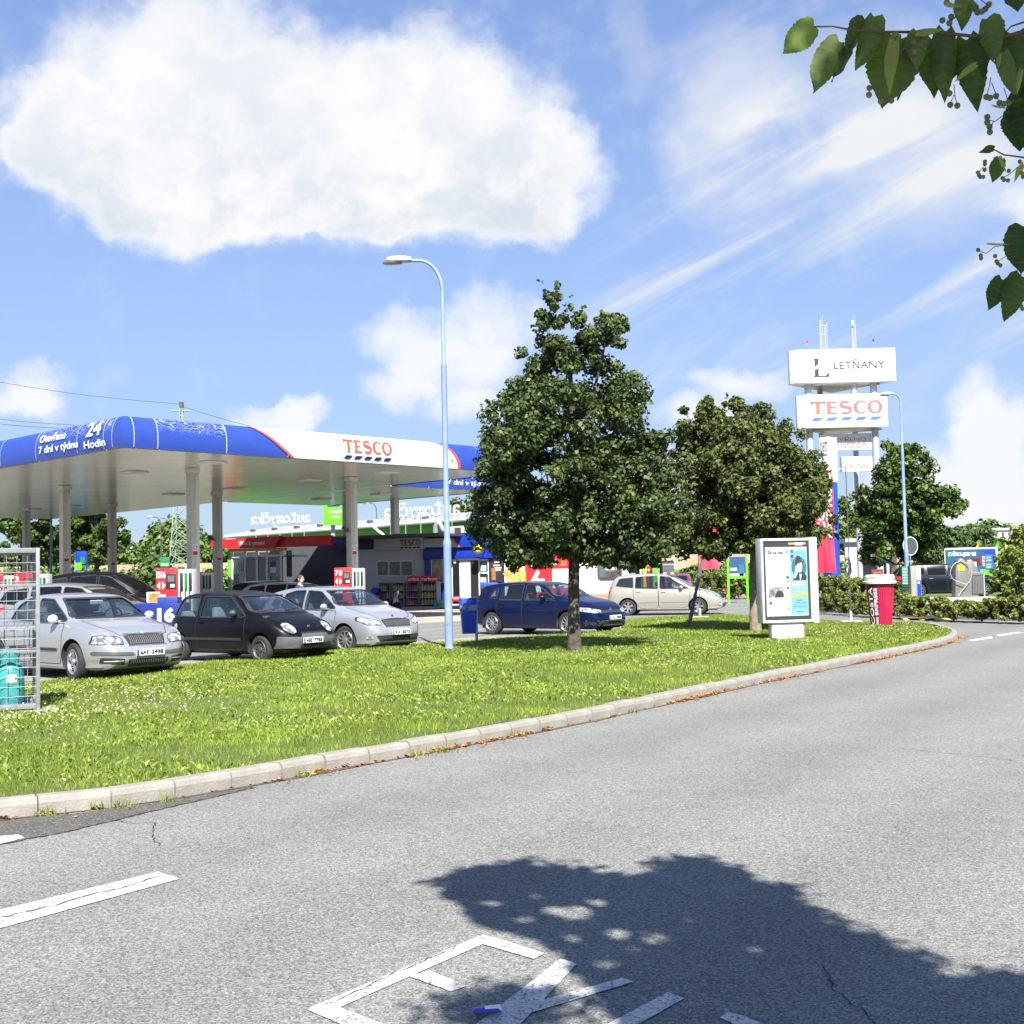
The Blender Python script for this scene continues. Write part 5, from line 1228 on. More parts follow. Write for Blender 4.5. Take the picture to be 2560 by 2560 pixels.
for i, a in enumerate((5.3, 12.4)):
    for j, b in enumerate((4.7, 14.0, 23.2, 32.4)): column(a, b, sign=True, cam_=(i == 1))
# ---- wing canopy that rests on the shop roof
wing = thing('shop_canopy', 'lower second canopy with blue fascia reaching from the main canopy over the shop', 'canopy')
fw = fasc(EP(16.9, 7.6), E1, -E2); fw2 = fasc(EP(23.35, 7.6), E2, E1)
for a, b in ((0, 2.2), (2.2, 4.4), (4.4, 6.4)): fpanel(fw, a, b, FBLUE, wing)
for a, b in ((0.1, 4), (4, 8), (8, 12.4)): fpanel(fw2, a, b, FBLUE, wing)
drape('7 dní v týdnu', 3.3, 5.9, .12, .44, lambda x, z: fw(x, tf(z), .03), .012).build('lettering', LW, wing, fix=False)
drape('Otevřeno', 3.3, 5.0, .56, .84, lambda x, z: fw(x, tf(z), .03), .012).build('lettering', LW, wing, fix=False)
mb = MB(); q = [EP(a, b) for a, b in ((16.95, 7.7), (23.3, 7.7), (23.3, 20), (16.95, 20))]; mb.add([(p.x, p.y, HC + .01) for p in q] + [(p.x, p.y, HC + FH - .12) for p in q], [(0, 1, 2, 3), (7, 6, 5, 4), (0, 4, 5, 1), (1, 5, 6, 2), (2, 6, 7, 3), (3, 7, 4, 0)]); mb.build('soffit', SOFF, wing)
for a, b in ((22.9, 17.9), (22.9, 14.1)):
    mb = MB(); mb.xf = Matrix.Translation(EP(a, b)) @ Matrix.Rotation(ang1, 4, 'Z'); mb.box(-.16, .16, -.16, .16, 3.87, HC); mb.build('column', COLM, wing, bevel=.01)
# ================================================================ pumps
NUMW = LW
def make_pump(label, na, nb, dark=False):
    r = thing('fuel_pump', label, 'fuel pump', group=None)
    MB().box(-.5, .5, -.28, .28, 0, .14).build('plinth', DARK, r, bevel=.01)
    MB().box(-.5, .10, -.27, .27, .14, 1.98).build('red_cabinet', RED, r, bevel=.02)
    n = MB().box(.105, .5, -.25, .25, .14, 1.95).build('nozzle_cabinet', mat('pump_white', (.60, .60, .58), .4), r, bevel=.02)
    mb = MB(); mb.box(-.22, .06, -.285, -.272, 1.42, 1.84); d = mb.build('display', INK, r, bevel=.008)
    MB().box(-.17, .01, -.29, -.286, 1.62, 1.78).build('screen', mat('lcd_grey', (.10, .12, .11), .2), d); MB().box(-.10, .02, -.292, -.286, 1.47, 1.55).build('keypad', LW, d)
    for k, (x, m) in enumerate(((.15, INK), (.27, DGREEN), (.39, INK))):
        MB().box(x, x + .09, -.262, -.251, 1.35, 1.85).build('nozzle_holster', m, r, bevel=.006)
        mb = MB(); mb.tube([(x + .045, -.27, 1.5), (x + .045, -.36, 1.45), (x + .045, -.38, 1.3)], .018, 6); mb.build('nozzle', m, r)
        mb = MB(); mb.tube([(x + .045, -.37, 1.32), (x + .07, -.40, .9), (x + .045, -.36, .55), (x + .02, -.30, .8), (x + .045, -.26, 1.2)], .014, 6); mb.build('hose', TRIM, r, smooth=60)
    for k, (x0, t_) in enumerate(((-.47, na), (-.34, nb))):
        if t_: mb = MB(); letters(mb, t_, x0, x0 + .11, 1.72, 1.90, lambda a, b: Vector((a, -.275, b)), .03); mb.build('lettering', NUMW, r, fix=False)
        sg = -1 if k == 0 else 1; xc = x0 + .055; mb = MB(); mb.poly([(xc + sg * .05, -.275, 1.52), (xc - sg * .035, -.275, 1.63), (xc - sg * .035, -.275, 1.41)]); mb.build('arrow_mark', NUMW, r, fix=False)
        MB().box(x0 + .0, x0 + .11, -.278, -.272, 1.12, 1.28).build('notice', LW, r)
    return r
def at_px(px, Y): g = D(px, 1450, Y); return (g.x, g.y, .03)
pmp = make_pump('red and white fuel pump 15 16 beside the blue cabinet numbered 16', '15', '16'); pmp.location = at_px(442, 33.8)
def newpump(px, Y, lab, na, nb, rz=0):
    r = make_pump(lab, na, nb); r.location = at_px(px, Y); r.rotation_euler = (0, 0, rz); return r
newpump(875, 42.5, 'fuel pump numbered 7 and 8 standing in front of the shop', '7', '8')
newpump(500, 47, 'shaded fuel pump 6 between two canopy columns behind pump 15 16', '6', '')
newpump(228, 52, 'shaded fuel pump numbered 4 behind the black van', '4', '')
newpump(84, 39, 'fuel pump seen through the right side of the gas bottle cage', '3', '')
newpump(8, 42, 'fuel pump at the left picture edge behind the gas bottle cage', '', '')
# pump island kerbs
for i, (a, b0, b1) in enumerate(((5.3, 1, 12), (12.4, 1, 12), (5.3, 13, 24), (12.4, 13, 24))):
    mb = MB(); mb.xf = Matrix.Translation(EP(a, 0)) @ Matrix.Rotation(ang1, 4, 'Z'); mb.box(-.55, .55, b0 + .8, b1 - .8, .02, .15); o = mb.build('pump_island', CONC, None, bevel=.03); o['kind'] = 'structure'
# topper signs above the pumps
for px, Y, lab in ((413, 34.3, 'dark green diesel sign on a post above pump 15 16'), (487, 48, 'dark green fuel sign on a post above pump 6')):
    g = at_px(px, Y); r = thing('fuel_sign', lab, 'sign', g)
    MB().box(-.03, .03, -.03, .03, 0, 1.95).build('post', GREY, r); s_ = MB().box(-.13, .13, -.04, .04, 1.92, 2.30).build('sign_board', DGREEN, r, bevel=.01)
    MB().box(-.135, .135, -.046, .046, 1.93, 2.02).build('price_strip', INK, s_); mb = MB(); letters(mb, 'Diesel', -.10, .10, 2.07, 2.14, lambda a, b: Vector((a, -.043, b)), .02); mb.build('lettering', LW, s_, fix=False)
# blue cabinet numbered 16
FRM = Frame(*D(399, 1450, 29.5).xy, 0); r = FRM.root('blue_cabinet', 'low blue cabinet with large white number 16 between the silver and black cars', 'cabinet')
FRM.panel('cabinet_body', r, (352, 1507, 478, 1572), 0, .6, mat('cabinet_blue', (.006, .018, .17), .4), .02, zmin=.05)
FRM.text('16', r, (393, 1519, 437, 1556), -.61, LW, .05)
FRM.panel('advert_panel', r, (368, 1480, 401, 1506), -.2, .05, LW, .01)
FRM.panel('advert_picture', r, (371, 1483, 398, 1503), -.255, .01, mat('advert_orange', (.55, .18, .03), .4, var=.7, scale=6, var2=(.30, .03, .02)), 0)
FRM.panel('pump_base', r, (402, 1492, 452, 1507), -.1, .3, mat('pump_base_blue', (.02, .05, .22), .5), .01)
# ================================================================ lamp posts
def lamp_post(name, label, base, h, reach, hd, group=None, m=POLEBLUE, s=1.0, r0=.085):
    r = thing(name, label, 'lamp post', base, 0, group)
    MB().lathe([(r0 * 1.5, 0), (r0 * 1.5, .02), (r0 * 1.02, .03), (r0, .1), (r0, 2.15), (r0 * 1.04, 2.17), (r0 * 1.04, 2.25), (r0 * .72, 2.34), (r0 * .70, h * .72), (r0 * .74, h * .722), (r0 * .50, h * .73), (r0 * .46, h - reach * .9)], 16, close=False).build('pole', m, r, smooth=50)
    mb = MB(); pts = []; R_ = reach * .62
    for i in range(11):
        a = PI / 2 * i / 10; pts.append((hd * (R_ - R_ * math.cos(a)), 0, h - reach * .9 + (reach * .86) * math.sin(a)))
    pts.append((hd * reach * .95, 0, pts[-1][2] - .0)); mb.tube(pts, [r0 * .46] * 6 + [r0 * .40] * 6, 8); mb.build('arm', m, r, smooth=60)
    zt = pts[-1][2]; x0 = hd * (reach * .9 - .08)
    mb = MB(); mb.grid(lambda u, v: (x0 + hd * .31 * (1 - math.cos(PI * v)) * .9, .14 * math.sin(PI * v) ** .6 * math.cos(2 * PI * u), zt + .02 + .09 * math.sin(PI * v) ** .5 * max(-.5, math.sin(2 * PI * u))), 16, 12); hdm = mb.build('lamp_head', mat('lamp_housing', (.50, .52, .54), .35, var=.05), r, smooth=50, fix=True)
    mb = MB(); mb.grid(lambda u, v: (x0 + hd * (.30 + .22 * (1 - math.cos(PI * v)) - .10), .11 * math.sin(PI * v) ** .6 * math.cos(PI * u), zt - .03 - .06 * math.sin(PI * v) ** .5 * math.sin(PI * u)), 10, 8); mb.build('lamp_glass', mat('lamp_lens', (.25, .22, .20), .15, coat=1), hdm, smooth=60, fix=True)
    MB().box(-.045, .045, -r0 - .006, -r0 + .02, .5, .85).build('service_door', m, r, bevel=.004)
    return r
b = G(1123, 1621, .1); lamp_post('street_lamp', 'tall pale blue street lamp standing on the grass left of the tall tree', b, 8.35, .80, -1)
b = G(2270, 1502, .1); lamp_post('street_lamp', 'pale blue street lamp behind the giant paper cup, before the vacuum cleaners', b, 9.35, .42, -1, r0=.10)
g = D(128, 1450, 70); lamp_post('street_lamp', 'pale blue street lamp seen under the canopy beside the second column from left', (g.x, g.y, 0), 8.8, 1.0, 1, r0=.09)
g = D(403, 1450, 118); lamp_post('street_lamp', 'dark distant street lamp left of the lattice power pylon', (g.x, g.y, 0), 8.0, .9, -1, m=DARK, r0=.10)
g = D(944, 1450, 112); lamp_post('street_lamp', 'dark distant street lamp seen above the shop roof', (g.x, g.y, 0), 8.5, .8, -1, m=DARK, r0=.09)
# ================================================================ shop
SH = Frame(-16.9, 70.8, -20)
shop = SH.root('station_shop', 'single-storey station shop with blue and grey front behind the fuel pumps', 'shop building')
SBLUE = mat('shop_blue', (.006, .03, .30), .4, var=.08); SGREY = mat('shop_grey_cladding', (.42, .43, .45), .5, var=.05); SWALL = mat('shop_wall_grey', (.52, .54, .58), .6, var=.05)
GDARK = mat('shop_glass', (.012, .014, .016), .06, var=0, spec=.6); FRAMEW = mat('window_frame_white', (.74, .74, .72), .4, var=.04)
def W_(x, z=None): return x
xr = SH.at(1263, 1420)[0]; xl = SH.at(560, 1420)[0]
MB().box(xl + .05, xr, .35, 9, 0, 3.75).build('wall', mat('shop_core_shade', (.05, .055, .065), .7), shop)  # dark colour doubles as the unlit inside behind the openings
MB().box(xl - .3, xr + .05, .2, 9.1, 3.75, 3.86).build('roof', DARK, shop); MB().box(SH.at(840, 1340, -2)[0], SH.at(1124, 1340, -2)[0], -3.4, .195, 3.75, 3.86).build('roof_overhang', DARK, shop)
P_ = lambda nm, px, y0, th, m, bv=0, zmin=None, par=None: SH.panel(nm, par or shop, px, y0, th, m, bv, zmin)
P_('wall_panel', (898, 1372, 1065, 1450), .3, .1, SWALL, 0, .1)
P_('fascia', (836, 1348, 942, 1372), .1, .3, mat('fascia_dark_blue', (.01, .02, .10), .5), .02)
P_('fascia', (942, 1342, 1064, 1375), .0, .4, SGREY, .02)
P_('fascia', (1065, 1346, 1130, 1368), .0, .32, SGREY, .02)
a, b_, c, d = SH.rect(1128, 1344, 1146, 1368, -.34)
MB().add([(a, -.34, c), (b_, -.34, c), (a, -.34, d)], [(0, 1, 2)]).build('fascia_edge', SGREY, shop, fix=False)
MB().add([(b_, -.345, c), (b_ + .12, -.345, c), (a + .12, -.345, d), (a, -.345, d)], [(0, 1, 2, 3)]).build('red_edge', TRED, shop, fix=False)
P_('fascia', (1130, 1336, 1240, 1368), .1, .42, SBLUE, .02)
P_('blue_band', (1065, 1369, 1262, 1397), .25, .42, SBLUE, .02)
P_('blue_wall', (1065, 1398, 1080, 1490), .25, .2, SBLUE, 0, .1)
P_('blue_wall', (1108, 1398, 1131, 1490), .25, .2, SBLUE, 0, .1)
P_('blue_wall', (1221, 1398, 1262, 1490), .25, .2, SBLUE, 0, .1)
a, b_, c, d = SH.rect(1000, 1349, 1051, 1371, -.42); serif_logo(lambda x, z: Vector((x, -.42, z)), a, b_, c, d, mat('shop_letter', (.20, .02, .03), .5), NAVYL, shop)
# windows
for (x0, x1) in ((943, 971), (973, 1001), (1003, 1031)):
    f = P_('window', (x0 - 1, 1401, x1 + 1, 1440), .2, .04, FRAMEW, 0); P_('pane', (x0 + 1, 1404, x1 - 1, 1438), .155, .012, GDARK, par=f)
P_('notice', (956, 1415, 963, 1429), .14, .01, mat('notice_pale', (.30, .38, .42), .6))
f = P_('window', (1078, 1398, 1109, 1458), .06, .04, FRAMEW, 0); P_('pane', (1080, 1400, 1107, 1456), .015, .01, mat('poster_beige', (.30, .25, .14), .3, var=.7, scale=2.5, var2=(.02, .02, .02)), par=f)
for (x0, x1, m) in ((1131, 1150, GDARK), (1199, 1221, GDARK)):
    f = P_('window', (x0 - 1.5, 1398, x1 + 1.5, 1500), .06, .05, FRAMEW, 0, .12); a, b_, c, d = SH.rect(x0 + 1, 1402, x1 - 1, 1495, 0); MB().box(a, b_, -.006, .005, .2, d).build('pane', m, f)
for k, (x0, y0, x1, y1) in enumerate(((1201, 1413, 1216, 1428), (1201, 1443, 1216, 1456), (1133, 1402, 1140, 1408), (1202, 1430, 1220, 1434))):
    P_('notice', (x0, y0, x1, y1), -.02, .012, (mat('notice_pale'), mat('notice_pale'), LW, LW)[k])
DOORW = mat('door_white', (.66, .65, .62), .45, var=.04)
dr = P_('door', (1151, 1402, 1177, 1498), .06, .05, DOORW, 0, .12)
a = SH.at(1172, 1460, 0)[0]; mb = MB(); mb.tube([(a, -.04, 1.0), (a, -.08, 1.0), (a, -.08, 1.35), (a, -.04, 1.35)], .015, 6); mb.build('handle', GREY, dr)
P_('doorway_dark', (1178, 1402, 1197, 1498), .02, .05, INK, 0, .12)  # flat black panel; the darkness inside the open door is its colour
P_('door_frame', (1147, 1396, 1200, 1401), .0, .08, FRAMEW)
cp_ = P_('coffee_poster', (1225, 1394, 1259, 1455), .04, .04, mat('poster_dark', (.03, .025, .025), .35, var=.5, scale=3), .0)
P_('poster_cup', (1229, 1420, 1239, 1450), -.005, .012, mat('poster_brown', (.32, .12, .05), .5, var=.5, scale=8), par=cp_)
for k, y in enumerate((1399, 1404, 1412, 1418, 1424)): P_('poster_line', (1233 + 3 * (k % 2), y, 1254 - 2 * (k % 3), y + 3), -.005, .010, LW if k else mat('advert_orange'), par=cp_)
P_('coffee_sign', (1132, 1490, 1148, 1504), -.05, .04, mat('costa_red', (.30, .01, .03), .5)); SH.text('COSTA', shop, (1133, 1493, 1147, 1498), -.10, LW, .02)
# yellow ball on its bracket
g = SH.M @ Vector((SH.at(1195, 1373, -.8)[0], -.8, SH.at(1195, 1373, -.8)[1]))
yb = thing('ball_sign', 'yellow round ball sign sticking out over the shop door', 'sign', g)
MB().lathe([(.001, -.25)] + [(.25 * math.cos(t), .25 * math.sin(t)) for t in np.linspace(-1.4, 1.4, 12)] + [(.001, .25)], 22).build('ball', YELLOW, yb, smooth=80)
MB().tube([(.2, .1, 0), (.35, .5, -.05)], .03, 8).build('bracket', DARK, yb); MB().box(-.16, .10, -.262, -.235, -.015, .015).build('ball_text_bar', NAVYL, yb)
# pick-up point with the red sign
KL = Frame(*D(529, 1400, 66).xy, -14)
kp = KL.root('pickup_kiosk', 'red-fascia pick-up kiosk with white framed windows, sign reading Klikni & vyzvedni', 'kiosk')
a, b_, c, d = KL.rect(532, 1343, 705, 1371, -.1)
zt0 = KL.at(532, 1352)[1]; zt1 = KL.at(703, 1340)[1]; zb0 = KL.at(532, 1371)[1]; zb1 = KL.at(690, 1370)[1]; x1a = KL.at(690, 1370)[0]
mb = MB(); mb.prism([(a, zb0), (x1a, zb1), (b_, zt1), (a, zt0)], -.3, 0, lambda u, v, w: (u, w, v)); mb.build('red_fascia', RED, kp)
c0 = KL.rect(703, 1340, 832, 1366, .3); mb = MB(); mb.box(c0[0] - .2, c0[1], .05, .5, c0[2], c0[3]); mb.build('red_fascia', RED, kp, bevel=.03)
KL.text('Klikni & vyzvedni', kp, (598, 1352, 661, 1366), -.31, LW, .02)
KL.panel('orange_strip', kp, (578, 1371, 717, 1378), .2, .3, mat('orange_strip', (.85, .28, .04), .5))
x0k, x1k = KL.at(578, 1420)[0], KL.at(712, 1420)[0]
KL.panel('back_wall', kp, (583, 1378, 708, 1460), 1.6, .05, mat('kiosk_inside', (.20, .21, .20), .7), 0, 0)
MB().box(x0k, x1k, .1, 3, 2.9, 3.0).build('ceiling', FRAMEW, kp); MB().box(x0k, x1k, .25, .45, 0, .95).build('sill_wall', FRAMEW, kp)
for px in (582, 614, 644, 669, 704): KL.panel('window_post', kp, (px - 2.2, 1378, px + 2.2, 1466), .3, .1, FRAMEW, .0, .1)
for a0, a1 in ((585, 612), (617, 642), (648, 666), (672, 701)): KL.panel('pane', kp, (a0, 1380, a1, 1460), .24, .01, glass('shop_clear_glass', (.55, .6, .6), .45), 0, .95)
for (q, m) in (((595, 1405, 607, 1426), mat('notice_pale')), ((676, 1404, 688, 1416), BLUE), ((676, 1418, 690, 1432), LW), ((690, 1400, 700, 1440), mat('notice_pale')), ((598, 1428, 612, 1456), GREY), ((648, 1385, 664, 1388), LW)): KL.panel('notice', kp, q, .20, .012, m)
KL.panel('green_strip', kp, (571, 1376, 577, 1466), .3, .08, GREEN, 0, .1); KL.panel('green_strip', kp, (672, 1440, 676, 1466), .18, .02, GREEN)
KL.panel('dark_banner', kp, (717, 1376, 730, 1442), .3, .05, mat('banner_dark', (.02, .03, .05), .5)); KL.text('Z', kp, (719, 1380, 728, 1388), .24, LW)
# advertising board at the left of the kiosk
AF = Frame(*D(540, 1400, 70).xy, 0); ab = AF.root('advert_board', 'dark advertising board with white text between the column and the kiosk', 'sign'); AF.panel('board', ab, (530, 1398, 556, 1412), 0, .06, mat('banner_dark'), 0); AF.text('ULTRA NET', ab, (531, 1401, 555, 1406), -.07, LW, .03); AF.panel('post', ab, (540, 1412, 544, 1470), 0, .05, GREY, 0, 0)
# workshop opening: no inside is built, its darkness is the core wall's colour
# brick apron in front of the shop
ap = struct_empty('shop_apron')
for i in range(16):
    for j in range(3):
        mb = MB(); mb.xf = SH.M; mb.box(i * 1.1 + .01, i * 1.1 + 1.09, -2.6 + j * .85, -2.6 + j * .85 + .83, .03, .12); mb.build('paving_slab', BRICK if j else CONC, ap)
# ---- racks
def make_rack(label, colors, header, px0, px1, Y=-1.3):
    a, b_ = SH.at(px0, 1480, Y)[0], SH.at(px1, 1480, Y)[0]; o = SH.M @ Vector((a, Y, .12)); r = thing('display_rack', label, 'display rack', o, SH.rz); w = b_ - a
    RK = mat('rack_grey', (.14, .17, .19), .5)
    for x in (0, w - .05): MB().box(x, x + .05, -.25, .35, 0, 1.28).build('side_panel', RK, r, bevel=.02)
    MB().box(.05, w - .05, .30, .34, 0, 1.25).build('back_panel', DARK, r)
    if header: MB().box(-.0, w, -.05, .0, 1.26, 1.60).build('header', RED, r, bevel=.01); mb = MB(); letters(mb, header, .05, w - .05, 1.34, 1.52, lambda x, z: Vector((x, -.056, z)), .02); mb.build('lettering', LW, r, fix=False)
    for k, z in enumerate((.12, .48, .86)):
        MB().box(.05, w - .05, -.24, .30, z - .03, z).build('shelf', GREY, r)
        n = 5
        for i in range(n):
            for jj in range(1):
                x = .05 + (w - .1) * (i + .5) / n; rr = (w - .1) / n * .42; col = colors[(k + (i // 3)) % len(colors)]
                MB().lathe([(rr, 0), (rr, .18), (rr * .75, .23), (rr * .35, .25), (rr * .35, .29), (.001, .29)], 8, c=(x, -.14, z)).build('bottle', col, r, smooth=50)
    return r
cl = lambda n, c: mat(n, c, .35, var=.1)
YG, VI, PK, OR, TN = cl('bottle_yellow_green', (.35, .36, .06)), cl('bottle_violet', (.25, .02, .20)), cl('bottle_pink', (.50, .12, .12)), cl('bottle_red', (.45, .04, .03)), cl('bottle_tan', (.36, .26, .14))
make_rack('leftmost display rack of fluids, in shade beside the motorbike', [DARK, VI, YG], None, 952, 981)
make_rack('second display rack with yellow and violet bottles, no lit header', [YG, VI, YG], None, 983, 1016)
make_rack('display rack of red and violet bottles under the left carlson header', [PK, VI, VI], 'carlson', 1019, 1051)
make_rack('display rack of tan and yellow bottles under the right carlson header', [TN, YG, TN], 'carlson', 1053, 1096)
def can(label, px, m):
    o = SH.M @ Vector((SH.at(px, 1500, -1.9)[0], -1.9, .12)); r = thing('watering_can', label, 'watering can', o, SH.rz)
    MB().lathe([(.13, 0), (.14, .02), (.12, .26), (.10, .27)], 14).build('can_body', m, r, smooth=50); MB().tube([(.12, 0, .08), (.30, 0, .28)], .022, 8).build('spout', m, r)
    MB().tube([(-.12, 0, .08), (-.20, 0, .18), (-.14, 0, .32), (0, 0, .36), (.08, 0, .28)], .015, 6).build('handle', m, r, smooth=60)
can('green plastic watering can on the paving right of the racks', 1103, mat('can_green', (.05, .50, .08), .4)); can('blue plastic watering can beside the green one', 1090, mat('can_blue', (.05, .22, .60), .4))
# ================================================================ car wash building behind
CW = Frame(-24.5, 103.5, -46)
cw = CW.root('car_wash_building', 'long green-walled car wash hall with grey sheet roof behind the shop', 'building')
xe = CW.at(1262, 1330)[0]
ROOFG = mat('roof_sheet_grey', (.33, .34, .33), .5, metal=.2, var=.1); WGREEN = mat('wall_green', (.08, .36, .02), .5, var=.06)
zt = CW.at(1188, 1305)[1]
xs = CW.at(590, 1400)[0]; MB().box(xs, xe, 0, 6, 0, 5.2).build('wall', WGREEN, cw)
mb = MB(); mb.prism([(-.6, 5.2), (-.6, 5.5), (3.2, 6.1), (6.5, 5.5), (6.5, 5.2)], xs - .4, xe + .3, lambda u, v, w: (w, u, v)); mb.build('roof', ROOFG, cw)
for i in range(40): MB().box(xs - .3 + i * .8, xs - .26 + i * .8, -.62, -.6, 5.25, 5.53).build('roof_rib', ROOFG, cw)
MB().tube([(xs - .4, -.72, 5.33), (xe + .3, -.72, 5.33)], .11, 8).build('gutter', FRAMEW, cw)
for i in range(8): MB().cbox((xs + 2 + i * 3.1, 0.4, 5.75), (.35, .35, .18)).build('roof_vent', DARK, cw, bevel=.03)
x = CW.at(968, 1330)[0]; MB().tube([(x - .5, -.8, 5.25), (x, -.8, 4.95), (x + .3, -.4, 4.6), (x + .3, -.2, 4.2)], .1, 8).build('downpipe', FRAMEW, cw, smooth=60)
CW.panel('air_conditioner', cw, (1133, 1316, 1168, 1334), -.3, .5, mat('aircon_white', (.5, .5, .48), .5), .02); CW.panel('fan_grille', cw, (1137, 1319, 1152, 1332), -.82, .02, DARK)
mb = MB(); pts = [SH.M @ Vector((SH.at(p[0], p[1], .6)[0], .6, SH.at(p[0], p[1], .6)[1])) for p in ((1089, 1337), (1089, 1316), (1093, 1309), (1100, 1309), (1104, 1318), (1108, 1326), (1120, 1330))]; I_ = SH.I
mb.tube([I_ @ p for p in pts], .14, 10); mb.build('ventilation_duct', GALV, shop, smooth=60)
mb = MB()
def roofletters(px0, px1, py0, py1, Yc, rz, lab):
    F_ = Frame(*D((px0 + px1) / 2, 1300, Yc).xy, rz); r = F_.root('roof_lettering', lab, 'sign')
    a, b_ = F_.at(px0, (py0 + py1) / 2)[0], F_.at(px1, (py0 + py1) / 2)[0]; zc = F_.at((px0 + px1) / 2, py1)[1]; zd = F_.at((px0 + px1) / 2, py0)[1]
    for i, ch in enumerate('automyčka'):
        w = (b_ - a) / 9; x1 = b_ - w * i; x0 = x1 - w * .82
        asc = ch in 'tkč'; desc = ch == 'y'; h = zd - zc; z0 = zc + (.0 if desc else .2 * h); z1 = zc + h * (1.0 if ch in 'tk' else (1.0 if ch == 'č' else .75))
        vs, fs, bb = text_verts(ch, .0); mb = MB()
        for yy in (0, .16): letters(mb, ch, x0, x1, z0, z1, lambda x, z, q=yy: Vector((x, q, z)), .0, True)
        mb.build('letter', mat('roof_letter_white', (.46, .47, .49), .5), r, fix=False)
    for i in range(5): x = a + (b_ - a) * (i + .5) / 5; MB().tube([(x, .1, zc - .9), (x, .1, zc + .3)], .03, 5).build('support', GREY, r)
    MB().box(a, b_, .07, .11, zc + .20 * (zd - zc), zc + .20 * (zd - zc) + .05).build('rail', GREY, r)
roofletters(623, 774, 1280, 1316, 92, -14, 'mirrored white roof letters automyčka left of the green sign')
roofletters(955, 1147, 1254, 1302, 80, -30, 'large mirrored white roof letters automyčka beside the right lamp post')
GS = Frame(*D(835, 1300, 84).xy, -8); gs = GS.root('wash_sign', 'bright green upright sign reading automyčka s obsluhou above the roof', 'sign')
GS.panel('sign_box', gs, (812, 1264, 857, 1313), 0, .4, GREEN, .02); GS.panel('blue_top', gs, (822, 1261, 855, 1267), -.02, .42, BLUE, .05); GS.text('automyčka', gs, (823, 1274, 855, 1284), -.41, LW, .02); GS.text('s obsluhou', gs, (830, 1289, 849, 1294), -.41, LW, .02); GS.panel('post', gs, (830, 1312, 839, 1400), .3, .2, GREY)
# ================================================================ hoardings and grey building right of the shop
HB = Frame(*D(1260, 1420, 62).xy, 0); hb = HB.root('flower_hoarding', 'hoarding with orange flowers on white and pale green, joined to the shop corner', 'billboard')
HB.panel('board', hb, (1261, 1372, 1312, 1455), 0, .1, LW, 0, .1); HB.panel('green_field', hb, (1261, 1372, 1312, 1412), -.1, .01, mat('pale_green', (.28, .52, .42), .5, var=.05)); HB.text('on-line', hb, (1266, 1400, 1291, 1408), -.12, LW, .02)
FLO = mat('flower_orange', (.80, .30, .05), .6, var=.3, scale=14)
random.seed(5)
for i in range(16):
    px, py = random.uniform(1268, 1308), random.uniform(1420, 1450); x, z = HB.at(px, py, -.12); mb = MB(); R_ = random.uniform(.16, .26); n = 10
    mb.poly([(x + R_ * (1 if k % 2 else .6) * math.cos(2 * PI * k / n), -.125 - .003 * i, z + R_ * (1 if k % 2 else .6) * math.sin(2 * PI * k / n)) for k in range(n)]); mb.build('printed_flower', FLO, hb, fix=False)
HB.panel('orange_header', hb, (1259, 1346, 1301, 1366), 0, .1, mat('header_orange', (.80, .12, .04), .5, var=.2), 0)
RB = Frame(*D(1312, 1420, 62.2).xy, 0); rb = RB.root('red_hoarding', 'red hoarding with white letters vyzvedni and white arrow behind the tree', 'billboard')
RB.panel('board', rb, (1312, 1378, 1441, 1455), 0, .1, RED, 0, .1); RB.text('vyzvedni', rb, (1316, 1399, 1392, 1417), -.115, LW, .04); RB.panel('white_field', rb, (1381, 1422, 1441, 1470), -.1, .01, LW)
RB.panel('orange_mark', rb, (1399, 1402, 1416, 1414), -.1, .012, mat('header_orange'))
a = [RB.at(*p, -.115) for p in ((1326, 1455), (1341, 1427), (1347, 1427), (1349, 1432), (1342, 1447), (1361, 1447), (1361, 1480), (1326, 1480))]; MB().poly([(x, -.115, z) for x, z in a]).build('arrow_mark', LW, rb, fix=False)
GB = Frame(*D(1441, 1420, 96).xy, 0); gb = GB.root('grey_pavilion', 'pale grey corrugated pavilion with a dark-framed window left of the minivan', 'building')
CORR = mat('corrugated_pale', (.36, .40, .46), .5, var=.05); WHT = mat('render_white', (.50, .49, .47), .7)
GB.panel('white_wall', gb, (1441, 1290, 1457, 1477), -.2, .4, WHT, 0, 0); GB.panel('wall', gb, (1456, 1290, 1592, 1477), .5, .3, CORR, 0, 0)
a, b_ = GB.at(1456, 1400, .2)[0], GB.at(1592, 1400, .2)[0]
MB().box(a, b_, .55, 8, 0, 5.6).build('core', CORR, gb); MB().box(a - .8, b_ + .2, -.4, 8.2, 5.6, 5.75).build('roof', GREY, gb)
k = 0; z = .9
while z < 5.5: MB().box(a, b_, .17, .2, z, z + .12).build('cladding_board', CORR, gb); z += .24
GB.panel('plinth', gb, (1456, 1451, 1500, 1477), .15, .25, WHT, 0, 0)
f = GB.panel('window', gb, (1494, 1373, 1554, 1446), .1, .08, DARK, .01); GB.panel('pane', gb, (1498, 1377, 1536, 1443), .015, .01, GDARK, par=f) if False else GB.panel('pane', f, (1498, 1377, 1536, 1443), .015, .01, mat('mirror_glass', (.32, .36, .33), .05, metal=.9, var=0)); GB.panel('pane', f, (1539, 1377, 1551, 1443), .015, .01, mat('mirror_glass'))
GB.panel('yellow_notice', gb, (1478, 1395, 1488, 1406), .1, .03, YELLOW); GB.panel('wall_lamp', gb, (1465, 1409, 1471, 1416), .1, .12, mat('lamp_cream', (.6, .5, .3), .4), .02)
mb = MB(); mb.xf = None
pv = struct_empty('far_paving')
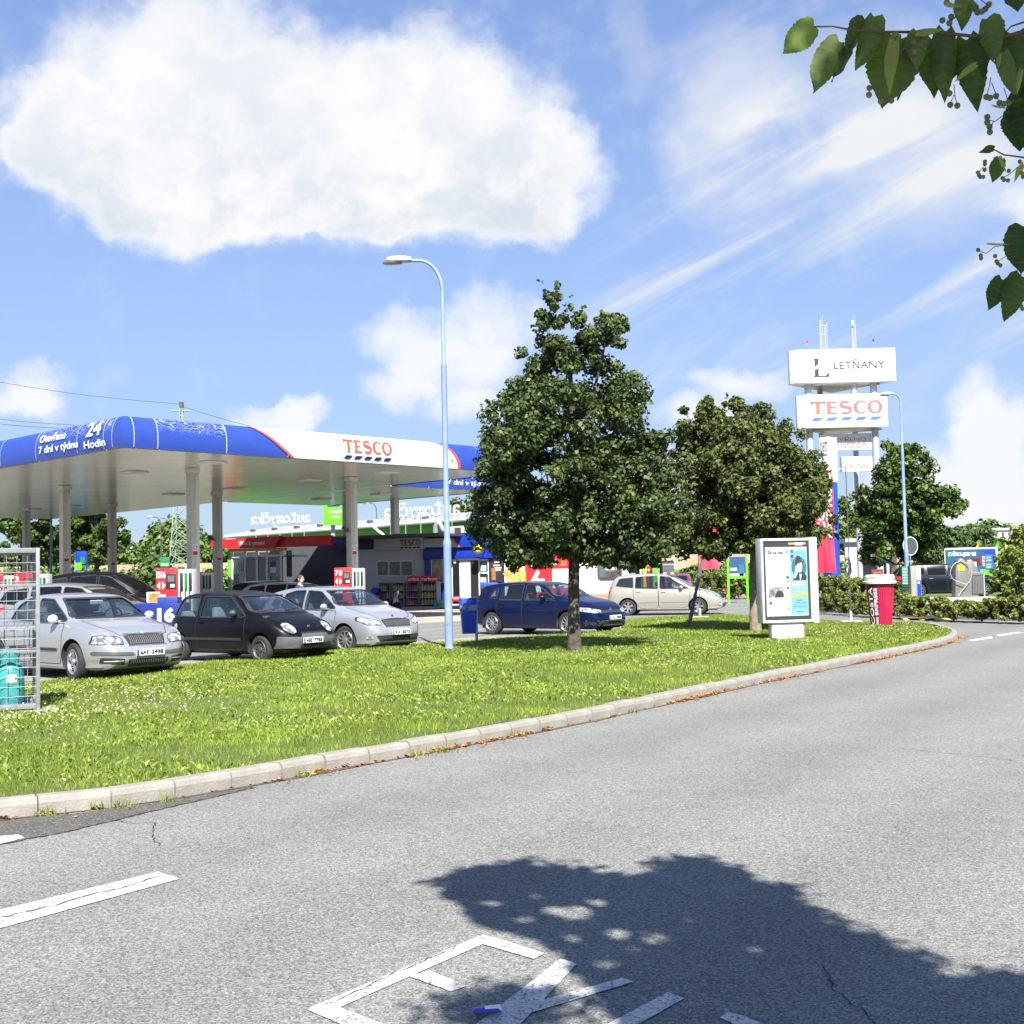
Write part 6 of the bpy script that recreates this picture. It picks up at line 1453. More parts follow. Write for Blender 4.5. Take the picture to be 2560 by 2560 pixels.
for i in range(14):
    for j in range(4): mb = MB(); x0 = D(1441, 1450, 80).x + i * 1.0; y0 = 79 + j * 3.6; mb.box(x0 + .01, x0 + .98, y0, y0 + 3.55, .002, .11); mb.build('paving_field', BRICK, pv)
FI = struct_empty('far_traffic_island'); q = [G(*p) for p in ((1762, 1462), (1885, 1472), (1990, 1474), (1990, 1482), (1885, 1480), (1800, 1486), (1758, 1474))]
mb = MB(); mb.add([(p.x, p.y, .12) for p in q], [list(range(len(q)))]); mb.build('island_paving', BRICK, FI, fix=False)
kl = spline([G(1640, 1462), G(1770, 1466), G(1880, 1476), G(2045, 1478)], 2.0)
# ================================================================ more vehicles
EST = make_car(ESTATE, 'parked_estate_car', 'grey estate car behind the silver sedan, only its upper half visible')
g = D(335, 1450, 31.5); EST.location = (g.x, g.y, .03); EST.rotation_euler = (0, 0, math.radians(-14)); EST.scale = (1.02, 1.02, 1.10)
VAN = variant(SCENIC, paint=BLACKP, hollow=False, glass=OPG, plate=('', .5, 0), mould_mat=TRIM, rim='ten')
v = make_car(VAN, 'black_van', 'black van standing under the canopy beside pump 15 16', 'van'); g = D(388, 1450, 40.5); v.location = (g.x, g.y, .03); v.rotation_euler = (0, 0, math.radians(-8)); v.scale = (1.05, 1.05, 1.23)
EB = variant(ESTATE, paint=BLUEBLACK); eb = make_car(EB, 'black_estate_car', 'black estate car with raised tailgate standing at the vacuum cleaners'); g = D(2436, 1450, 56); eb.location = (g.x + .2, g.y, .22); eb.rotation_euler = (0, 0, math.radians(-7)); eb.scale = (1, 1, 1.02)
# raised tailgate
tg = MB(); tg.add([(-3.62, -.6, 1.45), (-3.62, .6, 1.45), (-4.55, .6, 1.95), (-4.55, -.6, 1.95), (-3.62, -.6, 1.49), (-3.62, .6, 1.49), (-4.58, .6, 1.99), (-4.58, -.6, 1.99)], [(0, 1, 2, 3), (7, 6, 5, 4), (0, 4, 5, 1), (1, 5, 6, 2), (2, 6, 7, 3), (3, 7, 4, 0)])
t_ = tg.build('tailgate', BLUEBLACK, eb, bevel=.02); MB().add([(-3.7, -.5, 1.44), (-3.7, .5, 1.44), (-4.2, .5, 1.70), (-4.2, -.5, 1.70)], [(0, 1, 2, 3)]).build('tailgate_window', mat('tailgate_glass', (.25, .38, .42), .1), t_, fix=False)
MB().box(-4.62, -4.55, -.5, .5, 1.86, 1.97).build('brake_light', TAIL, t_)
RC = variant(SEDAN, paint=DARKRED, hollow=False, glass=OPG, plate=('', .5, 0), rplate=('', .70), rear=[('tail_light', [(-.55, .70), (-.86, .70), (-.84, .92), (-.55, .92)], TAIL, .008, True), ('bumper_strip', [(-.8, .46), (.8, .46), (.8, .50), (-.8, .50)], TRIM, .01, False)], mirror_mat=DARKRED, moulding=[])
RC['back'] = [(-.62, 1.10), (.62, 1.10), (.52, 1.34), (-.52, 1.34)]; rc_ = make_car(RC, 'dark_red_sedan', 'dark red sedan seen from behind between the minivan and the pink flag'); g = D(1722, 1450, 74); rc_.location = (g.x, g.y + 3.5, 0); rc_.rotation_euler = (0, 0, math.radians(78)); rc_.scale = (1, 1, 1.03)
DC = variant(GOLF, paint=BLUEBLACK, hollow=False, glass=OPG, plate=('', .46, 0), rplate=('', .60), rear=[('tail_light', [(-.55, .84), (-.86, .84), (-.84, .98), (-.55, .96)], TAIL, .008, True)])
dc = make_car(DC, 'dark_hatchback', 'dark hatchback seen from behind in front of the pick-up kiosk'); g = D(706, 1450, 50); dc.location = (g.x, g.y + 2, .05); dc.rotation_euler = (0, 0, math.radians(66)); dc.scale = (1, 1, 1.1)
SC = variant(ESTATE, paint=SILVERBLUE); sc_ = make_car(SC, 'silver_estate_car', 'silver car roof showing behind the pale silver hatchback beside pumps 7 8'); g = D(830, 1450, 47); sc_.location = (g.x, g.y, .03); sc_.rotation_euler = (0, 0, math.radians(-20)); sc_.scale = (1, 1, 1.02)
# motor scooter
g = D(965, 1450, 58); ms = thing('motor_scooter', 'dark motor scooter with blue cover parked by the display racks', 'scooter', (g.x, g.y, .03), math.radians(-30))
for x in (-.62, .62):
    mb = MB(); mb.lathe([(.17, -.05), (.24, -.05), (.25, 0), (.24, .05), (.17, .05)], 20, c=(x, 0, .25), axis='y'); w = mb.build('wheel', TYRE, ms, smooth=50); MB().lathe([(.001, -.03), (.17, -.03), (.17, .03), (.001, .03)], 16, c=(x, 0, .25), axis='y').build('rim', RIM, w)
MB().grid(lambda u, v: (-.75 + .75 * v, .17 * math.cos(2 * PI * u) * math.sin(PI * min(1, v + .12)) ** .5, .58 + .17 * math.sin(2 * PI * u)), 14, 8).build('seat_body', mat('scooter_dark', (.012, .014, .02), .3, coat=.6), ms, smooth=60, fix=True)
MB().add([(.25, -.22, .3), (.25, .22, .3), (.52, .18, .95), (.52, -.18, .95), (.34, -.22, .3), (.34, .22, .3), (.62, .16, .95), (.62, -.16, .95)], [(0, 1, 2, 3), (7, 6, 5, 4), (0, 4, 5, 1), (1, 5, 6, 2), (2, 6, 7, 3), (3, 7, 4, 0)]).build('leg_shield', mat('scooter_dark'), ms, bevel=.03)
MB().box(-.1, .3, -.18, .18, .26, .34).build('foot_board', DARK, ms, bevel=.02); MB().tube([(.55, -.32, 1.05), (.58, 0, .98), (.55, .32, 1.05)], .018, 8).build('handlebar', TRIM, ms); MB().lathe([(.001, .08), (.08, .06), (.1, 0)], 14, c=(.62, 0, .92), axis='x').build('headlight', LAMP, ms, smooth=60)
MB().tube([(.58, 0, .95), (.64, 0, .3)], .035, 8).build('fork', GREY, ms); MB().grid(lambda u, v: (-.85 + .5 * v, .22 * math.cos(2 * PI * u) * math.sin(PI * (.1 + .8 * v)) ** .4, .98 + .2 * math.sin(2 * PI * u) * math.sin(PI * (.1 + .8 * v)) ** .4), 14, 8).build('top_box', BLUE, ms, smooth=60, fix=True)
# ================================================================ people
SKIN = mat('skin', (.42, .24, .17), .55, var=.06, spec=.35)
def skin_body(joints, edges, m, name, par, sub=2):
    me = bpy.data.meshes.new(name); me.from_pydata([j[0] for j in joints], edges, []); o = bpy.data.objects.new(name, me); COL.objects.link(o)
    md = o.modifiers.new('s', 'SKIN'); md.use_smooth_shade = True
    lay = me.skin_vertices[0].data if me.skin_vertices else None
    if lay is None:
        bpy.context.view_layer.objects.active = o
        bm = bmesh.new(); bm.from_mesh(me); bm.verts.layers.skin.verify(); bm.to_mesh(me); bm.free(); lay = me.skin_vertices[0].data
    for i, j in enumerate(joints): r = j[1]; lay[i].radius = (r, r) if not isinstance(r, tuple) else r; lay[i].use_root = (i == 0)
    sd = o.modifiers.new('d', 'SUBSURF'); sd.levels = sub; sd.render_levels = sub
    dg = bpy.context.evaluated_depsgraph_get(); dg.update(); res = bpy.data.meshes.new_from_object(o.evaluated_get(dg)); bpy.data.objects.remove(o)
    res.materials.clear(); res.materials.append(m); res.polygons.foreach_set('use_smooth', [True] * len(res.polygons)); return link(name, res, par)
def head(par, z, x=0, y=0, hair=(.03, .022, .016), mask=True, rz=0):
    M = Matrix.Translation((x, y, z)) @ Matrix.Rotation(rz, 4, 'Z'); mb = MB(); mb.xf = M        # face looks along +x
    def hs(u, v):
        th = 2 * PI * u; ph = PI * v; r = 1.0; cx, cy, cz = math.cos(th) * math.sin(ph), math.sin(th) * math.sin(ph), math.cos(ph)
        X, Y, Z = .098 * cx, .075 * cy, .118 * cz
        if cz < 0: X *= 1 + .12 * cz; Y *= 1 + .28 * cz
        if cx > .5 and -.25 < cz < .12: X += .022 * max(0, 1 - abs(cy) * 5) * (1 - abs(cz + .08) * 4)            # nose
        if cx > .5 and .02 < cz < .25: X -= .008 * max(0, 1 - abs(abs(cy) - .35) * 6)                             # eye sockets
        return (X, Y, Z)
    mb.grid(hs, 28, 20); h = mb.build('head', SKIN, par, smooth=80, fix=True)
    mb = MB(); mb.xf = M; mb.grid(lambda u, v: tuple(a * b + c for a, b, c in zip(hs(u, v * .52), (1.07, 1.10, 1.08), (-.012, 0, .004))), 24, 10); mb.build('hair', mat('hair_%d' % int(hair[0] * 1000), hair, .7), h, smooth=80)
    for s_ in (-1, 1): mb = MB(); mb.xf = M; mb.grid(lambda u, v: (-.01 + .022 * math.cos(2 * PI * u) * math.sin(PI * v), s_ * (.074 + .012 * (1 - math.cos(PI * v)) / 2), -.005 + .03 * math.sin(2 * PI * u) * math.sin(PI * v)), 8, 5); mb.build('ear', SKIN, h, smooth=80); mb = MB(); mb.xf = M; mb.cbox((.088, s_ * .03, .018), (.012, .022, .010)); mb.build('eye', INK, h, bevel=.003)
    if mask: mb = MB(); mb.xf = M; mb.grid(lambda u, v: tuple(a * b for a, b in zip(hs(-.17 + .34 * u, .53 + .30 * v), (1.16, 1.08, 1.0))), 12, 8); mb.build('face_mask', LW, h, smooth=80)
    else: mb = MB(); mb.xf = M; mb.cbox((.087, 0, -.055), (.01, .045, .010)); mb.build('mouth', mat('lips', (.28, .09, .08), .5), h, bevel=.003)
def hand_joints(J, E, wrist, d, side):
    """palm, four fingers and a thumb grown from the wrist joint"""
    w = Vector(J[wrist][0]); d = Vector(d).normalized(); sx = Vector(side).normalized(); n = d.cross(sx)
    J.append((tuple(w + d * .05), (.034, .02))); p = len(J) - 1; E.append((wrist, p))
    for k, L_ in enumerate((.062, .072, .068, .052)):
        b = w + d * .085 + sx * (.028 - .019 * k); J.append((tuple(b), .011)); a = len(J) - 1; E.append((p, a)); J.append((tuple(b + d * L_ * .6 + n * .008), .009)); E.append((a, a + 1)); J.append((tuple(b + d * L_ * .95 + n * .025), .007)); E.append((a + 1, a + 2))
    b = w + d * .04 + sx * .045; J.append((tuple(b), .012)); a = len(J) - 1; E.append((p, a)); J.append((tuple(b + d * .04 + sx * .012), .009)); E.append((a, a + 1))
def person_standing(label, loc, rz, shirt):
    r = thing('person', label, 'person', loc, rz)
    J = [((0, 0, .95), .13), ((0, 0, 1.12), .125), ((0, 0, 1.32), .15), ((0, 0, 1.45), .09), ((0, 0, 1.56), .055), ((.01, 0, 1.62), .05), ((0, .17, 1.42), .065), ((.02, .24, 1.18), .05), ((.08, .25, .95), .032), ((0, -.17, 1.42), .065), ((.02, -.24, 1.18), .05), ((.1, -.24, .96), .032),
         ((0, .10, .88), .095), ((.02, .11, .50), .068), ((0, .11, .10), .042), ((.12, .12, .04), .035), ((0, -.10, .88), .095), ((.02, -.11, .50), .068), ((0, -.11, .10), .042), ((.12, -.12, .04), .035)]
    E = [(0, 1), (1, 2), (2, 3), (3, 4), (4, 5), (3, 6), (6, 7), (7, 8), (3, 9), (9, 10), (10, 11), (0, 12), (12, 13), (13, 14), (14, 15), (0, 16), (16, 17), (17, 18), (18, 19)]
    hand_joints(J, E, 8, (.15, 0, -1), (1, 0, 0)); hand_joints(J, E, 11, (.15, 0, -1), (1, 0, 0))
    b = skin_body(J, E, shirt, 'body', r); b.data.materials.append(SKIN); b.data.materials.append(mat('trousers', (.03, .035, .05), .8))
    for p in b.data.polygons:
        c = p.center
        if (c.z > 1.5 and abs(c.y) < .075) or (abs(c.y) > .17 and c.z < 1.15 and c.z > .7): p.material_index = 1
        elif c.z < .93: p.material_index = 2
    head(r, 1.70, .02); r.scale = (.95, .95, .95); return r
g = D(750, 1450, 33.5); person_standing('person with short dark hair, white face mask and dark blue shirt behind the parked cars', (g.x, g.y, .03), math.radians(-25), mat('shirt_blue', (.015, .03, .08), .8))
def person_seated(label, car, X, Y, z=.55):
    M = car.matrix_basis @ Matrix.Translation((X, Y, 0)); r = thing('person', label, 'person', M.translation, car.rotation_euler.z)
    J = [((0, 0, z + .08), .14), ((-.04, 0, z + .28), .13), ((-.05, 0, z + .46), .15), ((-.03, 0, z + .58), .08), ((-.01, 0, z + .66), .052), ((-.03, .18, z + .54), .06), ((.14, .24, z + .36), .045), ((.38, .16, z + .42), .03), ((-.03, -.18, z + .54), .06), ((.14, -.24, z + .36), .045), ((.38, -.16, z + .42), .03), ((.22, .1, z + .10), .09), ((.50, .1, z + .14), .07), ((.62, .1, z - .2), .045), ((.22, -.1, z + .10), .09), ((.50, -.1, z + .14), .07), ((.62, -.1, z - .2), .045)]
    E = [(0, 1), (1, 2), (2, 3), (3, 4), (3, 5), (5, 6), (6, 7), (3, 8), (8, 9), (9, 10), (0, 11), (11, 12), (12, 13), (0, 14), (14, 15), (15, 16)]
    hand_joints(J, E, 7, (1, 0, .1), (0, -1, 0)); hand_joints(J, E, 10, (1, 0, .1), (0, 1, 0))
    b = skin_body(J, E, mat('shirt_pale', (.45, .45, .38), .8), 'body', r); b.data.materials.append(SKIN)
    for p in b.data.polygons:
        if p.center.x > .34 and p.center.z > z + .3: p.material_index = 1
    head(r, z + .80, .02, hair=(.10, .08, .06)); return r
person_seated('person with white face mask driving the beige minivan', c5, -1.12, .36, .62)
# ================================================================ gas bottle cage at the left edge
base = G(100, 1772, .12); CF = Frame(base.x, base.y, 20)
cg = thing('bottle_cage', 'galvanised wire mesh cage for gas bottles at the left picture edge', 'cage', (base.x, base.y, .10), math.radians(24))
GW = mat('cage_galvanised', (.29, .30, .31), .38, metal=.45, var=.12, scale=15)
H_, W2, D2 = 1.97, 2.4, .85
for x in (-.02, -W2 / 2, -W2):
    for y in (0, D2): MB().box(x - .022, x + .022, y - .022, y + .022, .0, H_).build('post', GW, cg, bevel=.004)
for z in (.06, H_ - .03):
    for y in (0, D2): MB().box(-W2, -.045, y - .025, y + .025, z - .03, z + .03).build('rail', GW, cg, bevel=.004)
    for x in (-.02, -W2): MB().box(x - .02, x + .02, .025, D2 - .025, z - .03, z + .03).build('rail', GW, cg, bevel=.004)
for z in (.72, 1.52): MB().box(-W2, -.045, -.014, .014, z - .018, z + .018).build('rail', GW, cg, bevel=.004)
MB().box(-W2 + .02, -.04, .03, D2 - .03, .03, .05).build('floor_plate', GALV, cg); MB().box(-W2 + .02, -.04, .03, D2 - .03, H_ - .008, H_).build('roof_sheet', GW, cg); MB().box(-W2 + .02, -.04, .03, D2 - .03, 1.00, 1.02).build('shelf', GALV, cg)
for i in range(20):
    x = -.14 - .118 * i
    for y in (0, D2): MB().tube([(x, y + .012, .08), (x, y + .012, H_ - .06)], .0042, 5).build('mesh_wire', GW, cg)
for i in range(16):
    z = .18 + .115 * i
    for y in (0, D2): MB().tube([(-W2, y - .002, z), (-.04, y - .002, z)], .0042, 5).build('mesh_wire', GW, cg)
    MB().tube([(-.02, .02, z), (-.02, D2 - .02, z)], .0042, 5).build('mesh_wire', GW, cg)
for i in range(6): MB().tube([(-.02, .12 + .12 * i, .08), (-.02, .12 + .12 * i, H_ - .06)], .0042, 5).build('mesh_wire', GW, cg)
MB().tube([(-.55, -.03, .12), (-.53, -.07, .06), (-.50, -.08, -.02)], .012, 6).build('chain_end', GREY, cg); MB().cbox((-.54, -.03, .13), (.07, .03, .05)).build('padlock', DARK, cg, bevel=.008)
MB().box(-.3, .22, -.12, .9, -.06, .008).build('foot_slab', CONC, cg, bevel=.01)
TEAL = mat('bottle_teal', (.035, .27, .26), .4, var=.18, scale=5); TEALD = mat('bottle_green_blue', (.03, .30, .24), .45, var=.25, scale=5)
def gas_bottle(lx, ly, lz, label, m, cg=cg):
    M = Matrix.Translation(cg.location) @ Matrix.Rotation(cg.rotation_euler.z, 4, 'Z'); p = M @ Vector((lx, ly, lz)); r = thing('gas_bottle', label, 'gas bottle', p, random.uniform(-.6, .6), 'gas bottles in the cage')
    MB().lathe([(.10, 0), (.13, .01), (.135, .05), (.15, .07), (.16, .12), (.16, .42), (.145, .49), (.09, .535), (.04, .55), (.03, .57)], 24).build('bottle_body', m, r, smooth=50)
    MB().lathe([(.105, .52), (.115, .60), (.118, .70), (.106, .70), (.102, .60), (.095, .52)], 20, close=False).build('collar', m, r, smooth=50); MB().lathe([(.035, .55), (.035, .62), (.02, .66), (.001, .66)], 10).build('valve', YELLOW if False else GREY, r, smooth=40)
    MB().lathe([(.162, .27), (.164, .28)], 24, close=False).build('weld_seam', m, r)
    mb = MB(); mb.grid(lambda u, v: (.163 * math.cos(-1.9 + .75 * u), .163 * math.sin(-1.9 + .75 * u), .30 + .09 * v), 6, 1); l_ = mb.build('label_sticker', LW, r, fix=False)
    mb = MB(); mb.grid(lambda u, v: (.165 * math.cos(-1.35 + .12 * u), .165 * math.sin(-1.35 + .12 * u), .325 + .04 * v), 2, 1); mb.build('red_mark', RED, l_, fix=False)
gas_bottle(-.33, .26, .05, 'teal gas bottle on the cage floor nearest the right post', TEAL); gas_bottle(-.70, .26, .05, 'teal gas bottle on the cage floor at the left picture edge', TEAL)
gas_bottle(-.52, .60, .05, 'rusty red gas bottle on the cage floor behind the teal ones', mat('bottle_rust', (.28, .07, .03), .6, var=.3, scale=8)); gas_bottle(-.76, .28, 1.02, 'green gas bottle on the upper shelf at the left picture edge', TEALD)
# ================================================================ litter bin on its post
b = G(1192, 1608, .1); bn = thing('litter_bin', 'blue plastic litter bin on a grey post beside the navy hatchback', 'litter bin', (b.x, b.y, b.z), math.radians(8))
BINB = mat('bin_blue', (.012, .06, .55), .35, var=.08)
MB().box(-.03, .03, -.03, .03, 0, 1.05).build('post', GALV, bn, bevel=.004); MB().box(-.18, .18, -.12, .12, 0, .012).build('base_plate', GALV, bn); MB().box(-.06, -.03, -.035, .02, .62, .95).build('clamp', GALV, bn)
mb = MB()
def binp(u, v):
    a = 2 * PI * u; w = .15 + .045 * v; d = .13 + .04 * v; c, s_ = math.cos(a), math.sin(a); e = .35
    return (-.17 + w * abs(c) ** e * (1 if c > 0 else -1), .05 + d * abs(s_) ** e * (1 if s_ > 0 else -1), .22 + .66 * v)
mb.grid(binp, 32, 6); mb.build('bin_body', BINB, bn, smooth=50, fix=True); mb = MB(); mb.grid(lambda u, v: (lambda p: ((p[0] + .17) * (1.10 - .10 * v) - .17, (p[1] - .05) * (1.10 - .10 * v) + .05, .88 + .10 * v))(binp(u, 1)), 32, 2); mb.build('bin_rim', BINB, bn, smooth=50, fix=True)
MB().box(-.36, .02, -.10, .20, .97, 1.03).build('lid', BINB, bn, bevel=.03); mb = MB(); mb.grid(lambda u, v: (lambda p: ((p[0] + .17) * 1.04 - .17 + .006 * math.sin(40 * u), (p[1] - .05) * 1.04 + .05, .76 + .13 * v + .02 * math.sin(22 * u)))(binp(u, .95)), 48, 3); mb.build('bin_liner', mat('clear_bag', (.16, .22, .40), .25, var=.4), bn, smooth=60)
MB().box(-.235, -.215, -.135, -.125, .30, .86).build('mould_rib', BINB, bn)
g = D(1223, 1450, 60); b2 = thing('litter_bin', 'blue-lidded bin by the shop door, mostly hidden behind the navy hatchback', 'litter bin', (g.x, g.y, .03)); MB().box(-.3, .3, -.3, .3, 0, 1.0).build('bin_body', mat('bin_grey', (.25, .26, .28), .5), b2, bevel=.04); MB().box(-.42, .42, -.36, .36, 1.0, 1.28).build('lid', BINB, b2, bevel=.08)
# ================================================================ city light panel
b = G(1966, 1600, .10); CLZ = b.z; cl_ = thing('advertising_panel', 'white framed advertising panel with event posters on a low white foot', 'advertising panel', (b.x, b.y, .10), math.radians(14))
PW = mat('panel_white', (.56, .57, .58), .3, var=.03, metal=.1)
w = .68; zb, ztp = .40, 2.32
for nm, bx in (('frame', (-w, -w + .06, -.16, .16, zb, ztp)), ('frame', (w - .06, w, -.16, .16, zb, ztp)), ('frame', (-w + .062, w - .062, -.16, .16, ztp - .06, ztp)), ('frame', (-w + .062, w - .062, -.16, .16, zb, zb + .06))): MB().box(*bx).build(nm, PW, cl_, bevel=.018)
MB().box(w + .003, w + .17, -.13, .17, zb - .03, ztp + .02).build('side_cabinet', PW, cl_, bevel=.03); MB().box(-w + .063, w - .063, -.12, .12, zb + .062, ztp - .062).build('inner_box', INK, cl_)
MB().box(-.42, .42, -.10, .10, 0, zb - .002).build('foot', PW, cl_, bevel=.012); MB().box(.424, .47, -.09, .09, 0, zb - .02).build('foot_side', mat('foot_rust', (.20, .17, .15), .8, var=.4), cl_)
for y in (-.09, .09): MB().box(-.46, .5, y - .02, y + .02, -.02, .01).build('foot_flange', GALV, cl_)
py0 = -.125
ps = MB().box(-.56, .56, py0 - .004, py0, zb + .15, ztp - .20).build('poster', mat('poster_paper', (.55, .58, .58), .35, var=.03), cl_)
def PR(nm, x0, x1, z0, z1, m, d=.002): return MB().box(x0, x1, py0 - .004 - d, py0 - .004, z0, z1).build(nm, m, ps)
def PX(x, z): return Vector((x, py0 - .010, z))
PB = mat('poster_blue', (.10, .30, .46), .35, var=.35, scale=3, var2=(.22, .42, .56)); PT = mat('poster_teal', (.02, .14, .20), .35, var=.3, scale=6); PGY = mat('poster_text_grey', (.36, .39, .40), .5, var=.05)
PR('blue_field', .10, .55, zb + .17, ztp - .28, PB, .002)
# circle with a hatted figure as a plain stand-in
mb = MB(); mb.poly([PX(.335 + .20 * math.cos(t), 1.66 + .23 * math.sin(t)) for t in np.linspace(0, 2 * PI, 28)[:-1]]); mb.build('picture_disc', PT, ps, fix=False)
Q = lambda x, z, k=1: Vector((x, py0 - .010 - .002 * k, z))
mb = MB(); mb.poly([Q(x, z) for x, z in ((.22, 1.70), (.46, 1.78), (.47, 1.80), (.40, 1.79), (.37, 1.90), (.30, 1.92), (.25, 1.88), (.24, 1.76))]); mb.build('printed_hat', INK, ps, fix=False)
mb = MB(); mb.poly([Q(x, z) for x, z in ((.28, 1.73), (.40, 1.77), (.42, 1.68), (.40, 1.56), (.34, 1.53), (.29, 1.60))]); mb.build('printed_face', LW, ps, fix=False)
mb = MB(); mb.poly([Q(x, z) for x, z in ((.16, 1.36), (.52, 1.36), (.53, 1.44), (.46, 1.54), (.38, 1.54), (.30, 1.52), (.22, 1.46))]); mb.build('printed_coat', INK, ps, fix=False)
mb = MB(); mb.poly([Q(x, z, 2) for x, z in ((.20, 1.40), (.24, 1.42), (.30, 1.54), (.28, 1.68), (.25, 1.68), (.22, 1.56))]); mb.build('printed_hand', LW, ps, fix=False)
mb = MB(); mb.poly([Q(x, z, 2) for x, z in ((.34, 1.50), (.40, 1.50), (.37, 1.36), (.35, 1.36))]); mb.build('printed_shirt', LW, ps, fix=False)
for i, x in enumerate((.18, .30, .42)): PR('logo_box', x - .045, x + .045, 1.235, 1.32, LW, .004)
def PTXT(s_, x0, x1, z0, z1, m, bold=.01): mb = MB(); letters(mb, s_, x0, x1, z0, z1, PX, bold); return mb.build('lettering', m, ps, fix=False)
PTXT('Žít na ulici', -.50, -.08, 1.965, 2.04, INK, .03); PTXT('ONDŘEJ HAVELKA', .14, .52, 1.165, 1.20, LW, .02); PTXT('jeho', .29, .35, 1.125, 1.145, LW); PTXT('MELODY MAKERS', .18, .48, 1.075, 1.105, LW, .02)
mb = MB(); mb.add([Q(.11, .955, 3), Q(.55, 1.0, 3), Q(.55, 1.055, 3), Q(.11, 1.01, 3)], [(0, 1, 2, 3)]); mb.build('yellow_band', YELLOW, ps, fix=False)
PTXT('Kapesníčo', .23, .42, .885, .925, mat('poster_navy', (.03, .10, .16), .5), .01); PTXT('v modrém pokoji', .16, .50, .83, .865, mat('poster_navy'), .01)
for z in (.79, .755, .72): PR('text_line', .13, .53, z, z + .012, mat('poster_mid_blue', (.10, .22, .32), .5), .004)
PR('text_line', .24, .42, .63, .648, mat('poster_navy'), .004)
for k in range(4): PR('text_line', .22, .50, 1.99 - k * .035, 2.0 - k * .035, mat('poster_pale_blue', (.16, .36, .50), .5), .004)
z = 1.93; k = 0
while z > 1.25:
    k += 1; PR('text_line', -.49, -.08 if k % 5 else -.28, z, z + .011, PGY); z -= .026 if k not in (4, 11, 18) else .045
ph = PR('photo', -.50, -.09, .98, 1.22, mat('photo_grey', (.30, .31, .30), .5, var=.7, scale=9, var2=(.06, .06, .06)), .003)
mb = MB(); mb.poly([Q(x, z) for x, z in ((-.34, .98), (-.10, .98), (-.10, 1.06), (-.15, 1.12), (-.25, 1.13), (-.31, 1.07))]); mb.build('printed_jacket', INK, ps, fix=False)
mb = MB(); mb.poly([Q(-.22 + .028 * math.cos(t), 1.165 + .036 * math.sin(t)) for t in np.linspace(0, 6.28, 13)[:-1]]); mb.build('printed_face', mat('printed_skin', (.36, .26, .22), .6), ps, fix=False)
PR('grey_box', -.34, -.08, .66, .95, mat('poster_box', (.46, .50, .50), .4)); PR('printed_mark', -.48, -.42, .82, .88, INK, .003)
for z in (.86, .83, .80, .77, .74, .71): PR('text_line', -.32, -.10, z, z + .008, PGY, .004)
for k, (z, m) in enumerate(((1.98, mat('icon_teal', (.05, .3, .4), .5)), (1.88, PGY), (1.78, PGY), (1.68, PGY), (1.40, INK), (1.33, INK), (1.25, PGY), (1.16, RED), (1.02, PGY), (.90, PGY), (.70, INK))): PR('icon_mark', -.01, .055, z, z + (.055 if k not in (5, 10) else .02), m, .003)
for k, (z, m) in enumerate(((1.985, DGREEN), (1.87, BLUE), (1.78, mat('icon_red', (.4, .1, .1), .5)))): PR('flag_icon', .12, .19, z, z + .07, m, .006)
PR('logo_strip', .06, .53, ztp - .15, ztp - .10, mat('strip_ochre', (.55, .33, .12), .5), .010); PR('logo_plate', .24, .46, ztp - .165, ztp - .10, LW, .014); mb = MB(); letters(mb, 'PRAHA', .29, .41, ztp - .145, ztp - .12, lambda x, z: Vector((x, py0 - .022, z)), .02); mb.build('lettering', INK, ps, fix=False)
PTXT('a divadlo', -.02, .20, ztp - .235, ztp - .212, mat('icon_red'), .01)
MB().box(-.62, .62, -.152, -.148, zb + .062, ztp - .062).build('glass_door', glass('poster_glass', (.97, .98, .98), .02, .03), cl_)
cl_.scale = (.87, .9, .94)
# ================================================================ giant paper cup
b = G(2203, 1566, .10); cup = thing('giant_coffee_cup', 'giant red coffee cup advertising figure with white lid on the grass', 'advertising figure', (b.x, b.y, .10), math.radians(20))
CUPR = mat('cup_red', (.33, .008, .045), .45, var=.06); CUPW = mat('cup_lid_white', (.60, .60, .55), .4, var=.03)
def cupf(u, v):
    a = 2 * PI * u; r = .265 + .105 * v
    ridge = .010 * math.sin(a * 40 + 3.0 * math.sin(v * 9 + a)) if (.62 < u < 1.0 or u < .35) else 0
    return ((r + ridge) * math.cos(a), (r + ridge) * math.sin(a) * .9, 1.12 * v)
MB().grid(cupf, 240, 28).build('cup_body', CUPR, cup, smooth=70, fix=True)
MB().lathe([(.372, 1.10), (.415, 1.10), (.42, 1.15), (.40, 1.17), (.375, 1.18), (.362, 1.31), (.35, 1.33), (.001, 1.33)], 40).build('lid', CUPW, cup, smooth=40)
for k in range(3): MB().lathe([(.384 - k * .004, 1.20 + k * .035), (.392 - k * .004, 1.208 + k * .035), (.384 - k * .004, 1.216 + k * .035)], 40, close=False).build('lid_ridge', CUPW, cup)
def cuptext(txt, a0, a1, v0, v1, m=None, bold=.02):
    mb = MB(); letters(mb, txt, v0, v1, a0, a1, lambda v, a: Vector(((.265 + .105 * v + .016) * math.cos(a), (.265 + .105 * v + .016) * math.sin(a) * .9, 1.12 * v)), bold); return mb.build('lettering', m or LW, cup, fix=False)
ca = math.radians(-128 - 27)
MB().grid(lambda u, v: ((.265 + .105 * (.02 + .92 * v) + .008) * math.cos(ca - .55 + .95 * u), (.265 + .105 * (.02 + .92 * v) + .008) * math.sin(ca - .55 + .95 * u) * .9, 1.12 * (.02 + .92 * v)), 12, 10).build('dark_band', mat('cup_dark', (.09, .01, .02), .5), cup, smooth=70, fix=False)
cuptext('EXPRESS', ca + .34, ca + .08, .27, .88); cuptext('COSTA', ca - .02, ca - .38, .05, .90, LW)
mb = MB()
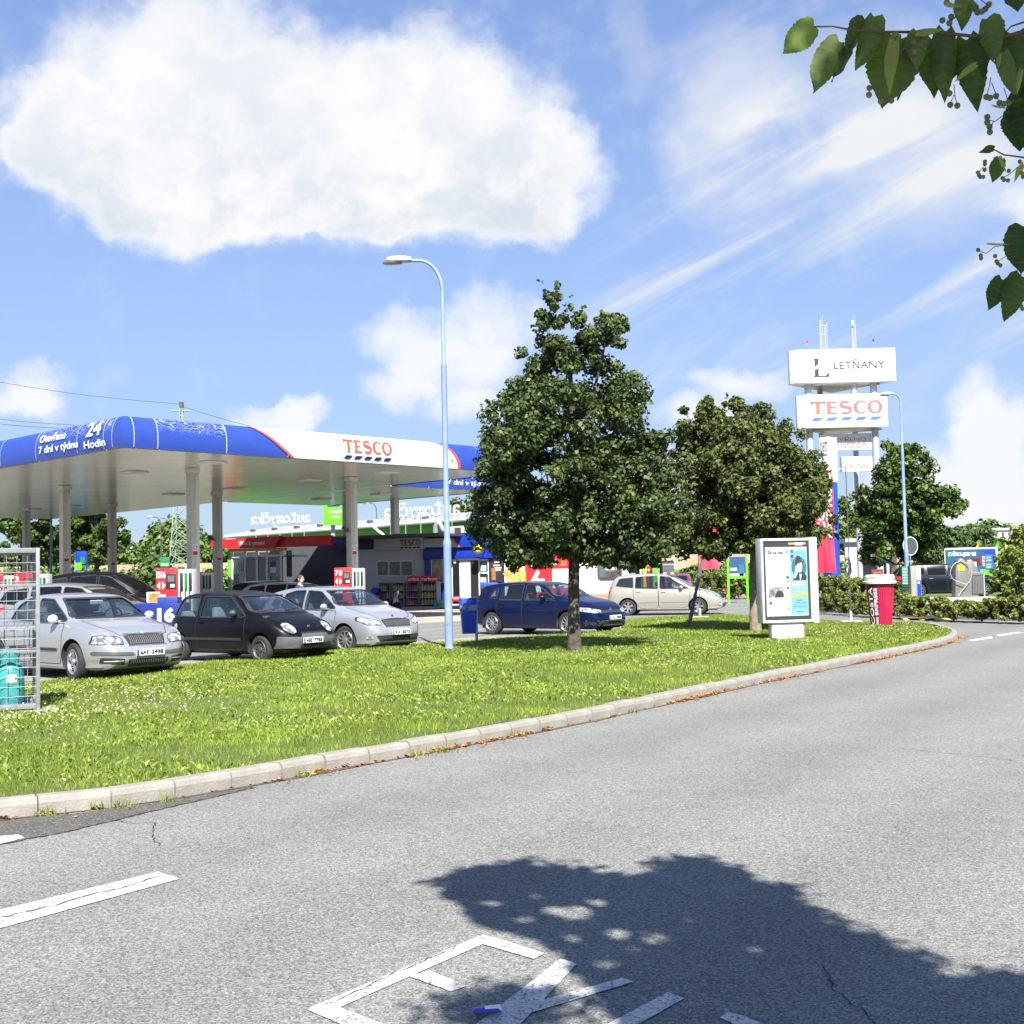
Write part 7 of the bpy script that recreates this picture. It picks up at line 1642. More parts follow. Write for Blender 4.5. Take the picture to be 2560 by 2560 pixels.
for k in range(3): a = ca + .14 + .08 * k; mb = MB(); mb.grid(lambda u, v: ((.282 + .105 * (.05 + .17 * v)) * math.cos(a + .03 * u), (.282 + .105 * (.05 + .17 * v)) * math.sin(a + .03 * u) * .9, 1.12 * (.05 + .17 * v)), 1, 4); mb.build('white_stripe', LW, cup, fix=False)
b = G(2196, 1553, .10); sg = thing('small_sign', 'small dark red sign with orange lettering standing behind the giant cup', 'sign', (b.x, b.y, .1), .1); MB().box(-.02, .02, -.02, .02, 0, 1.3).build('post', DARK, sg); b_ = MB().box(-.17, .17, -.05, -.02, 1.13, 1.46).build('board', mat('sign_maroon', (.12, .01, .012), .5), sg, bevel=.01)
for k, (t_, z) in enumerate((('VSTUPTE', 1.34), ('DÁLE', 1.26))): mb = MB(); letters(mb, t_, -.12, .13, z, z + .05, lambda x, zz_: Vector((x, -.055, zz_)), .02); mb.build('lettering', mat('sign_orange', (.55, .20, .12), .5), b_, fix=False)
# ================================================================ banners
def banner(name, label, base, x_off, w, z0, z1, m, letters_=None, ang=0):
    r = thing(name, label, 'banner', base, ang); MB().tube([(0, 0, .02), (0, 0, z1 + .1)], .014, 8).build('pole', DARK, r)
    for a in (0, PI / 2): mb = MB(); mb.xf = Matrix.Rotation(a + .6, 4, 'Z'); mb.box(-.38, .38, -.035, .035, 0, .025); mb.build('base_foot', PW, r, bevel=.006)
    MB().lathe([(.04, 0), (.035, .3)], 10).build('socket', PW, r)
    f = lambda u, v, d=0: Vector((x_off + w * u, .05 * math.sin(9 * v + 5 * u) * (.3 + u) - d + .03 * math.sin(17 * u), z0 + (z1 - z0) * v + .04 * u * math.sin(3 * u)))
    MB().grid(lambda u, v: f(u, v), 16, 40).build('cloth', m, r, smooth=80, fix=False)
    if letters_:
        for (t_, u0, u1, v0, v1) in letters_: mb = MB(); letters(mb, t_, v0, v1, u1, u0, lambda v, u: f(u, v, .012), .02); mb.build('lettering', LW, r, fix=False)
    MB().tube([(0, 0, z1 + .05), (x_off + w, 0, z1 + .03)], .012, 6).build('top_arm', GREY, r)
    return r
FLAGR = mat('flag_red', (.70, .02, .06), .7, var=.08); FLAGP = mat('flag_pink', (.75, .06, .10), .7, var=.06)
b = G(1750, 1543, .10); banner('flag_banner', 'pinkish red flag on a thin pole under the second tree crown', b, .02, .66, 1.56, 3.6, FLAGP)
b = G(2128, 1554, .10); banner('flag_banner', 'tall red banner with white letters beside the blue price tower', b, -1.02, .62, 1.38, 4.3, FLAGR, [('COSTA', .22, .62, .38, .95), ('EXPRESS', .68, .94, .34, .98)])
MB().tube([(0, 0, 0)], .01) if False else None
b = G(1722, 1567, .08); t2 = G(1722, 1567); lp = thing('leaning_stake', 'dark metal stake leaning into the crown of the second tree', 'stake', b); q = D(1757, 1395, t2.y + .3); MB().tube([(0, 0, 0), tuple(q - b)], [.055, .045], 10).build('stake', DARK, lp)
# litter on the road
b = G(1218, 2543); lt = thing('crushed_can', 'small crushed blue and white drink packet lying on the road marking', 'litter', (b.x, b.y, .012), math.radians(12))
mb = MB(); mb.grid(lambda u, v: (.055 * (2 * v - 1), .026 * math.cos(2 * PI * u) * (1 - (2 * v - 1) ** 8) ** .5, .014 + .012 * math.sin(2 * PI * u) * (1 - (2 * v - 1) ** 8) ** .5), 16, 14); mb.build('packet', mat('packet_blue', (.03, .05, .35), .3, var=.0), lt, smooth=60, fix=True)
mb = MB(); mb.grid(lambda u, v: (.02 + .03 * (2 * v - 1), .022 * math.cos(PI * u), .0155 + .0125 * math.sin(PI * u)), 8, 4); mb.build('packet_label', LW, lt, fix=False)
# ================================================================ pylon with the big signs
PY = Frame(*D(2115, 1420, 85).xy, 0); pt = D(2115, 1420, 85)
py_ = PY.root('sign_tower', 'tall steel sign tower with LETŇANY and TESCO boxes above the trees', 'sign tower')
SGW = mat('sign_white', (.62, .62, .62), .35, var=.02); LETD = mat('letter_charcoal', (.03, .03, .045), .5)
def tri_sign(px, ye, depth_left, nm='sign_box'):
    a, b_, c, d = PY.rect(*px, ye); r = MB()
    al = a - .42
    r.prism([(a, ye), (b_, ye), (b_ - .3, ye + .5), ((a + b_) / 2 + .3, ye + 5.2), (al + .0, ye + .9), (al, ye + .5)], c, d, lambda u, v, w: (u, v, w)); o = r.build(nm, SGW, py_, bevel=.01); return o, (a, b_, c, d)
s1, (a, b_, c, d) = tri_sign((1993, 872, 2239, 955), -2.0, 1)
yy = -2.02; w = b_ - a; h = d - c; F_ = lambda x, z: Vector((x, yy, z))
def LT(s_, x0, x1, z0, z1, m, par, bold=0.0): mb = MB(); letters(mb, s_, x0, x1, z0, z1, F_, bold); return mb.build('lettering', m, par, fix=False)
LT('LETŇANY', a + w * .37, a + w * .89, c + h * .40, c + h * .70, LETD, s1, .004); LT('OBCHODNÍ CENTRUM', a + w * .42, a + w * .82, c + h * .28, c + h * .335, mat('letter_faint', (.45, .42, .42), .6), s1)
gx = a + w * .14; gw = w * .18; gz = c + h * .17; gh = h * .56
for pl in ([(.10, 1), (.52, 1), (.52, .97), (.42, .94), (.42, .72), (.20, .52), (.20, .94), (.10, .97)], [(.0, .42), (.78, .62), (.42, .44), (.42, .05), (.80, .05), (.95, .20), (.97, .25), (1, .25), (1, 0), (.1, 0), (.1, .03), (.20, .05), (.20, .38), (.0, .42)][1:-1]):
    MB().poly([F_(gx + u * gw, gz + v * gh) for u, v in pl]).build('emblem_stroke', LETD, s1, fix=False)
s2, (a, b_, c, d) = tri_sign((2012, 985, 2219, 1068), -2.0, 1)
serif_logo(lambda x, z: F_(x, z), a + (b_ - a) * .07, a + (b_ - a) * .94, c + (d - c) * .21, c + (d - c) * .79, mat('sign_letter_red', (.60, .11, .09), .5), mat('sign_letter_blue', (.05, .13, .50), .5), s2)
o = PY.panel('small_sign_box', py_, (2051, 1086, 2174, 1127), -.6, .5, SGW, .02); PY.text('OTEVŘENO', o, (2059, 1091, 2166, 1103), -1.11, mat('letter_pinkish', (.45, .12, .13), .5), .0); PY.text('NONSTOP', o, (2068, 1107, 2166, 1121), -1.11, mat('letter_pinkish'), .02)
o = PY.panel('small_sign_box', py_, (2100, 1143, 2176, 1180), -.6, .5, SGW, .02); PY.text('DORUČENÍ', o, (2104, 1158, 2172, 1171), -1.11, mat('letter_orange_red', (.55, .08, .03), .5), .02)
for px, ye in ((2030, -1.2), (2190, -1.2), (2140, 3.0), (2060, 1.5)):
    x = PY.at(px + (1 if px < 2100 else 6), 1300, ye)[0]; MB().tube([(x, ye, 0), (x, ye, PY.at(2100, 890, ye)[1])], .23 if ye < 0 else .19, 14).build('leg', mat('leg_grey', (.34, .36, .38), .45, var=.06), py_, smooth=60)
for z0, z1 in ((PY.at(2100, 968)[1], PY.at(2100, 958)[1]), (PY.at(2100, 1080)[1], PY.at(2100, 1070)[1])):
    for p, q in (((-2.2, -1.2), (2.4, -1.2)), ((-2.2, -1.2), (.6, 3)), ((2.4, -1.2), (.6, 3)), ((-2.2, -1.2), (-1, 1.5))): MB().tube([(p[0], p[1], z0), (q[0], q[1], z1)], .07, 6).build('cross_beam', GREY, py_)
mb = MB(); x = PY.at(2114, 965)[0]
for dx in (0, .35): MB().tube([(x + dx, -1.5, PY.at(2100, 990)[1]), (x + dx, -1.5, PY.at(2100, 955)[1])], .03, 6).build('ladder_rail', GREY, py_)
for k in range(4): MB().tube([(x, -1.5, PY.at(2100, 985)[1] + k * .25), (x + .35, -1.5, PY.at(2100, 985)[1] + k * .25)], .02, 5).build('ladder_rung', GREY, py_)
zt = PY.at(2100, 871)[1]
for px, top, r_ in ((2050, 800, .05), (2055, 788, .02), (2062, 816, .045), (2067, 806, .02), (2130, 805, .045), (2134, 787, .018), (2138, 812, .025)):
    x, z1 = PY.at(px, top, -.5); MB().tube([(x, -.5, zt - .1), (x, -.5, z1)], r_, 8).build('antenna', mat('antenna_grey', (.36, .37, .38), .4), py_)
for z in (.9, 1.5): MB().box(PY.at(2049, 860, -.5)[0], PY.at(2068, 860, -.5)[0], -.53, -.47, zt + z, zt + z + .05).build('antenna_bracket', GREY, py_)
x, z1 = PY.at(2131, 808, -.55); MB().cbox((x, -.6, z1), (.2, .2, .35)).build('dish_unit', LW, py_, bevel=.06)
for px, m in ((2018, RED), (2184, NAVYL)): x, z = PY.at(px, 866, -1.2); MB().tube([(x, -1.2, zt), (x, -1.2, zt + .22)], .02, 5).build('beacon_stem', GREY, py_); MB().cbox((x, -1.2, zt + .3), (.11, .11, .18)).build('beacon', m, py_, bevel=.03)
# ================================================================ blue price tower
TB = D(2082, 1450, 62); tw = thing('price_tower', 'slim blue and white price tower behind the red banner', 'price tower', (TB.x, TB.y, 0), math.radians(38))
ztw = D(2082, 1096, 62).z
MB().box(-.72, .0, -.55, 0, 5.9, ztw).build('sign_head', SGW, tw, bevel=.02)
lo = MB().box(-.70, -.02, -.5, -.03, 0, 5.88).build('blue_body', mat('tower_blue', (.02, .07, .42), .4, var=.05), tw, bevel=.02)
MB().box(-.78, -.72, -.5, -.06, .2, 4.5).build('shaded_side', mat('tower_blue_shaded', (.01, .03, .20), .4), tw)  # darker blue sheet: shade on the tower's left face put into colour
serif_logo(lambda x, z: Vector((-.725, -x, z)), .50, .06, ztw - .95, ztw - .25, mat('shop_letter'), TBLUE, tw)
MB().box(-.725, -.7, -.5, -.05, 5.3, 5.85).build('red_price_field', mat('header_orange'), tw)
# ================================================================ wash bays on the right
WB = Frame(*D(2110, 1420, 92).xy, 0); wb = WB.root('wash_bays', 'open grey self-service wash bays behind the sign tower legs', 'wash bay')
for q, y0 in (((2112, 1355, 2142, 1470), 0), ((2214, 1352, 2240, 1470), 0)): WB.panel('side_wall', wb, q, y0, .25, CORR, 0, 0)
WB.panel('back_wall', wb, (2140, 1352, 2216, 1470), 4, .1, mat('bay_grey', (.22, .23, .23), .7), 0, 0)
a = WB.at(2108, 1352)[0]; b_ = WB.at(2300, 1352)[0]; MB().box(a, b_, -.6, 5, WB.at(2200, 1354)[1], WB.at(2200, 1345)[1]).build('roof', mat('bay_roof', (.40, .41, .42), .5), wb)
for x0 in (2158, 2170, 2181): WB.panel('machine_panel', wb, (x0, 1377, x0 + 8, 1396), 3.5, .1, LW, 0)
WB.panel('counter', wb, (2157, 1398, 2192, 1412), 3.5, .5, DARK); WB.panel('machine_base', wb, (2150, 1413, 2196, 1435), 3.5, .6, mat('bay_grey'), 0, 0)
mb = MB(); pts = [(2112, 1398), (2122, 1392), (2126, 1410), (2128, 1430), (2120, 1440), (2114, 1425), (2119, 1405), (2124, 1420), (2118, 1450)]; mb.tube([(WB.at(p[0], p[1], -.4)[0], -.4, WB.at(p[0], p[1], -.4)[1]) for p in pts], .05, 6); mb.build('hose', TRIM, wb, smooth=60)
# ================================================================ vacuum station
VP = struct_empty('vacuum_island'); VF = Frame(*D(2380, 1480, 50).xy, 0, .2)
mb = MB(); mb.box(D(2240, 1480, 50).x, D(2470, 1480, 50).x, 49.2, 51.2, .05, .36); mb.build('island_slab', CONC, VP, bevel=.03)
VGR = mat('vacuum_grey', (.17, .175, .165), .45, metal=.3, var=.1)
v1 = thing('vacuum_machine', 'grey tapered vacuum cleaner with a looped pale hose and yellow label', 'vacuum cleaner', (VF.o.x + .35, 50, .36)); 
for dx, s_ in ((0, 1), (.42, .97)):
    mb = MB(); mb.prism([(-.30, 0), (.30, 0), (.28, 1.15), (.12, 1.5 * s_), (.02, 1.56 * s_), (-.12, 1.5 * s_), (-.24, 1.15)], -.22 + dx * .5, .22 + dx * .5, lambda u, v, w: (u + dx, w, v)); mb.build('vacuum_housing', VGR, v1, bevel=.02)
MB().box(-.16, .10, -.24, -.222, 1.06, 1.26).build('yellow_label', YELLOW, v1)
HSE = mat('hose_pale', (.27, .285, .27), .5)
pts = [(-.05, -.28, 1.45), (-.35, -.32, 1.35), (-.55, -.34, 1.0), (-.42, -.34, .70), (-.1, -.36, .58), (.15, -.36, .48), (.33, -.34, .75), (.36, -.32, 1.1), (.2, -.30, 1.35), (-.05, -.28, 1.47)]
MB().tube([tuple(sum((Vector(pts[max(0, min(len(pts) - 1, j + d))]) * w for d, w in ((-1, (1 - t) ** 2 * .5), (0, .5 + t * (1 - t)), (1, t * t * .5))), Vector())) for j in range(len(pts)) for t in (0, .25, .5, .75)], .018, 8).build('hose', HSE, v1, smooth=80)
MB().tube([(.15, -.36, .5), (-.1, -.38, .25), (-.25, -.40, .03)], .024, 8).build('suction_pipe', HSE, v1, smooth=80)
v2 = thing('waste_container', 'dark grey container with a blue domed lid beside the vacuum cleaner', 'container', (VF.o.x + 1.05, 50.2, .36)); MB().box(-.24, .24, -.25, .25, .1, .90).build('container_body', DARK, v2, bevel=.02); MB().box(-.26, .26, -.27, .27, .85, 1.0).build('rim', VGR, v2, bevel=.02); MB().box(.20, .26, -.28, .28, 0, .9).build('side_post', GALV, v2)
for k in range(7): MB().box(-.21 + k * .06, -.19 + k * .06, -.262, -.25, .14, .82).build('slat', VGR, v2)
MB().lathe([(.2, 1.0), (.18, 1.10), (.1, 1.17), (.001, 1.19)], 18).build('dome_lid', BINB, v2, smooth=60)
g = D(2287, 1480, 50); v3 = thing('payment_machine', 'grey payment machine with white and blue front right of the lamp post', 'payment machine', (g.x, 50, .36)); MB().box(-.20, .02, -.2, .2, 0, 1.30).build('housing', mat('machine_beige', (.24, .235, .21), .5), v3, bevel=.01); MB().box(.022, .2, -.22, .2, 0, 1.30).build('front', mat('machine_white', (.45, .46, .44), .4), v3, bevel=.01); MB().box(.03, .19, -.226, -.222, .08, .72).build('blue_field', BLUE, v3); MB().box(.06, .14, -.23, -.227, .58, .66).build('card_logo', LW, v3)
g = D(2262, 1480, 51); v4 = thing('mat_cleaner', 'narrow green slatted mat holder left of the lamp post', 'mat holder', (g.x, 51, .36)); MB().box(-.10, .10, -.1, .1, 0, 1.28).build('holder', mat('holder_teal', (.04, .22, .19), .5), v4)
for k in range(10): MB().box(-.11, .11, -.115, -.1, .1 + .115 * k, .15 + .115 * k).build('slat', mat('slat_grey', (.30, .36, .34), .5), v4)
# round sign seen from behind
g = D(2280, 1480, 57); rs = thing('round_road_sign', 'round traffic sign seen from behind beside the right lamp post', 'road sign', (g.x, g.y, 0), math.radians(25)); MB().tube([(0, .03, 0), (0, .03, 3.0)], .03, 8).build('post', GALV, rs); z = D(2280, 1365, 57).z; MB().lathe([(.001, -.01), (.40, -.01), (.40, .01), (.001, .01)], 28, c=(0, 0, z), axis='y').build('disc_back', mat('sign_back', (.06, .065, .07), .5), rs); MB().lathe([(.40, -.02), (.43, -.02), (.43, .02), (.40, .02)], 28, c=(0, 0, z), axis='y', close=False).build('rim', LW, rs)
# DEKUJEME board
DB = Frame(*D(2427, 1400, 68).xy, 0); db = DB.root('thank_you_billboard', 'billboard reading DĚKUJEME with a hand holding a phone behind the vacuum cleaners', 'billboard')
f = DB.panel('frame', db, (2360, 1369, 2494, 1434), .1, .1, mat('frame_pale', (.5, .55, .5), .5), .02); DB.panel('picture', db, (2364, 1373, 2489, 1428), -.01, .03, mat('picture_navy', (.012, .03, .12), .35, var=.6, scale=1.0, var2=(.03, .10, .08)), 0)
DB.panel('red_field', db, (2400, 1396, 2450, 1414), -.045, .01, mat('picture_maroon', (.09, .01, .02), .4)); DB.panel('blue_field', db, (2462, 1373, 2489, 1392), -.045, .01, BLUE)
DB.text('DĚKUJEME', db, (2371, 1378, 2440, 1392), -.06, LW, .03); ph = DB.panel('printed_phone', db, (2462, 1386, 2482, 1425), -.055, .012, mat('phone_blue', (.03, .12, .45), .3)); 
for y in (1392, 1399, 1410, 1416): DB.panel('phone_line', ph, (2466, y, 2478, y + 3), -.07, .005, mat('notice_pale'))
for k, (x, y) in enumerate(((2455, 1390), (2455, 1399), (2456, 1408), (2486, 1402))): DB.panel('printed_finger', db, (x, y, x + 7, y + 8), -.055, .011, SKIN, .02)
DB.panel('notice', db, (2425, 1405, 2441, 1419), -.05, .012, LW); DB.panel('green_skirt', db, (2400, 1424, 2490, 1437), .05, .1, GREEN); 
for x in (2366, 2486): DB.panel('leg', db, (x, 1434, x + 4, 1480), .1, .1, GREEN, 0, 0)
def beach_flag(label, px, Y, top, w, m):
    g = D(px, 1450, Y); r = thing('beach_flag', label, 'beach flag', (g.x, g.y, 0)); zt_ = D(px, top, Y).z; MB().tube([(0, 0, 0), (0, 0, zt_ - .5)], .03, 6).build('pole', GREY, r); mb = MB()
    mb.grid(lambda u, v: (-w * u * (1 - v ** 4) - w * .0 + (0), .05 * math.sin(4 * u + 6 * v), .8 + (zt_ - .8) * (v * (1 - .12 * u))), 8, 20); mb.build('sail', m, r, smooth=80); MB().box(-w * .8, -w * .3, -.09, -.07, zt_ - 1.3, zt_ - 1.1).build('printed_logo', BLUE, r); return r
beach_flag('yellow beach flag showing above the left part of the billboard', 2449, 74, 1352, .62, mat('flag_yellow', (.80, .50, .03), .6)); beach_flag('green beach flag at the right side of the billboard', 2499, 70, 1345, .55, mat('flag_green', (.05, .50, .12), .6))
# green framed sign under the second tree
GF = Frame(*D(1843, 1420, 62).xy, 0); gf = GF.root('framed_sign', 'bright green framed sign board between the second tree and the flag', 'sign')
for x in (1817, 1864): GF.panel('leg', gf, (x, 1385, x + 5, 1472), 0, .1, GREEN, 0, 0)
GF.panel('rail', gf, (1822, 1440, 1864, 1446), 0, .08, GREEN); GF.panel('board', gf, (1824, 1392, 1863, 1440), 0, .05, mat('picture_navy')); GF.panel('printed_phone', gf, (1848, 1412, 1859, 1440), -.06, .01, mat('phone_blue')); GF.panel('printed_notice', gf, (1825, 1420, 1842, 1426), -.06, .01, LW); GF.panel('pale_base', gf, (1824, 1434, 1863, 1440), -.06, .01, mat('pale_green'))
# waste containers by the field
def cont(px0, px1, top, Y, m, lid, label, nm='waste_container'):
    a, b_ = D(px0, 1430, Y).x, D(px1, 1430, Y).x; zt_ = D(px0, top, Y).z; r = thing(nm, label, 'container', ((a + b_) / 2, Y, 0)); w = (b_ - a) / 2
    MB().add([(-w * .85, -.4, .12), (w * .85, -.4, .12), (w * .85, .4, .12), (-w * .85, .4, .12), (-w, -.5, zt_ - .35), (w, -.5, zt_ - .35), (w, .5, zt_ - .35), (-w, .5, zt_ - .35)], [(0, 3, 2, 1), (4, 5, 6, 7), (0, 1, 5, 4), (1, 2, 6, 5), (2, 3, 7, 6), (3, 0, 4, 7)]).build('container_body', m, r, bevel=.03)
    mb = MB(); mb.grid(lambda u, v: (-w * 1.04 + 2.08 * w * u, .52 * math.cos(PI * v), zt_ - .34 + .34 * math.sin(PI * v)), 4, 10); mb.build('lid', lid, r, smooth=60)
    for x in (-w * .7, w * .7): MB().lathe([(.001, -.03), (.1, -.03), (.1, .03), (.001, .03)], 10, c=(x, -.4, .1), axis='y').build('castor', TRIM, r)
    return r
cont(1622, 1652, 1400, 84, DARK, INK, 'black lidded waste container left of the green box'); r_ = cont(1654, 1684, 1402, 83, DARK, INK, 'black waste container with pale stickers right of the green box')
for x in (-.35, .15): MB().box(x, x + .2, -.53, -.515, 1.3, 1.6).build('sticker', LW, r_)
cont(1591, 1608, 1416, 82, LW, LW, 'small white container beside the yellow one'); cont(1606, 1622, 1414, 81.5, YELLOW, YELLOW, 'yellow waste container beside the white one'); cont(1618, 1636, 1415, 81, RED, RED, 'red waste container beside the yellow one'); cont(1630, 1647, 1406, 80, GREEN, GREEN, 'tall bright green waste container')
# speed bump segments
for k in range(5):
    a = G(2272 + k * 19, 1550); o = MB(); o.xf = Matrix.Translation((a.x, a.y, 0)) @ Matrix.Rotation(.25, 4, 'Z'); o.grid(lambda u, v: (-.26 + .52 * u, -.22 + .44 * v, .045 * math.sin(PI * v) + .006), 4, 8); ob = o.build('speed_bump_segment', YELLOW if k % 2 == 0 else TRIM, None, smooth=70, fix=False); tag(ob, ('leftmost', 'second', 'middle', 'fourth', 'rightmost')[k] + (' yellow' if k % 2 == 0 else ' black') + ' speed bump segment on the side road by the hedge', 'speed bump', 'speed bump segments')
# ================================================================ trees and plants
BARK = mat('bark', (.085, .07, .055), .95, var=.45, scale=7, bump=.9, bscale=22, var2=(.03, .024, .018)); BARKP = mat('bark_pale', (.20, .17, .13), .95, var=.4, scale=7, bump=.8, bscale=22)
LIME = leafmat('lime_leaf', (.010, .022, .008), (.085, .118, .034), .14, .5, .3); LIME2 = leafmat('lime_leaf_yellow', (.014, .028, .008), (.105, .13, .03), .12, .5, .3)
MAPLE = leafmat('maple_leaf', (.012, .032, .006), (.085, .135, .022), .15, .5, .3); FARL = leafmat('distant_leaf', (.03, .06, .018), (.10, .155, .05), .15, .6, .3); HEDGE = leafmat('hedge_leaf', (.035, .06, .012), (.19, .21, .045), .2, .55, .35)
BUSHY = leafmat('shrub_leaf', (.04, .08, .012), (.22, .26, .05), .25, .5, .35)
def leaf_cloud(C, sig, nper, size, seed, up=.35, shape=1.0):
    """C: clump centres (n,3); returns quads (folded leaf) around each clump"""
    r = np.random.default_rng(seed); n = len(C); N = n * nper; idx = np.repeat(np.arange(n), nper)
    d = r.normal(0, 1, (N, 3)); d /= np.linalg.norm(d, axis=1)[:, None]; rad = sig[idx] * r.random(N) ** .45
    P = C[idx] + d * rad[:, None] * [1, 1, .85]
    nrm = d * .9 + r.normal(0, .55, (N, 3)); nrm[:, 2] += up; nrm /= np.linalg.norm(nrm, axis=1)[:, None]
    t = np.cross(nrm, r.normal(0, 1, (N, 3))); t[:, 2] -= .35; t -= nrm * (t * nrm).sum(1)[:, None]; t /= np.linalg.norm(t, axis=1)[:, None] + 1e-9; b = np.cross(nrm, t)
    s = size * r.uniform(.6, 1.25, N); V = np.zeros((N, 4, 3))
    V[:, 0] = P - t * s[:, None] * .5; V[:, 1] = P + b * s[:, None] * .42 * shape + nrm * s[:, None] * .12; V[:, 2] = P + t * s[:, None] * .62; V[:, 3] = P - b * s[:, None] * .42 * shape + nrm * s[:, None] * .12
    tone = np.clip(.42 + r.normal(0, .18, n)[idx] * .6 + r.normal(0, .17, N), 0, 1); return V, tone
def crown_clumps(prof, n, seed, depth=.9, cx=0.0, cy=0.0, lump=.12):
    """prof: (z, left, right) outline as seen; clumps near the outside of that volume"""
    r = np.random.default_rng(seed); zs = np.array([p[0] for p in prof]); Ls = np.array([p[1] for p in prof]); Rs = np.array([p[2] for p in prof])
    zz = np.linspace(zs[0], zs[-1], 200); L = np.interp(zz, zs, Ls); R = np.interp(zz, zs, Rs); w = (R - L) / 2 + .15; cdf = np.cumsum(w ** 1.3); cdf /= cdf[-1]
    z = np.interp(r.random(n), cdf, zz); l = np.interp(z, zs, Ls); q = np.interp(z, zs, Rs); hw = (q - l) / 2; mc = (q + l) / 2
    a = r.uniform(0, 2 * np.pi, n); k = r.random(n) ** .33 * (1 + lump * np.sin(3 * a + z * 2.1) * .6 + r.normal(0, lump * .5, n))
    return np.stack([cx + mc + hw * k * np.cos(a), cy + hw * depth * k * np.sin(a), z], 1)
def tree(name, label, base, prof, trunk_r, trunk_h, nclump, sig, nper, size, m, seed, group=None, bark=None, forks=5, lean=(0, 0), shoots=6, depth=.9, cat='tree', shape=1.0, up=.35, core=True):
    r = thing(name, label, cat, base, 0, group); rnd = random.Random(seed); bark = bark or BARK
    top = prof[-1][0]; mb = MB(); pts = []; rs = []
    for i in range(9):
        f = i / 8; z = top * .86 * f; pts.append((lean[0] * f + .04 * math.sin(5 * f + seed), lean[1] * f + .03 * math.cos(4 * f), z)); rs.append(max(.02, trunk_r * (1.28 if i == 0 else 1) * (1 - .86 * max(0, (z - trunk_h * .6) / (top - trunk_h * .6)))))
    mb.tube(pts, rs, 12); mb.build('trunk', bark, r, smooth=70)
    r8 = np.random.default_rng(seed + 3); ns = max(14, nclump // 5); C0 = crown_clumps(prof, ns, seed, depth); ii = r8.integers(0, ns, nclump); dd = r8.normal(0, 1, (nclump, 3)); dd /= np.linalg.norm(dd, axis=1)[:, None]
    Rs = np.interp(C0[:, 2], [p[0] for p in prof], [min(1.0, (p[2] - p[1]) / 2) for p in prof]) * (sig * 1.45) * r8.uniform(.7, 1.15, ns); C = C0[ii] + dd * Rs[ii][:, None] * (.55 + .45 * r8.random(nclump))[:, None] * [1, 1, .8]; C = C[C[:, 2] > prof[0][0] - .1]; nclump = len(C); hw = np.array([max(.2, np.interp(z, [p[0] for p in prof], [(p[2] - p[1]) / 2 for p in prof])) for z in C[:, 2]])
    S_ = .62 * sig * (.7 + .6 * np.random.default_rng(seed).random(nclump)) * np.clip(hw, .45, 1.0)
    if shoots:
        rr = np.random.default_rng(seed + 5); ex = []
        for i in range(shoots):
            j = rr.integers(0, nclump); zt = top * rr.uniform(.76, .99); l, q = np.interp(zt, [p[0] for p in prof], [p[1] for p in prof]), np.interp(zt, [p[0] for p in prof], [p[2] for p in prof]); x = rr.uniform(l, q)
            for k in range(5): ex.append((x + .03 * k * rr.normal(), rr.normal() * .2, zt + .02 + .075 * k))
        V2, t2 = leaf_cloud(np.array(ex), np.full(len(ex), .05), 4, size, seed + 9, 0)
    V, t = leaf_cloud(C, S_, nper, size, seed, up, shape)
    if shoots: V = np.concatenate([V, V2]); t = np.concatenate([t, t2])
    cr = link('crown', np_mesh('crown', V.reshape(-1, 3), 4, m, t), r); cr['kind'] = 'stuff'
    for i in range(forks):
        j = rnd.randrange(nclump); c = C[j]; z0 = trunk_h * rnd.uniform(.85, 1.2) + (c[2] - trunk_h) * .25; f = z0 / (top * .86)
        p0 = Vector((lean[0] * f, lean[1] * f, z0)); p2 = Vector(tuple(float(q) for q in c)); p1 = (p0 + p2) / 2 + Vector((0, 0, -.1)); mb = MB(); mb.tube([p0, p1, p2], [trunk_r * .42, trunk_r * .25, .012], 6); mb.build('branch', bark, r, smooth=70)
    return r
def prof_px(base, Y, rows, shr=.045):
    """rows: (py, pxl, pxr) of the crown outline in the photo -> local profile"""
    out = []
    for py, l, q in rows: z = D((l + q) / 2, py, Y).z - base.z; w_ = (q - l) * shr; out.append((z, D(l + w_, py, Y).x - base.x, D(q - w_, py, Y).x - base.x))
    return sorted(out)
# tall lime tree in the middle
b = G(1441, 1627, .10); Y = b.y
pr = prof_px(b, Y, [(1412, 1390, 1540), (1380, 1235, 1655), (1340, 1200, 1680), (1280, 1178, 1688), (1200, 1172, 1690), (1120, 1180, 1680), (1060, 1218, 1655), (1000, 1248, 1632), (950, 1300, 1600), (900, 1312, 1570), (850, 1318, 1540), (805, 1345, 1535), (765, 1352, 1430), (732, 1362, 1395)])
tree('lime_tree', 'tall dense lime tree with pointed crown in the middle of the grass', b, pr, .115, 2.2, 880, .36, 100, .085, LIME, 11, 'lime trees on the grass island', forks=16, shoots=14, bark=BARK)
b = G(1893, 1577, .10); Y = b.y
pr = prof_px(b, Y, [(1386, 1765, 1890), (1364, 1706, 2036), (1330, 1690, 2085), (1270, 1680, 2095), (1210, 1686, 2080), (1160, 1692, 2035), (1110, 1700, 1985), (1060, 1728, 1950), (1025, 1750, 1895), (1003, 1768, 1840)])
tree('lime_tree', 'broad round lime tree standing behind the white advertising panel', b, pr, .125, 2.0, 860, .38, 92, .09, LIME2, 23, 'lime trees on the grass island', forks=14, shoots=12, bark=BARKP)
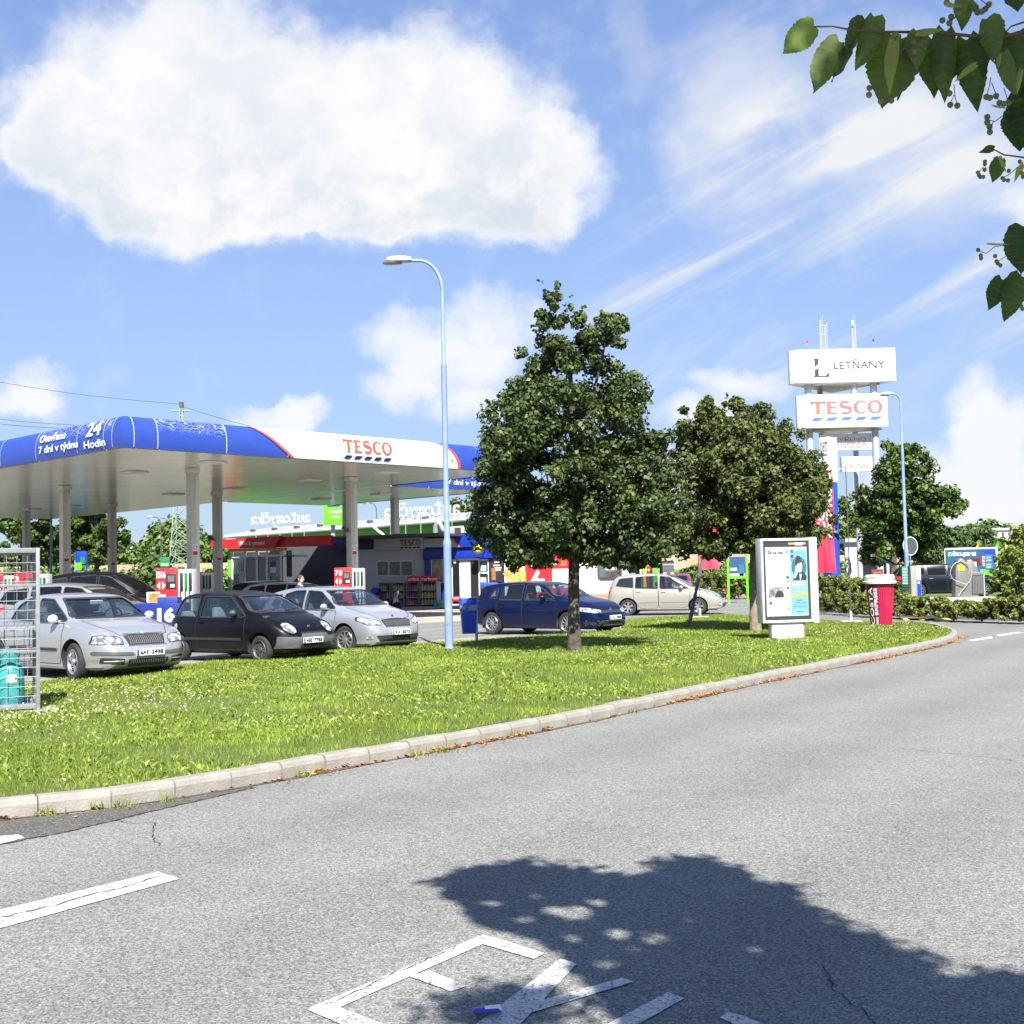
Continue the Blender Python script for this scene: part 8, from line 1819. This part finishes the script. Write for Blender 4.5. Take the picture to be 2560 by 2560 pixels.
# big maple right of the sign tower
b = D(2234, 1480, 62); b = Vector((b.x, 62, 0)); pr = prof_px(b, 62, [(1395, 2180, 2300), (1360, 2140, 2340), (1310, 2110, 2362), (1270, 2105, 2388), (1220, 2145, 2350), (1175, 2190, 2355), (1145, 2210, 2340), (1125, 2240, 2320)], .09)
tree('maple_tree', 'large dark green maple right of the sign tower behind the street lamp', b, pr, .19, 3.2, 330, .70, 90, .19, MAPLE, 31, 'maples around the station', forks=12, shoots=4)
b = D(1594, 1480, 66); b = Vector((b.x, 66, 0)); pr = prof_px(b, 66, [(1385, 1520, 1680), (1350, 1500, 1710), (1310, 1510, 1710), (1260, 1540, 1700), (1230, 1570, 1660)])
tree('maple_tree', 'small maple showing between the two lime trees behind the minivan', b, pr, .13, 2.6, 160, .55, 90, .20, MAPLE, 37, 'maples around the station', shoots=2)
b = D(60, 1480, 84); b = Vector((b.x, 84, 0)); pr = prof_px(b, 84, [(1402, -70, 140), (1370, -90, 150), (1330, -90, 158), (1280, -80, 150), (1230, -60, 130), (1190, -20, 90)])
tree('maple_tree', 'dark maple at the left edge seen under the canopy', b, pr, .22, 3.2, 240, .75, 90, .25, MAPLE, 41, 'maples around the station', shoots=0)
b = D(241, 1480, 82); b = Vector((b.x, 82, 0)); pr = prof_px(b, 82, [(1398, 190, 285), (1370, 168, 305), (1330, 160, 312), (1290, 168, 300), (1250, 180, 290), (1220, 200, 270)])
tree('maple_tree', 'bushy maple seen between the two left canopy columns', b, pr, .18, 3.4, 170, .65, 90, .24, MAPLE, 43, 'maples around the station', shoots=0)
b = D(1165, 1480, 112); b = Vector((b.x, 112, 0)); pr = prof_px(b, 112, [(1400, 1110, 1230), (1330, 1100, 1230), (1280, 1105, 1225), (1245, 1130, 1200)])
tree('maple_tree', 'tree top showing above the shop roof beside the tall lime', b, pr, .2, 3.5, 110, .9, 80, .34, MAPLE, 47, 'maples around the station', shoots=0)
# background trees on the right
k = 0
for px, Y, l, q, tp, lab in ((2345, 90, 2290, 2402, 1315, 'bushy green tree directly right of the maple, behind the round sign'), (2425, 96, 2372, 2484, 1302, 'pointed green tree behind the yellow beach flag'), (2468, 84, 2440, 2500, 1322, 'green tree behind the right end of the billboard'), (2560, 70, 2512, 2620, 1316, 'light green tree at the right picture edge')):
    k += 1; b = Vector((D(px, 1450, Y).x, Y, 0)); m_ = (l + q) / 2; h = 1460 - tp
    pr = prof_px(b, Y, [(1470, l + 6, q - 6), (1430, l, q), (tp + h * .45, l + 2, q - 4), (tp + h * .2, l + 18, q - 18), (tp + 4, m_ - 12, m_ + 10)])
    tree('background_tree', lab, b, pr, .15, 1.0, 170, .75, 80, .26, FARL if k < 4 else BUSHY, 60 + k, 'trees behind the vacuum station', forks=3, shoots=0)
# ---- hedge: single shrubs in the planted bed
def shrub(name, label, base, h, w, m, seed, nper=46, n=42, size=.075, group=None, up=.6, depth=.8):
    r = thing(name, label, 'shrub', base, 0, group); rr = np.random.default_rng(seed); a = rr.uniform(0, 2 * np.pi, n); k = rr.random(n) ** .5; z = h * rr.random(n) ** .75
    C = np.stack([w * k * np.cos(a) * (1 - .3 * z / h), w * depth * k * np.sin(a), z * .92], 1); V, t = leaf_cloud(C, np.full(n, .17 * max(w, .5)), nper, size, seed, up)
    f = link('foliage', np_mesh('foliage', V.reshape(-1, 3), 4, m, t), r); f['kind'] = 'stuff'
    for i in range(5): j = rr.integers(0, n); MB().tube([(0, 0, 0), tuple(float(q) * .6 for q in C[j]), tuple(float(q) for q in C[j])], [.02, .014, .005], 5).build('stem', BARK, r)
    return r
hedge_label = ['leftmost low shrub of the hedge beside the advertising panel']
row = [(2052, 1528, .75), (2085, 1531, .85), (2120, 1533, .9), (2158, 1536, .95), (2200, 1538, .8), (2245, 1540, 1.05), (2280, 1541, .80), (2315, 1543, .78), (2350, 1545, .75), (2386, 1547, .70), (2420, 1548, .62), (2455, 1549, .60), (2490, 1550, .75), (2525, 1551, .80), (2560, 1552, .85)]
where = ['beside the panel edge', 'under the red banner', 'left of the giant cup', 'just left of the giant cup lid', 'behind the giant cup', 'right of the giant cup', 'at the foot of the right lamp', 'right of the lamp foot', 'before the vacuum island', 'before the hose vacuum', 'before the waste container', 'before the mown slope', 'near the right edge', 'second from the right edge', 'at the right edge']
for i, (px, py, h) in enumerate(row):
    b = G(px, py - 4, .13); shrub('hedge_shrub', 'low yellowish green hedge shrub ' + where[i], b, h * .74, .50, HEDGE, 200 + i, group='low shrubs in the roadside bed', n=46, nper=52, size=.085)
for i, (px, py, h, w, lab) in enumerate(((2085, 1500, 1.1, .9, 'taller green shrub at the foot of the price tower'), (2150, 1496, 1.0, .9, 'grassy shrub between the tower legs and the cup'), (2232, 1500, .8, .7, 'green shrub behind the cup by the black estate car'), (2562, 1515, 2.2, 1.1, 'tall mixed bush with reddish leaves at the right picture edge'), (2515, 1500, 1.3, .7, 'yellowish bush right of the billboard end'), (2590, 1470, 2.6, 1.1, 'large pale green bush at the right picture edge'))):
    b = G(px, py, .2); shrub('garden_bush', lab, b, h, w, BUSHY if i > 2 else HEDGE, 240 + i, nper=70, n=70, size=.11)
for i, (px, Y, h, w, lab) in enumerate(((1780, 72, 1.5, 1.4, 'round shrub below the pink flag'), (1812, 71, 1.4, 1.0, 'shrub left of the green framed sign'), (1845, 71, 1.3, 1.3, 'shrub behind the green framed sign'), (1876, 72, 1.7, 1.1, 'shrub between the framed sign and the lime trunk'))):
    b = D(px, 1450, Y); shrub('garden_bush', lab, (b.x, Y, .1), h, w, HEDGE, 260 + i, nper=60, n=50, size=.13)
# tufts in the gutter and at the parking edge: loose weeds
x = []; 
for px, py in ((420, 2008), (240, 2026), (120, 2041), (760, 1944), (1100, 1884), (1290, 1845), (1570, 1785), (1740, 1745), (1860, 1718), (1040, 1893), (310, 2022)):
    g = G(px, py - 2); n = 30; q = RNG.normal(0, .04, (n, 2)) * [1.6, .4] + [g.x, g.y]; x.append(q)
for i in range(0, len(strip) - 1):
    if RNG.random() < .55: n = 26; x.append(RNG.normal(0, .09, (n, 2)) + [strip[i].x - .05, strip[i].y + .05])
Q = np.concatenate(x); V = blades(Q[:, 0], Q[:, 1], lambda a, b: np.zeros(len(a)) + .01, .075, .010, 1.0); o = link('kerb_weeds', np_mesh('kerb_weeds', V.reshape(-1, 3), 3, GRASS, RNG.random(len(Q)))); o['kind'] = 'stuff'
# grass on the planted bed
P_bed = [(p[0], p[1]) for p in BEDP]; x, y = scatter(P_bed, lambda a, b: np.full(len(a), .5) * (b < 58), 150000); V = blades(x, y, lambda a, b: .11 + .004 * np.maximum(0, b - 42), .12, .03, .9); o = link('bed_grass', np_mesh('bed_grass', V.reshape(-1, 3), 3, GRASS, RNG.random(len(x)))); o['kind'] = 'stuff'
# ================================================================ the near lime whose twig hangs into the picture and whose crown throws the shadow on the road
near = thing('near_lime_tree', 'lime tree beside the camera whose leafy twig hangs into the upper right corner', 'tree', (4.6, -2.2, 0))
NB = Vector(near.location)
MB().tube([(0, 0, 0), (.05, 0, 1.5), (0, .05, 3.2), (-.1, .1, 5.2), (-.1, .2, 7.2)], [.17, .14, .13, .09, .03], 14).build('trunk', BARK, near, smooth=70)
shp = [(850, 1664), (862, 1656), (885, 1650), (930, 1640), (990, 1632), (1060, 1642), (1120, 1650), (1170, 1660), (1215, 1672), (1250, 1650), (1262, 1625), (1330, 1622), (1350, 1640), (1400, 1650), (1450, 1675), (1490, 1694), (1560, 1742), (1620, 1768), (1680, 1802), (1730, 1838), (1780, 1856), (1860, 1858), (1932, 1842), (2100, 1850), (2300, 1900), (2500, 2300), (1700, 2500), (1350, 2150), (1200, 1990), (1150, 1900), (1110, 1860), (1090, 1838), (1060, 1800), (1000, 1770), (900, 1742), (880, 1712), (840, 1690)]
SP = [G(px * 2560 / 1932, py * 2560 / 1932) for px, py in shp]; poly = [(p.x, p.y) for p in SP]
rr = np.random.default_rng(77); n = 15000; gx = rr.uniform(min(p[0] for p in poly), max(p[0] for p in poly), n * 3); gy = rr.uniform(min(p[1] for p in poly), max(p[1] for p in poly), n * 3); k = pip(poly, gx, gy); gx, gy = gx[k], gy[k]
# clumps: let small gaps of light through on the thin left side
holes = [(1090, 1722, .12), (1040, 1716, .07), (1165, 1762, .09), (1235, 1772, .08), (985, 1735, .06), (1195, 1790, .05), (1125, 1700, .07), (930, 1705, .07), (1290, 1735, .05), (1010, 1690, .05), (1080, 1770, .06), (1340, 1760, .04), (1150, 1820, .06), (1420, 1790, .04)]
cl_x = rr.uniform(0, 1, 0); keep = np.ones(len(gx), bool)
for hx, hy, hr in holes: c = G(hx * 2560 / 1932, hy * 2560 / 1932); keep &= (np.hypot((gx - c.x), (gy - c.y) * .8) > hr * (.7 + .5 * rr.random(len(gx))))
gx, gy = gx[keep], gy[keep]; bd = [Vector(p) for p in poly]; bx_ = [bd[i].lerp(bd[(i + 1) % len(bd)], rr.random()) + Vector(rr.normal(0, .05, 2)) for i in range(28) for _ in range(5)]; bq = np.repeat(np.array([tuple(p) for p in bx_]), 14, 0); bq += rr.normal(0, .05, bq.shape); gx = np.concatenate([gx, bq[:, 0]]); gy = np.concatenate([gy, bq[:, 1]]); e = G(950 * 1.325, 1905 * 1.325); ex = rr.normal(0, .13, (450, 2)) + [e.x, e.y]; e = G(1900 * 1.325, 1320 * 1.325); gx = np.concatenate([gx, ex[:, 0]]); gy = np.concatenate([gy, ex[:, 1]]); N = len(gx)
# height above ground: the far rim of the shadow comes from the highest outer leaves, all outside the frame
hh = rr.uniform(4.3, 5.6, N) + np.clip(gx - 1.0, 0, 4) * .25; sx, sy, sz = sun_vec
Pn = np.stack([gx + sx / sz * hh, gy + sy / sz * hh, hh], 1) - np.array([NB.x, NB.y, 0]); Pn += rr.normal(0, .012, Pn.shape)
nrm = rr.normal(0, .6, (N, 3)) + np.array([sx, sy, sz]) * .9; nrm /= np.linalg.norm(nrm, axis=1)[:, None]; tt = np.cross(nrm, rr.normal(0, 1, (N, 3))); tt /= np.linalg.norm(tt, axis=1)[:, None]; bb = np.cross(nrm, tt); s = rr.uniform(.05, .085, N)[:, None]
V = np.stack([Pn - tt * s * .5, Pn + bb * s * .45, Pn + tt * s * .6, Pn - bb * s * .45], 1); cr = link('crown', np_mesh('crown', V.reshape(-1, 3), 4, LIME, rr.random(N)), near); cr['kind'] = 'stuff'
for i in range(14): q = Pn[rr.integers(0, N)]; MB().tube([(-.05, .08, 3.0 + .1 * i), tuple(float(c) * .5 + (0, 0, 1.4)[j] for j, c in enumerate(q)), tuple(float(c) for c in q)], [.05, .03, .006], 6).build('branch', BARK, near, smooth=70)
# leaves that can be told apart, in view at the upper right
def L_(px, py, Y): return D(px, py, Y) - NB
TW = mat('twig_bark', (.14, .07, .05), .8, var=.2); FRUIT = mat('lime_fruit', (.16, .15, .05), .7, var=.25); BRACT = leafmat('bract_leaf', (.22, .24, .05), (.34, .36, .10), .5)
_zz = lambda x, y: (1850 + x * .4399, y * .4399)                # pixels of the enlarged corner
def twig(pts, Y, r0, r1): P = [L_(*_zz(x, y), Y) for x, y in pts]; MB().tube(P, [r0 + (r1 - r0) * i / (len(P) - 1) for i in range(len(P))], 6).build('twig', TW, near, smooth=70)
TY = 2.35
twig([(420, 152), (530, 150), (620, 168), (800, 182), (900, 182), (1100, 182), (1320, 205), (1480, 215), (1640, 170), (1800, 120)], TY, .0015, .004)
twig([(700, 328), (760, 322), (800, 318), (900, 300), (1010, 225), (1100, 184)], TY - .02, .001, .0018); twig([(1480, 215), (1540, 150), (1614, 125)], TY, .001, .002); twig([(1440, 848), (1500, 880), (1614, 895), (1720, 900)], TY, .0012, .002); twig([(1640, 1420), (1614, 1500), (1590, 1580), (1600, 1575)], TY, .001, .0015); twig([(1210, 205), (1190, 130), (1230, 90)], TY, .001, .0015)
def big_leaf(px0, py0, px1, py1, wid, Y, fold=.35, roll=0.0, curl=.15, m=LIME, nm='leaf', tone=.5):
    """heart-shaped toothed leaf from stalk end to tip; fold closes the two halves, roll turns the blade about its midrib"""
    a = L_(*_zz(px0, py0), Y); b = L_(*_zz(px1, py1), Y - .01); ax = (b - a); Ln = ax.length; ax.normalize(); view = (a + NB - Vector((0, 0, EYE))).normalized(); sd = ax.cross(view).normalized(); nn = sd.cross(ax).normalized()
    sd2 = sd * math.cos(roll) + nn * math.sin(roll); nn2 = nn * math.cos(roll) - sd * math.sin(roll); Wd = wid * Ln; rows = 21; V = []; T = []; cols = 7
    for i in range(rows + 1):
        t = i / rows; w = (math.sin(PI * min(1, t * 1.18 + .02) ** .62) if t < .85 else 0); w = max(0, (1 - t) ** 1.05 * (t + .015) ** .36 * 2.05) * (1 + .07 * (i % 2) + random.uniform(-.03, .03)); back = -.12 * math.exp(-(t / .10) ** 2)
        for j in range(cols + 1):
            s_ = j / cols * 2 - 1; h = abs(s_) * math.sin(fold) * w * .5; c = s_ * math.cos(fold) * w * .5
            p = a + ax * Ln * (t + back * abs(s_)) + sd2 * Wd * c + nn2 * Wd * (h + .06 * math.sin(8 * t + 2.5 * s_ + px0) * abs(s_)) - nn2 * Ln * curl * t * t; V.append(p)
    F = [(i * (cols + 1) + j, i * (cols + 1) + j + 1, (i + 1) * (cols + 1) + j + 1, (i + 1) * (cols + 1) + j) for i in range(rows) for j in range(cols)]
    mb = MB(); mb.add(V, F); me = mb.mesh(nm, m, smooth=60, fix=False); at = me.attributes.new('tone', 'FLOAT', 'FACE'); at.data.foreach_set('value', [min(1, max(0, tone + .10 * (1 if (k // cols) % 3 == 0 else 0) + random.uniform(-.04, .04))) for k in range(len(F))]); return link(nm, me, near)
NEARL = leafmat('near_lime_leaf', (.018, .042, .010), (.13, .18, .05), .34, .6, .25)
for q in [(420, 150, 225, 310, .72, TY, .25, .2, .1, .95), (565, 240, 395, 545, .62, TY, .5, .3, .1, .55), (640, 300, 500, 460, .75, TY + .03, .3, .9, .1, .2), (760, 95, 660, 425, .58, TY, .6, -.3, .1, .6), (720, 130, 590, 300, .8, TY + .02, .5, .6, .1, .3), (900, 225, 805, 640, .80, TY, .25, 0, .1, .55),
          (980, 260, 870, 585, .62, TY + .02, .4, .5, .1, .3), (1020, 180, 1000, 400, .75, TY - .02, .5, .3, .1, .75), (1170, 180, 1155, 605, .50, TY, .6, .2, .1, .5), (1100, 230, 1095, 580, .55, TY + .03, .3, .2, .1, .35), (1290, 230, 1355, 655, .50, TY + .01, .35, 0, .1, .25), (1230, 270, 1180, 480, .7, TY + .03, .3, .4, .1, .2), (1400, 110, 1450, 360, .75, TY - .02, .45, -.4, .1, .6),
          (1390, 230, 1370, 450, .7, TY + .02, .3, .6, .1, .2), (1560, 200, 1570, 570, .65, TY, .3, .2, .1, .3), (1500, 300, 1560, 560, .5, TY - .03, .5, .2, .1, .7), (1650, 230, 1640, 620, .7, TY + .02, .2, .1, .1, .25), (1290, -40, 1255, 190, .6, TY, .5, .2, .1, .6), (1560, -60, 1580, 75, .9, TY, .3, .2, .1, .15), (1660, 480, 1640, 900, .75, TY, .3, 0, .1, .12), (1580, 620, 1590, 870, .85, TY + .02, .3, .1, .1, .1),
          (1440, 848, 1350, 862, .55, TY, .3, .5, .1, .2), (1478, 905, 1430, 1048, .62, TY, .3, .1, .1, .4), (1614, 1290, 1590, 1570, .85, TY, .3, .1, .1, .18), (1680, 1300, 1670, 1560, .85, TY + .02, .3, .1, .1, .2), (1490, 1590, 1405, 1775, .62, TY, .3, .1, .1, .16), (1605, 1575, 1490, 1835, .66, TY - .01, .35, .3, .1, .3), (1345, 20, 1330, 90, .9, TY, .3, .6, .1, .7)]:
    big_leaf(*q[:4], q[4] * .92, q[5], q[6] + .12, *q[7:9], NEARL, 'leaf', q[9])
for q in [(880, 240, 830, 570, .26), (1010, 185, 1160, 170, .35), (1170, 20, 1250, 40, .4), (1340, 370, 1200, 470, .24), (1480, 890, 1510, 990, .22), (1610, 935, 1545, 1045, .28), (1410, 1385, 1530, 1392, .12), (1440, 600, 1530, 622, .16), (1480, 300, 1460, 400, .3), (1600, 400, 1560, 560, .22)]: big_leaf(*q, TY - .03, .5, .3, .15, BRACT, 'bract', .5)
fr = [(735, 500), (733, 538), (880, 195), (900, 210), (985, 240), (990, 295), (1150, 115), (1190, 130), (1240, 75), (1200, 95), (1350, 70), (1375, 65), (1395, 50), (1415, 25), (1240, 35), (1175, 15), (1190, 530), (1195, 595), (1235, 600), (1400, 550), (1420, 555), (1455, 545), (1475, 585), (1500, 590), (1525, 585), (1405, 665), (1405, 695), (1418, 720), (1420, 750), (1392, 918), (1392, 932), (1390, 965), (1352, 980), (1358, 995), (1365, 1005), (1382, 1005), (1527, 970), (1492, 1012), (1500, 1022), (1523, 1025), (1590, 918), (1603, 985), (1608, 1005), (1353, 1420), (1368, 1452), (1370, 1468), (1450, 1455), (1458, 1485), (1465, 1497), (1480, 1508), (1598, 1740), (1605, 1755), (860, 570), (800, 575)]
for i, (x, y) in enumerate(fr): rad = .0042 if y > 850 else .0062; p = L_(*_zz(x, y), TY - .01 - .01 * (i % 3)); MB().lathe([(.0001, -rad * 1.15), (rad * .8, -rad * .6), (rad, 0), (rad * .8, rad * .6), (.0001, rad)], 8, c=p).build('fruit', FRUIT, near, smooth=80)
for seg in [[(735, 500), (800, 490), (850, 440), (890, 370)], [(1352, 990), (1390, 940), (1400, 960)], [(1195, 590), (1220, 530), (1215, 480)], [(1235, 600), (1220, 540)], [(1405, 680), (1450, 690), (1530, 630)], [(1420, 740), (1440, 690)], [(1400, 550), (1420, 480), (1425, 440)], [(1475, 585), (1430, 470)], [(1525, 580), (1500, 500)], [(1353, 1425), (1400, 1440), (1450, 1400), (1535, 1392)], [(1460, 1490), (1490, 1470), (1535, 1440)], [(1492, 1012), (1530, 990), (1590, 940)], [(1360, 70), (1340, 20)], [(1410, 30), (1370, 0)]]:
    twig(seg, TY - .015, .0007, .0009)
# ================================================================ distance: hedges, hill, houses, pylon, crane
def TZ(x, y): return terrain(x, y)
FH_ = leafmat('far_hedge_leaf', (.04, .075, .02), (.14, .20, .055), .15, .7, .2)
def mass(name, label, pts, seed, m=FH_, size=.5, nper=26, cat='hedge'):
    C = []; Sg = []
    rr = np.random.default_rng(seed)
    for (x, y, w, h, n) in pts:
        q = rr.random((n, 3)); C.append(np.stack([x + w * (q[:, 0] - .5) * 2, y + (q[:, 1] - .5) * 3, TZ(x, y) + h * q[:, 2] ** .8 * (1 - .35 * np.abs(q[:, 0] - .5) * 2)], 1)); Sg.append(np.full(n, h * .22 + .15))
    V, t = leaf_cloud(np.concatenate(C), np.concatenate(Sg), nper, size, seed, .6); o = link(name, np_mesh(name, V.reshape(-1, 3), 4, m, t)); o['kind'] = 'stuff'; return o
rr = np.random.default_rng(5)
mass('field_hedge', '', [(D(px, 1450, 126).x, 126 + rr.uniform(-3, 3), 2.6, rr.uniform(1.6, 3.4), 34) for px in range(-60, 1000, 36)], 301)
mass('field_hedge', '', [(D(px, 1450, 128).x, 128 + rr.uniform(-3, 3), 3.0, rr.uniform(1.0, 2.2), 30) for px in range(1560, 2700, 40)], 302)
mass('distant_wood', '', [(D(px, 1450, 300).x, 300 + rr.uniform(-12, 12), 6, rr.uniform(2.5, 5.5), 30) for px in range(-100, 760, 22)], 303, size=1.1)
mass('distant_wood', '', [(D(px, 1450, 330).x, 330 + rr.uniform(-12, 12), 8, rr.uniform(6, 11), 34) for px in range(1480, 2700, 26)], 304, size=1.3)
mass('hill_wood', '', [(D(px, 1450, 520).x, 520 + rr.uniform(-20, 20), 9, 15 - abs(px - 455) * .10 + rr.uniform(0, 3), 46) for px in range(372, 545, 12)], 305, size=1.9)
HW = mat('house_wall', (.42, .40, .36), .8, var=.08); HR = mat('house_roof_red', (.26, .07, .05), .8, var=.15); HD = mat('house_roof_dark', (.07, .065, .07), .8, var=.15)
def house(label, px0, px1, ybot, ytop, Y, roof, rz=0.0):
    a, b = D(px0, ybot, Y), D(px1, ybot, Y); w = (b.x - a.x) / 2; zt = D((px0 + px1) / 2, ytop, Y).z; z0 = D((px0 + px1) / 2, ybot, Y).z; r = thing('distant_house', label, 'house', ((a.x + b.x) / 2, Y, z0), rz, 'houses beyond the field'); h = zt - z0; base = TZ(a.x, Y) - z0 - 1
    MB().box(-w, w, 0, 8, min(base, -1), h * .5).build('wall', HW, r); MB().prism([(-w * 1.05, h * .5), (w * 1.05, h * .5), (w * .75, h), (-w * .75, h)], -.6, 8.6, lambda u, v, t_: (u, t_, v)).build('roof', roof, r)
    n = max(1, int(w * 2 / 3.5))
    for i in range(n): x = -w + 2 * w * (i + .5) / n; MB().box(x - .5, x + .5, -.06, -.01, h * .12, h * .12 + 1.2).build('window', DARK, r)
    MB().box(w * .3, w * .3 + .7, 3, 3.7, h * .7, h * 1.18).build('chimney', HR, r)
for q in (('long house with red roof beyond the field left of the lattice pylon', 331, 414, 1404, 1382, 330, HR), ('white house with dark roof left of the red-roofed house', 286, 322, 1402, 1374, 360, HD), ('pale block of flats roofline above the red roof', 360, 412, 1385, 1368, 400, HW), ('small red-roofed house right of the lattice pylon', 476, 500, 1398, 1386, 380, HR), ('white house between column and maple', 296, 340, 1384, 1366, 420, HW), ('pale house seen beside the left maple', 140, 166, 1404, 1386, 380, HR), ('reddish house seen through the top of the bottle cage', 62, 110, 1402, 1380, 380, HD)): house(*q)
# lattice power pylon and its wires
PG = mat('pylon_green', (.27, .32, .28), .6, var=.1); Yp = 165; bx = D(457, 1440, Yp).x; r = thing('power_pylon', 'tall green lattice power pylon behind the canopy', 'power pylon', (bx, Yp, TZ(bx, Yp))); zt = D(449, 1012, Yp).z - TZ(bx, Yp)
def pw(z): f = z / zt; return 3.9 * (1 - f) ** 1.15 * .72 + .28
lv = [zt * (1 - (1 - i / 15) ** 1.12) for i in range(16)]
def stick(p, q, w=.035, nm='strut'): MB().tube([p, q], w, 4).build(nm, PG, r)
for sx_, sy_ in ((-1, -1), (1, -1), (1, 1), (-1, 1)): MB().tube([(sx_ * pw(z) / 2, sy_ * pw(z) / 2, z) for z in lv], .06, 5).build('leg', PG, r)
for i in range(15):
    a, b = pw(lv[i]) / 2, pw(lv[i + 1]) / 2
    for s_ in (-1, 1): stick((-a, s_ * a, lv[i]), (b, s_ * b, lv[i + 1])); stick((a, s_ * a, lv[i]), (-b, s_ * b, lv[i + 1])); stick((s_ * a, -a, lv[i]), (s_ * b, b, lv[i + 1]))
    stick((-b, -b, lv[i + 1]), (b, -b, lv[i + 1]))
for z, w in ((zt * .965, 1.4), (zt * .80, 2.2), (zt * .72, 2.6)): stick((-w, 0, z), (w, 0, z), .08, 'cross_arm')
MB().cbox((0, 0, zt), (.5, .5, .7)).build('top_cap', DARK, r)
def wire(pts, label): P = [D(*p) for p in pts]; c = []; [c.extend([P[i].lerp(P[i + 1], t / 8) - Vector((0, 0, .9 * math.sin(PI * t / 8) * (P[i] - P[i + 1]).length / 60)) for t in range(8)]) for i in range(len(P) - 1)]; c.append(P[-1]); o = MB().tube(c, .028, 4).build('power_line', DARK, None); tag(o, label, 'power line', 'power lines above the canopy')
wire([(-60, 945, 165), (449, 1010, 165)], 'uppermost power line from the left edge to the pylon top'); wire([(449, 1014, 165), (760, 1092, 190), (1250, 1180, 220)], 'power line running from the pylon top down to the right'); wire([(-60, 1040, 160), (180, 1062, 165), (500, 1120, 165)], 'middle power line at the left above the blue fascia'); wire([(-60, 1052, 160), (140, 1070, 165), (500, 1135, 165)], 'lowest power line at the left above the blue fascia')
# crane
Yc = 560; c = D(364, 1440, Yc); r = thing('tower_crane', 'pale distant tower crane above the houses', 'crane', (c.x, Yc, 8)); CR = mat('crane_pink', (.62, .42, .33), .7, var=.05); z1 = D(364, 1355, Yc).z - 8; MB().box(-.9, .9, -.9, .9, 0, z1).build('mast', CR, r); MB().box(-2.4, 10.4, -.6, .6, z1, z1 + 1.0).build('jib', CR, r); MB().box(-2.8, -1.2, -1, 1, z1 - 1.2, z1 + 1.2).build('counterweight', CR, r); MB().box(-.4, .4, -.4, .4, z1 + 1, z1 + 3).build('tower_peak', CR, r)
# far white building on the right and roofs behind the trees
for lab, px0, px1, y0, y1, Y, mm in (('large white hall on the skyline at the right', 2466, 2548, 1346, 1319, 300, mat('hall_white', (.45, .47, .50), .6)), ('white roof edge showing left of the pointed tree', 2383, 2412, 1345, 1328, 320, mat('hall_white')), ('white van roof and shed beyond the field behind the containers', 1594, 1610, 1412, 1396, 180, mat('hall_white'))):
    a, b = D(px0, y0, Y), D(px1, y1, Y); r = thing('distant_hall', lab, 'building', ((a.x + b.x) / 2, Y, 0)); w = (b.x - a.x) / 2; MB().box(-w, w, 0, 20, 0, b.z - .6).build('wall', mm, r); MB().box(-w - .4, w + .4, -.4, 20.4, b.z - .58, b.z).build('roof', GREY, r)
    for i in range(5): x = -w + 2 * w * (i + .5) / 5; MB().box(x - w * .08, x + w * .08, -.05, -.01, b.z * .80, b.z * .90).build('window', DARK, r)
# blue banner stand and green flag seen under the canopy
BS = Frame(*D(202, 1400, 78).xy, 0); bs = BS.root('blue_stand', 'blue frame with price board below the second maple under the canopy', 'sign'); BS.panel('board', bs, (194, 1378, 217, 1410), 0, .2, BLUE, .02); BS.panel('inner_board', bs, (201, 1392, 213, 1410), -.2, .02, DGREEN); BS.panel('post', bs, (189, 1378, 192, 1440), 0, .1, BLUE); BS.panel('post', bs, (216, 1378, 219, 1440), 0, .1, BLUE)
g = Frame(*D(196, 1400, 77).xy, 0); gg = g.root('green_flag', 'bright green flag beside the blue price board under the canopy', 'flag'); g.panel('cloth', gg, (188, 1407, 204, 1425), 0, .03, GREEN, .01); g.panel('pole', gg, (187, 1400, 188.6, 1450), 0, .05, GREY)
# street furniture beyond the containers
for px, Y, tp, lab in ((1612, 150, 1372, 'pale pole beyond the field edge, left of the sign gantry'), (1684, 150, 1370, 'pale pole beyond the field edge behind the containers'), (1706, 155, 1376, 'short pale pole right of the black container')): c = D(px, tp, Y); o = MB().tube([(c.x, Y, 0), (c.x, Y, c.z)], .12, 6).build('roadside_pole', FRAMEW, None); tag(o, lab, 'pole', 'poles along the far road')
GA = Frame(*D(1640, 1400, 150).xy, 0); ga = GA.root('sign_gantry', 'white sign gantry over the far road behind the containers', 'road sign'); GA.panel('post', ga, (1621, 1375, 1625, 1412), 0, .2, FRAMEW); GA.panel('beam', ga, (1621, 1375, 1652, 1378), -.3, .2, FRAMEW); GA.panel('board', ga, (1632, 1378, 1652, 1388), 0, .2, mat('hall_white'))
print('objects', len(bpy.data.objects), 'tris', sum(len(o.data.polygons) for o in bpy.data.objects if o.type == 'MESH'))
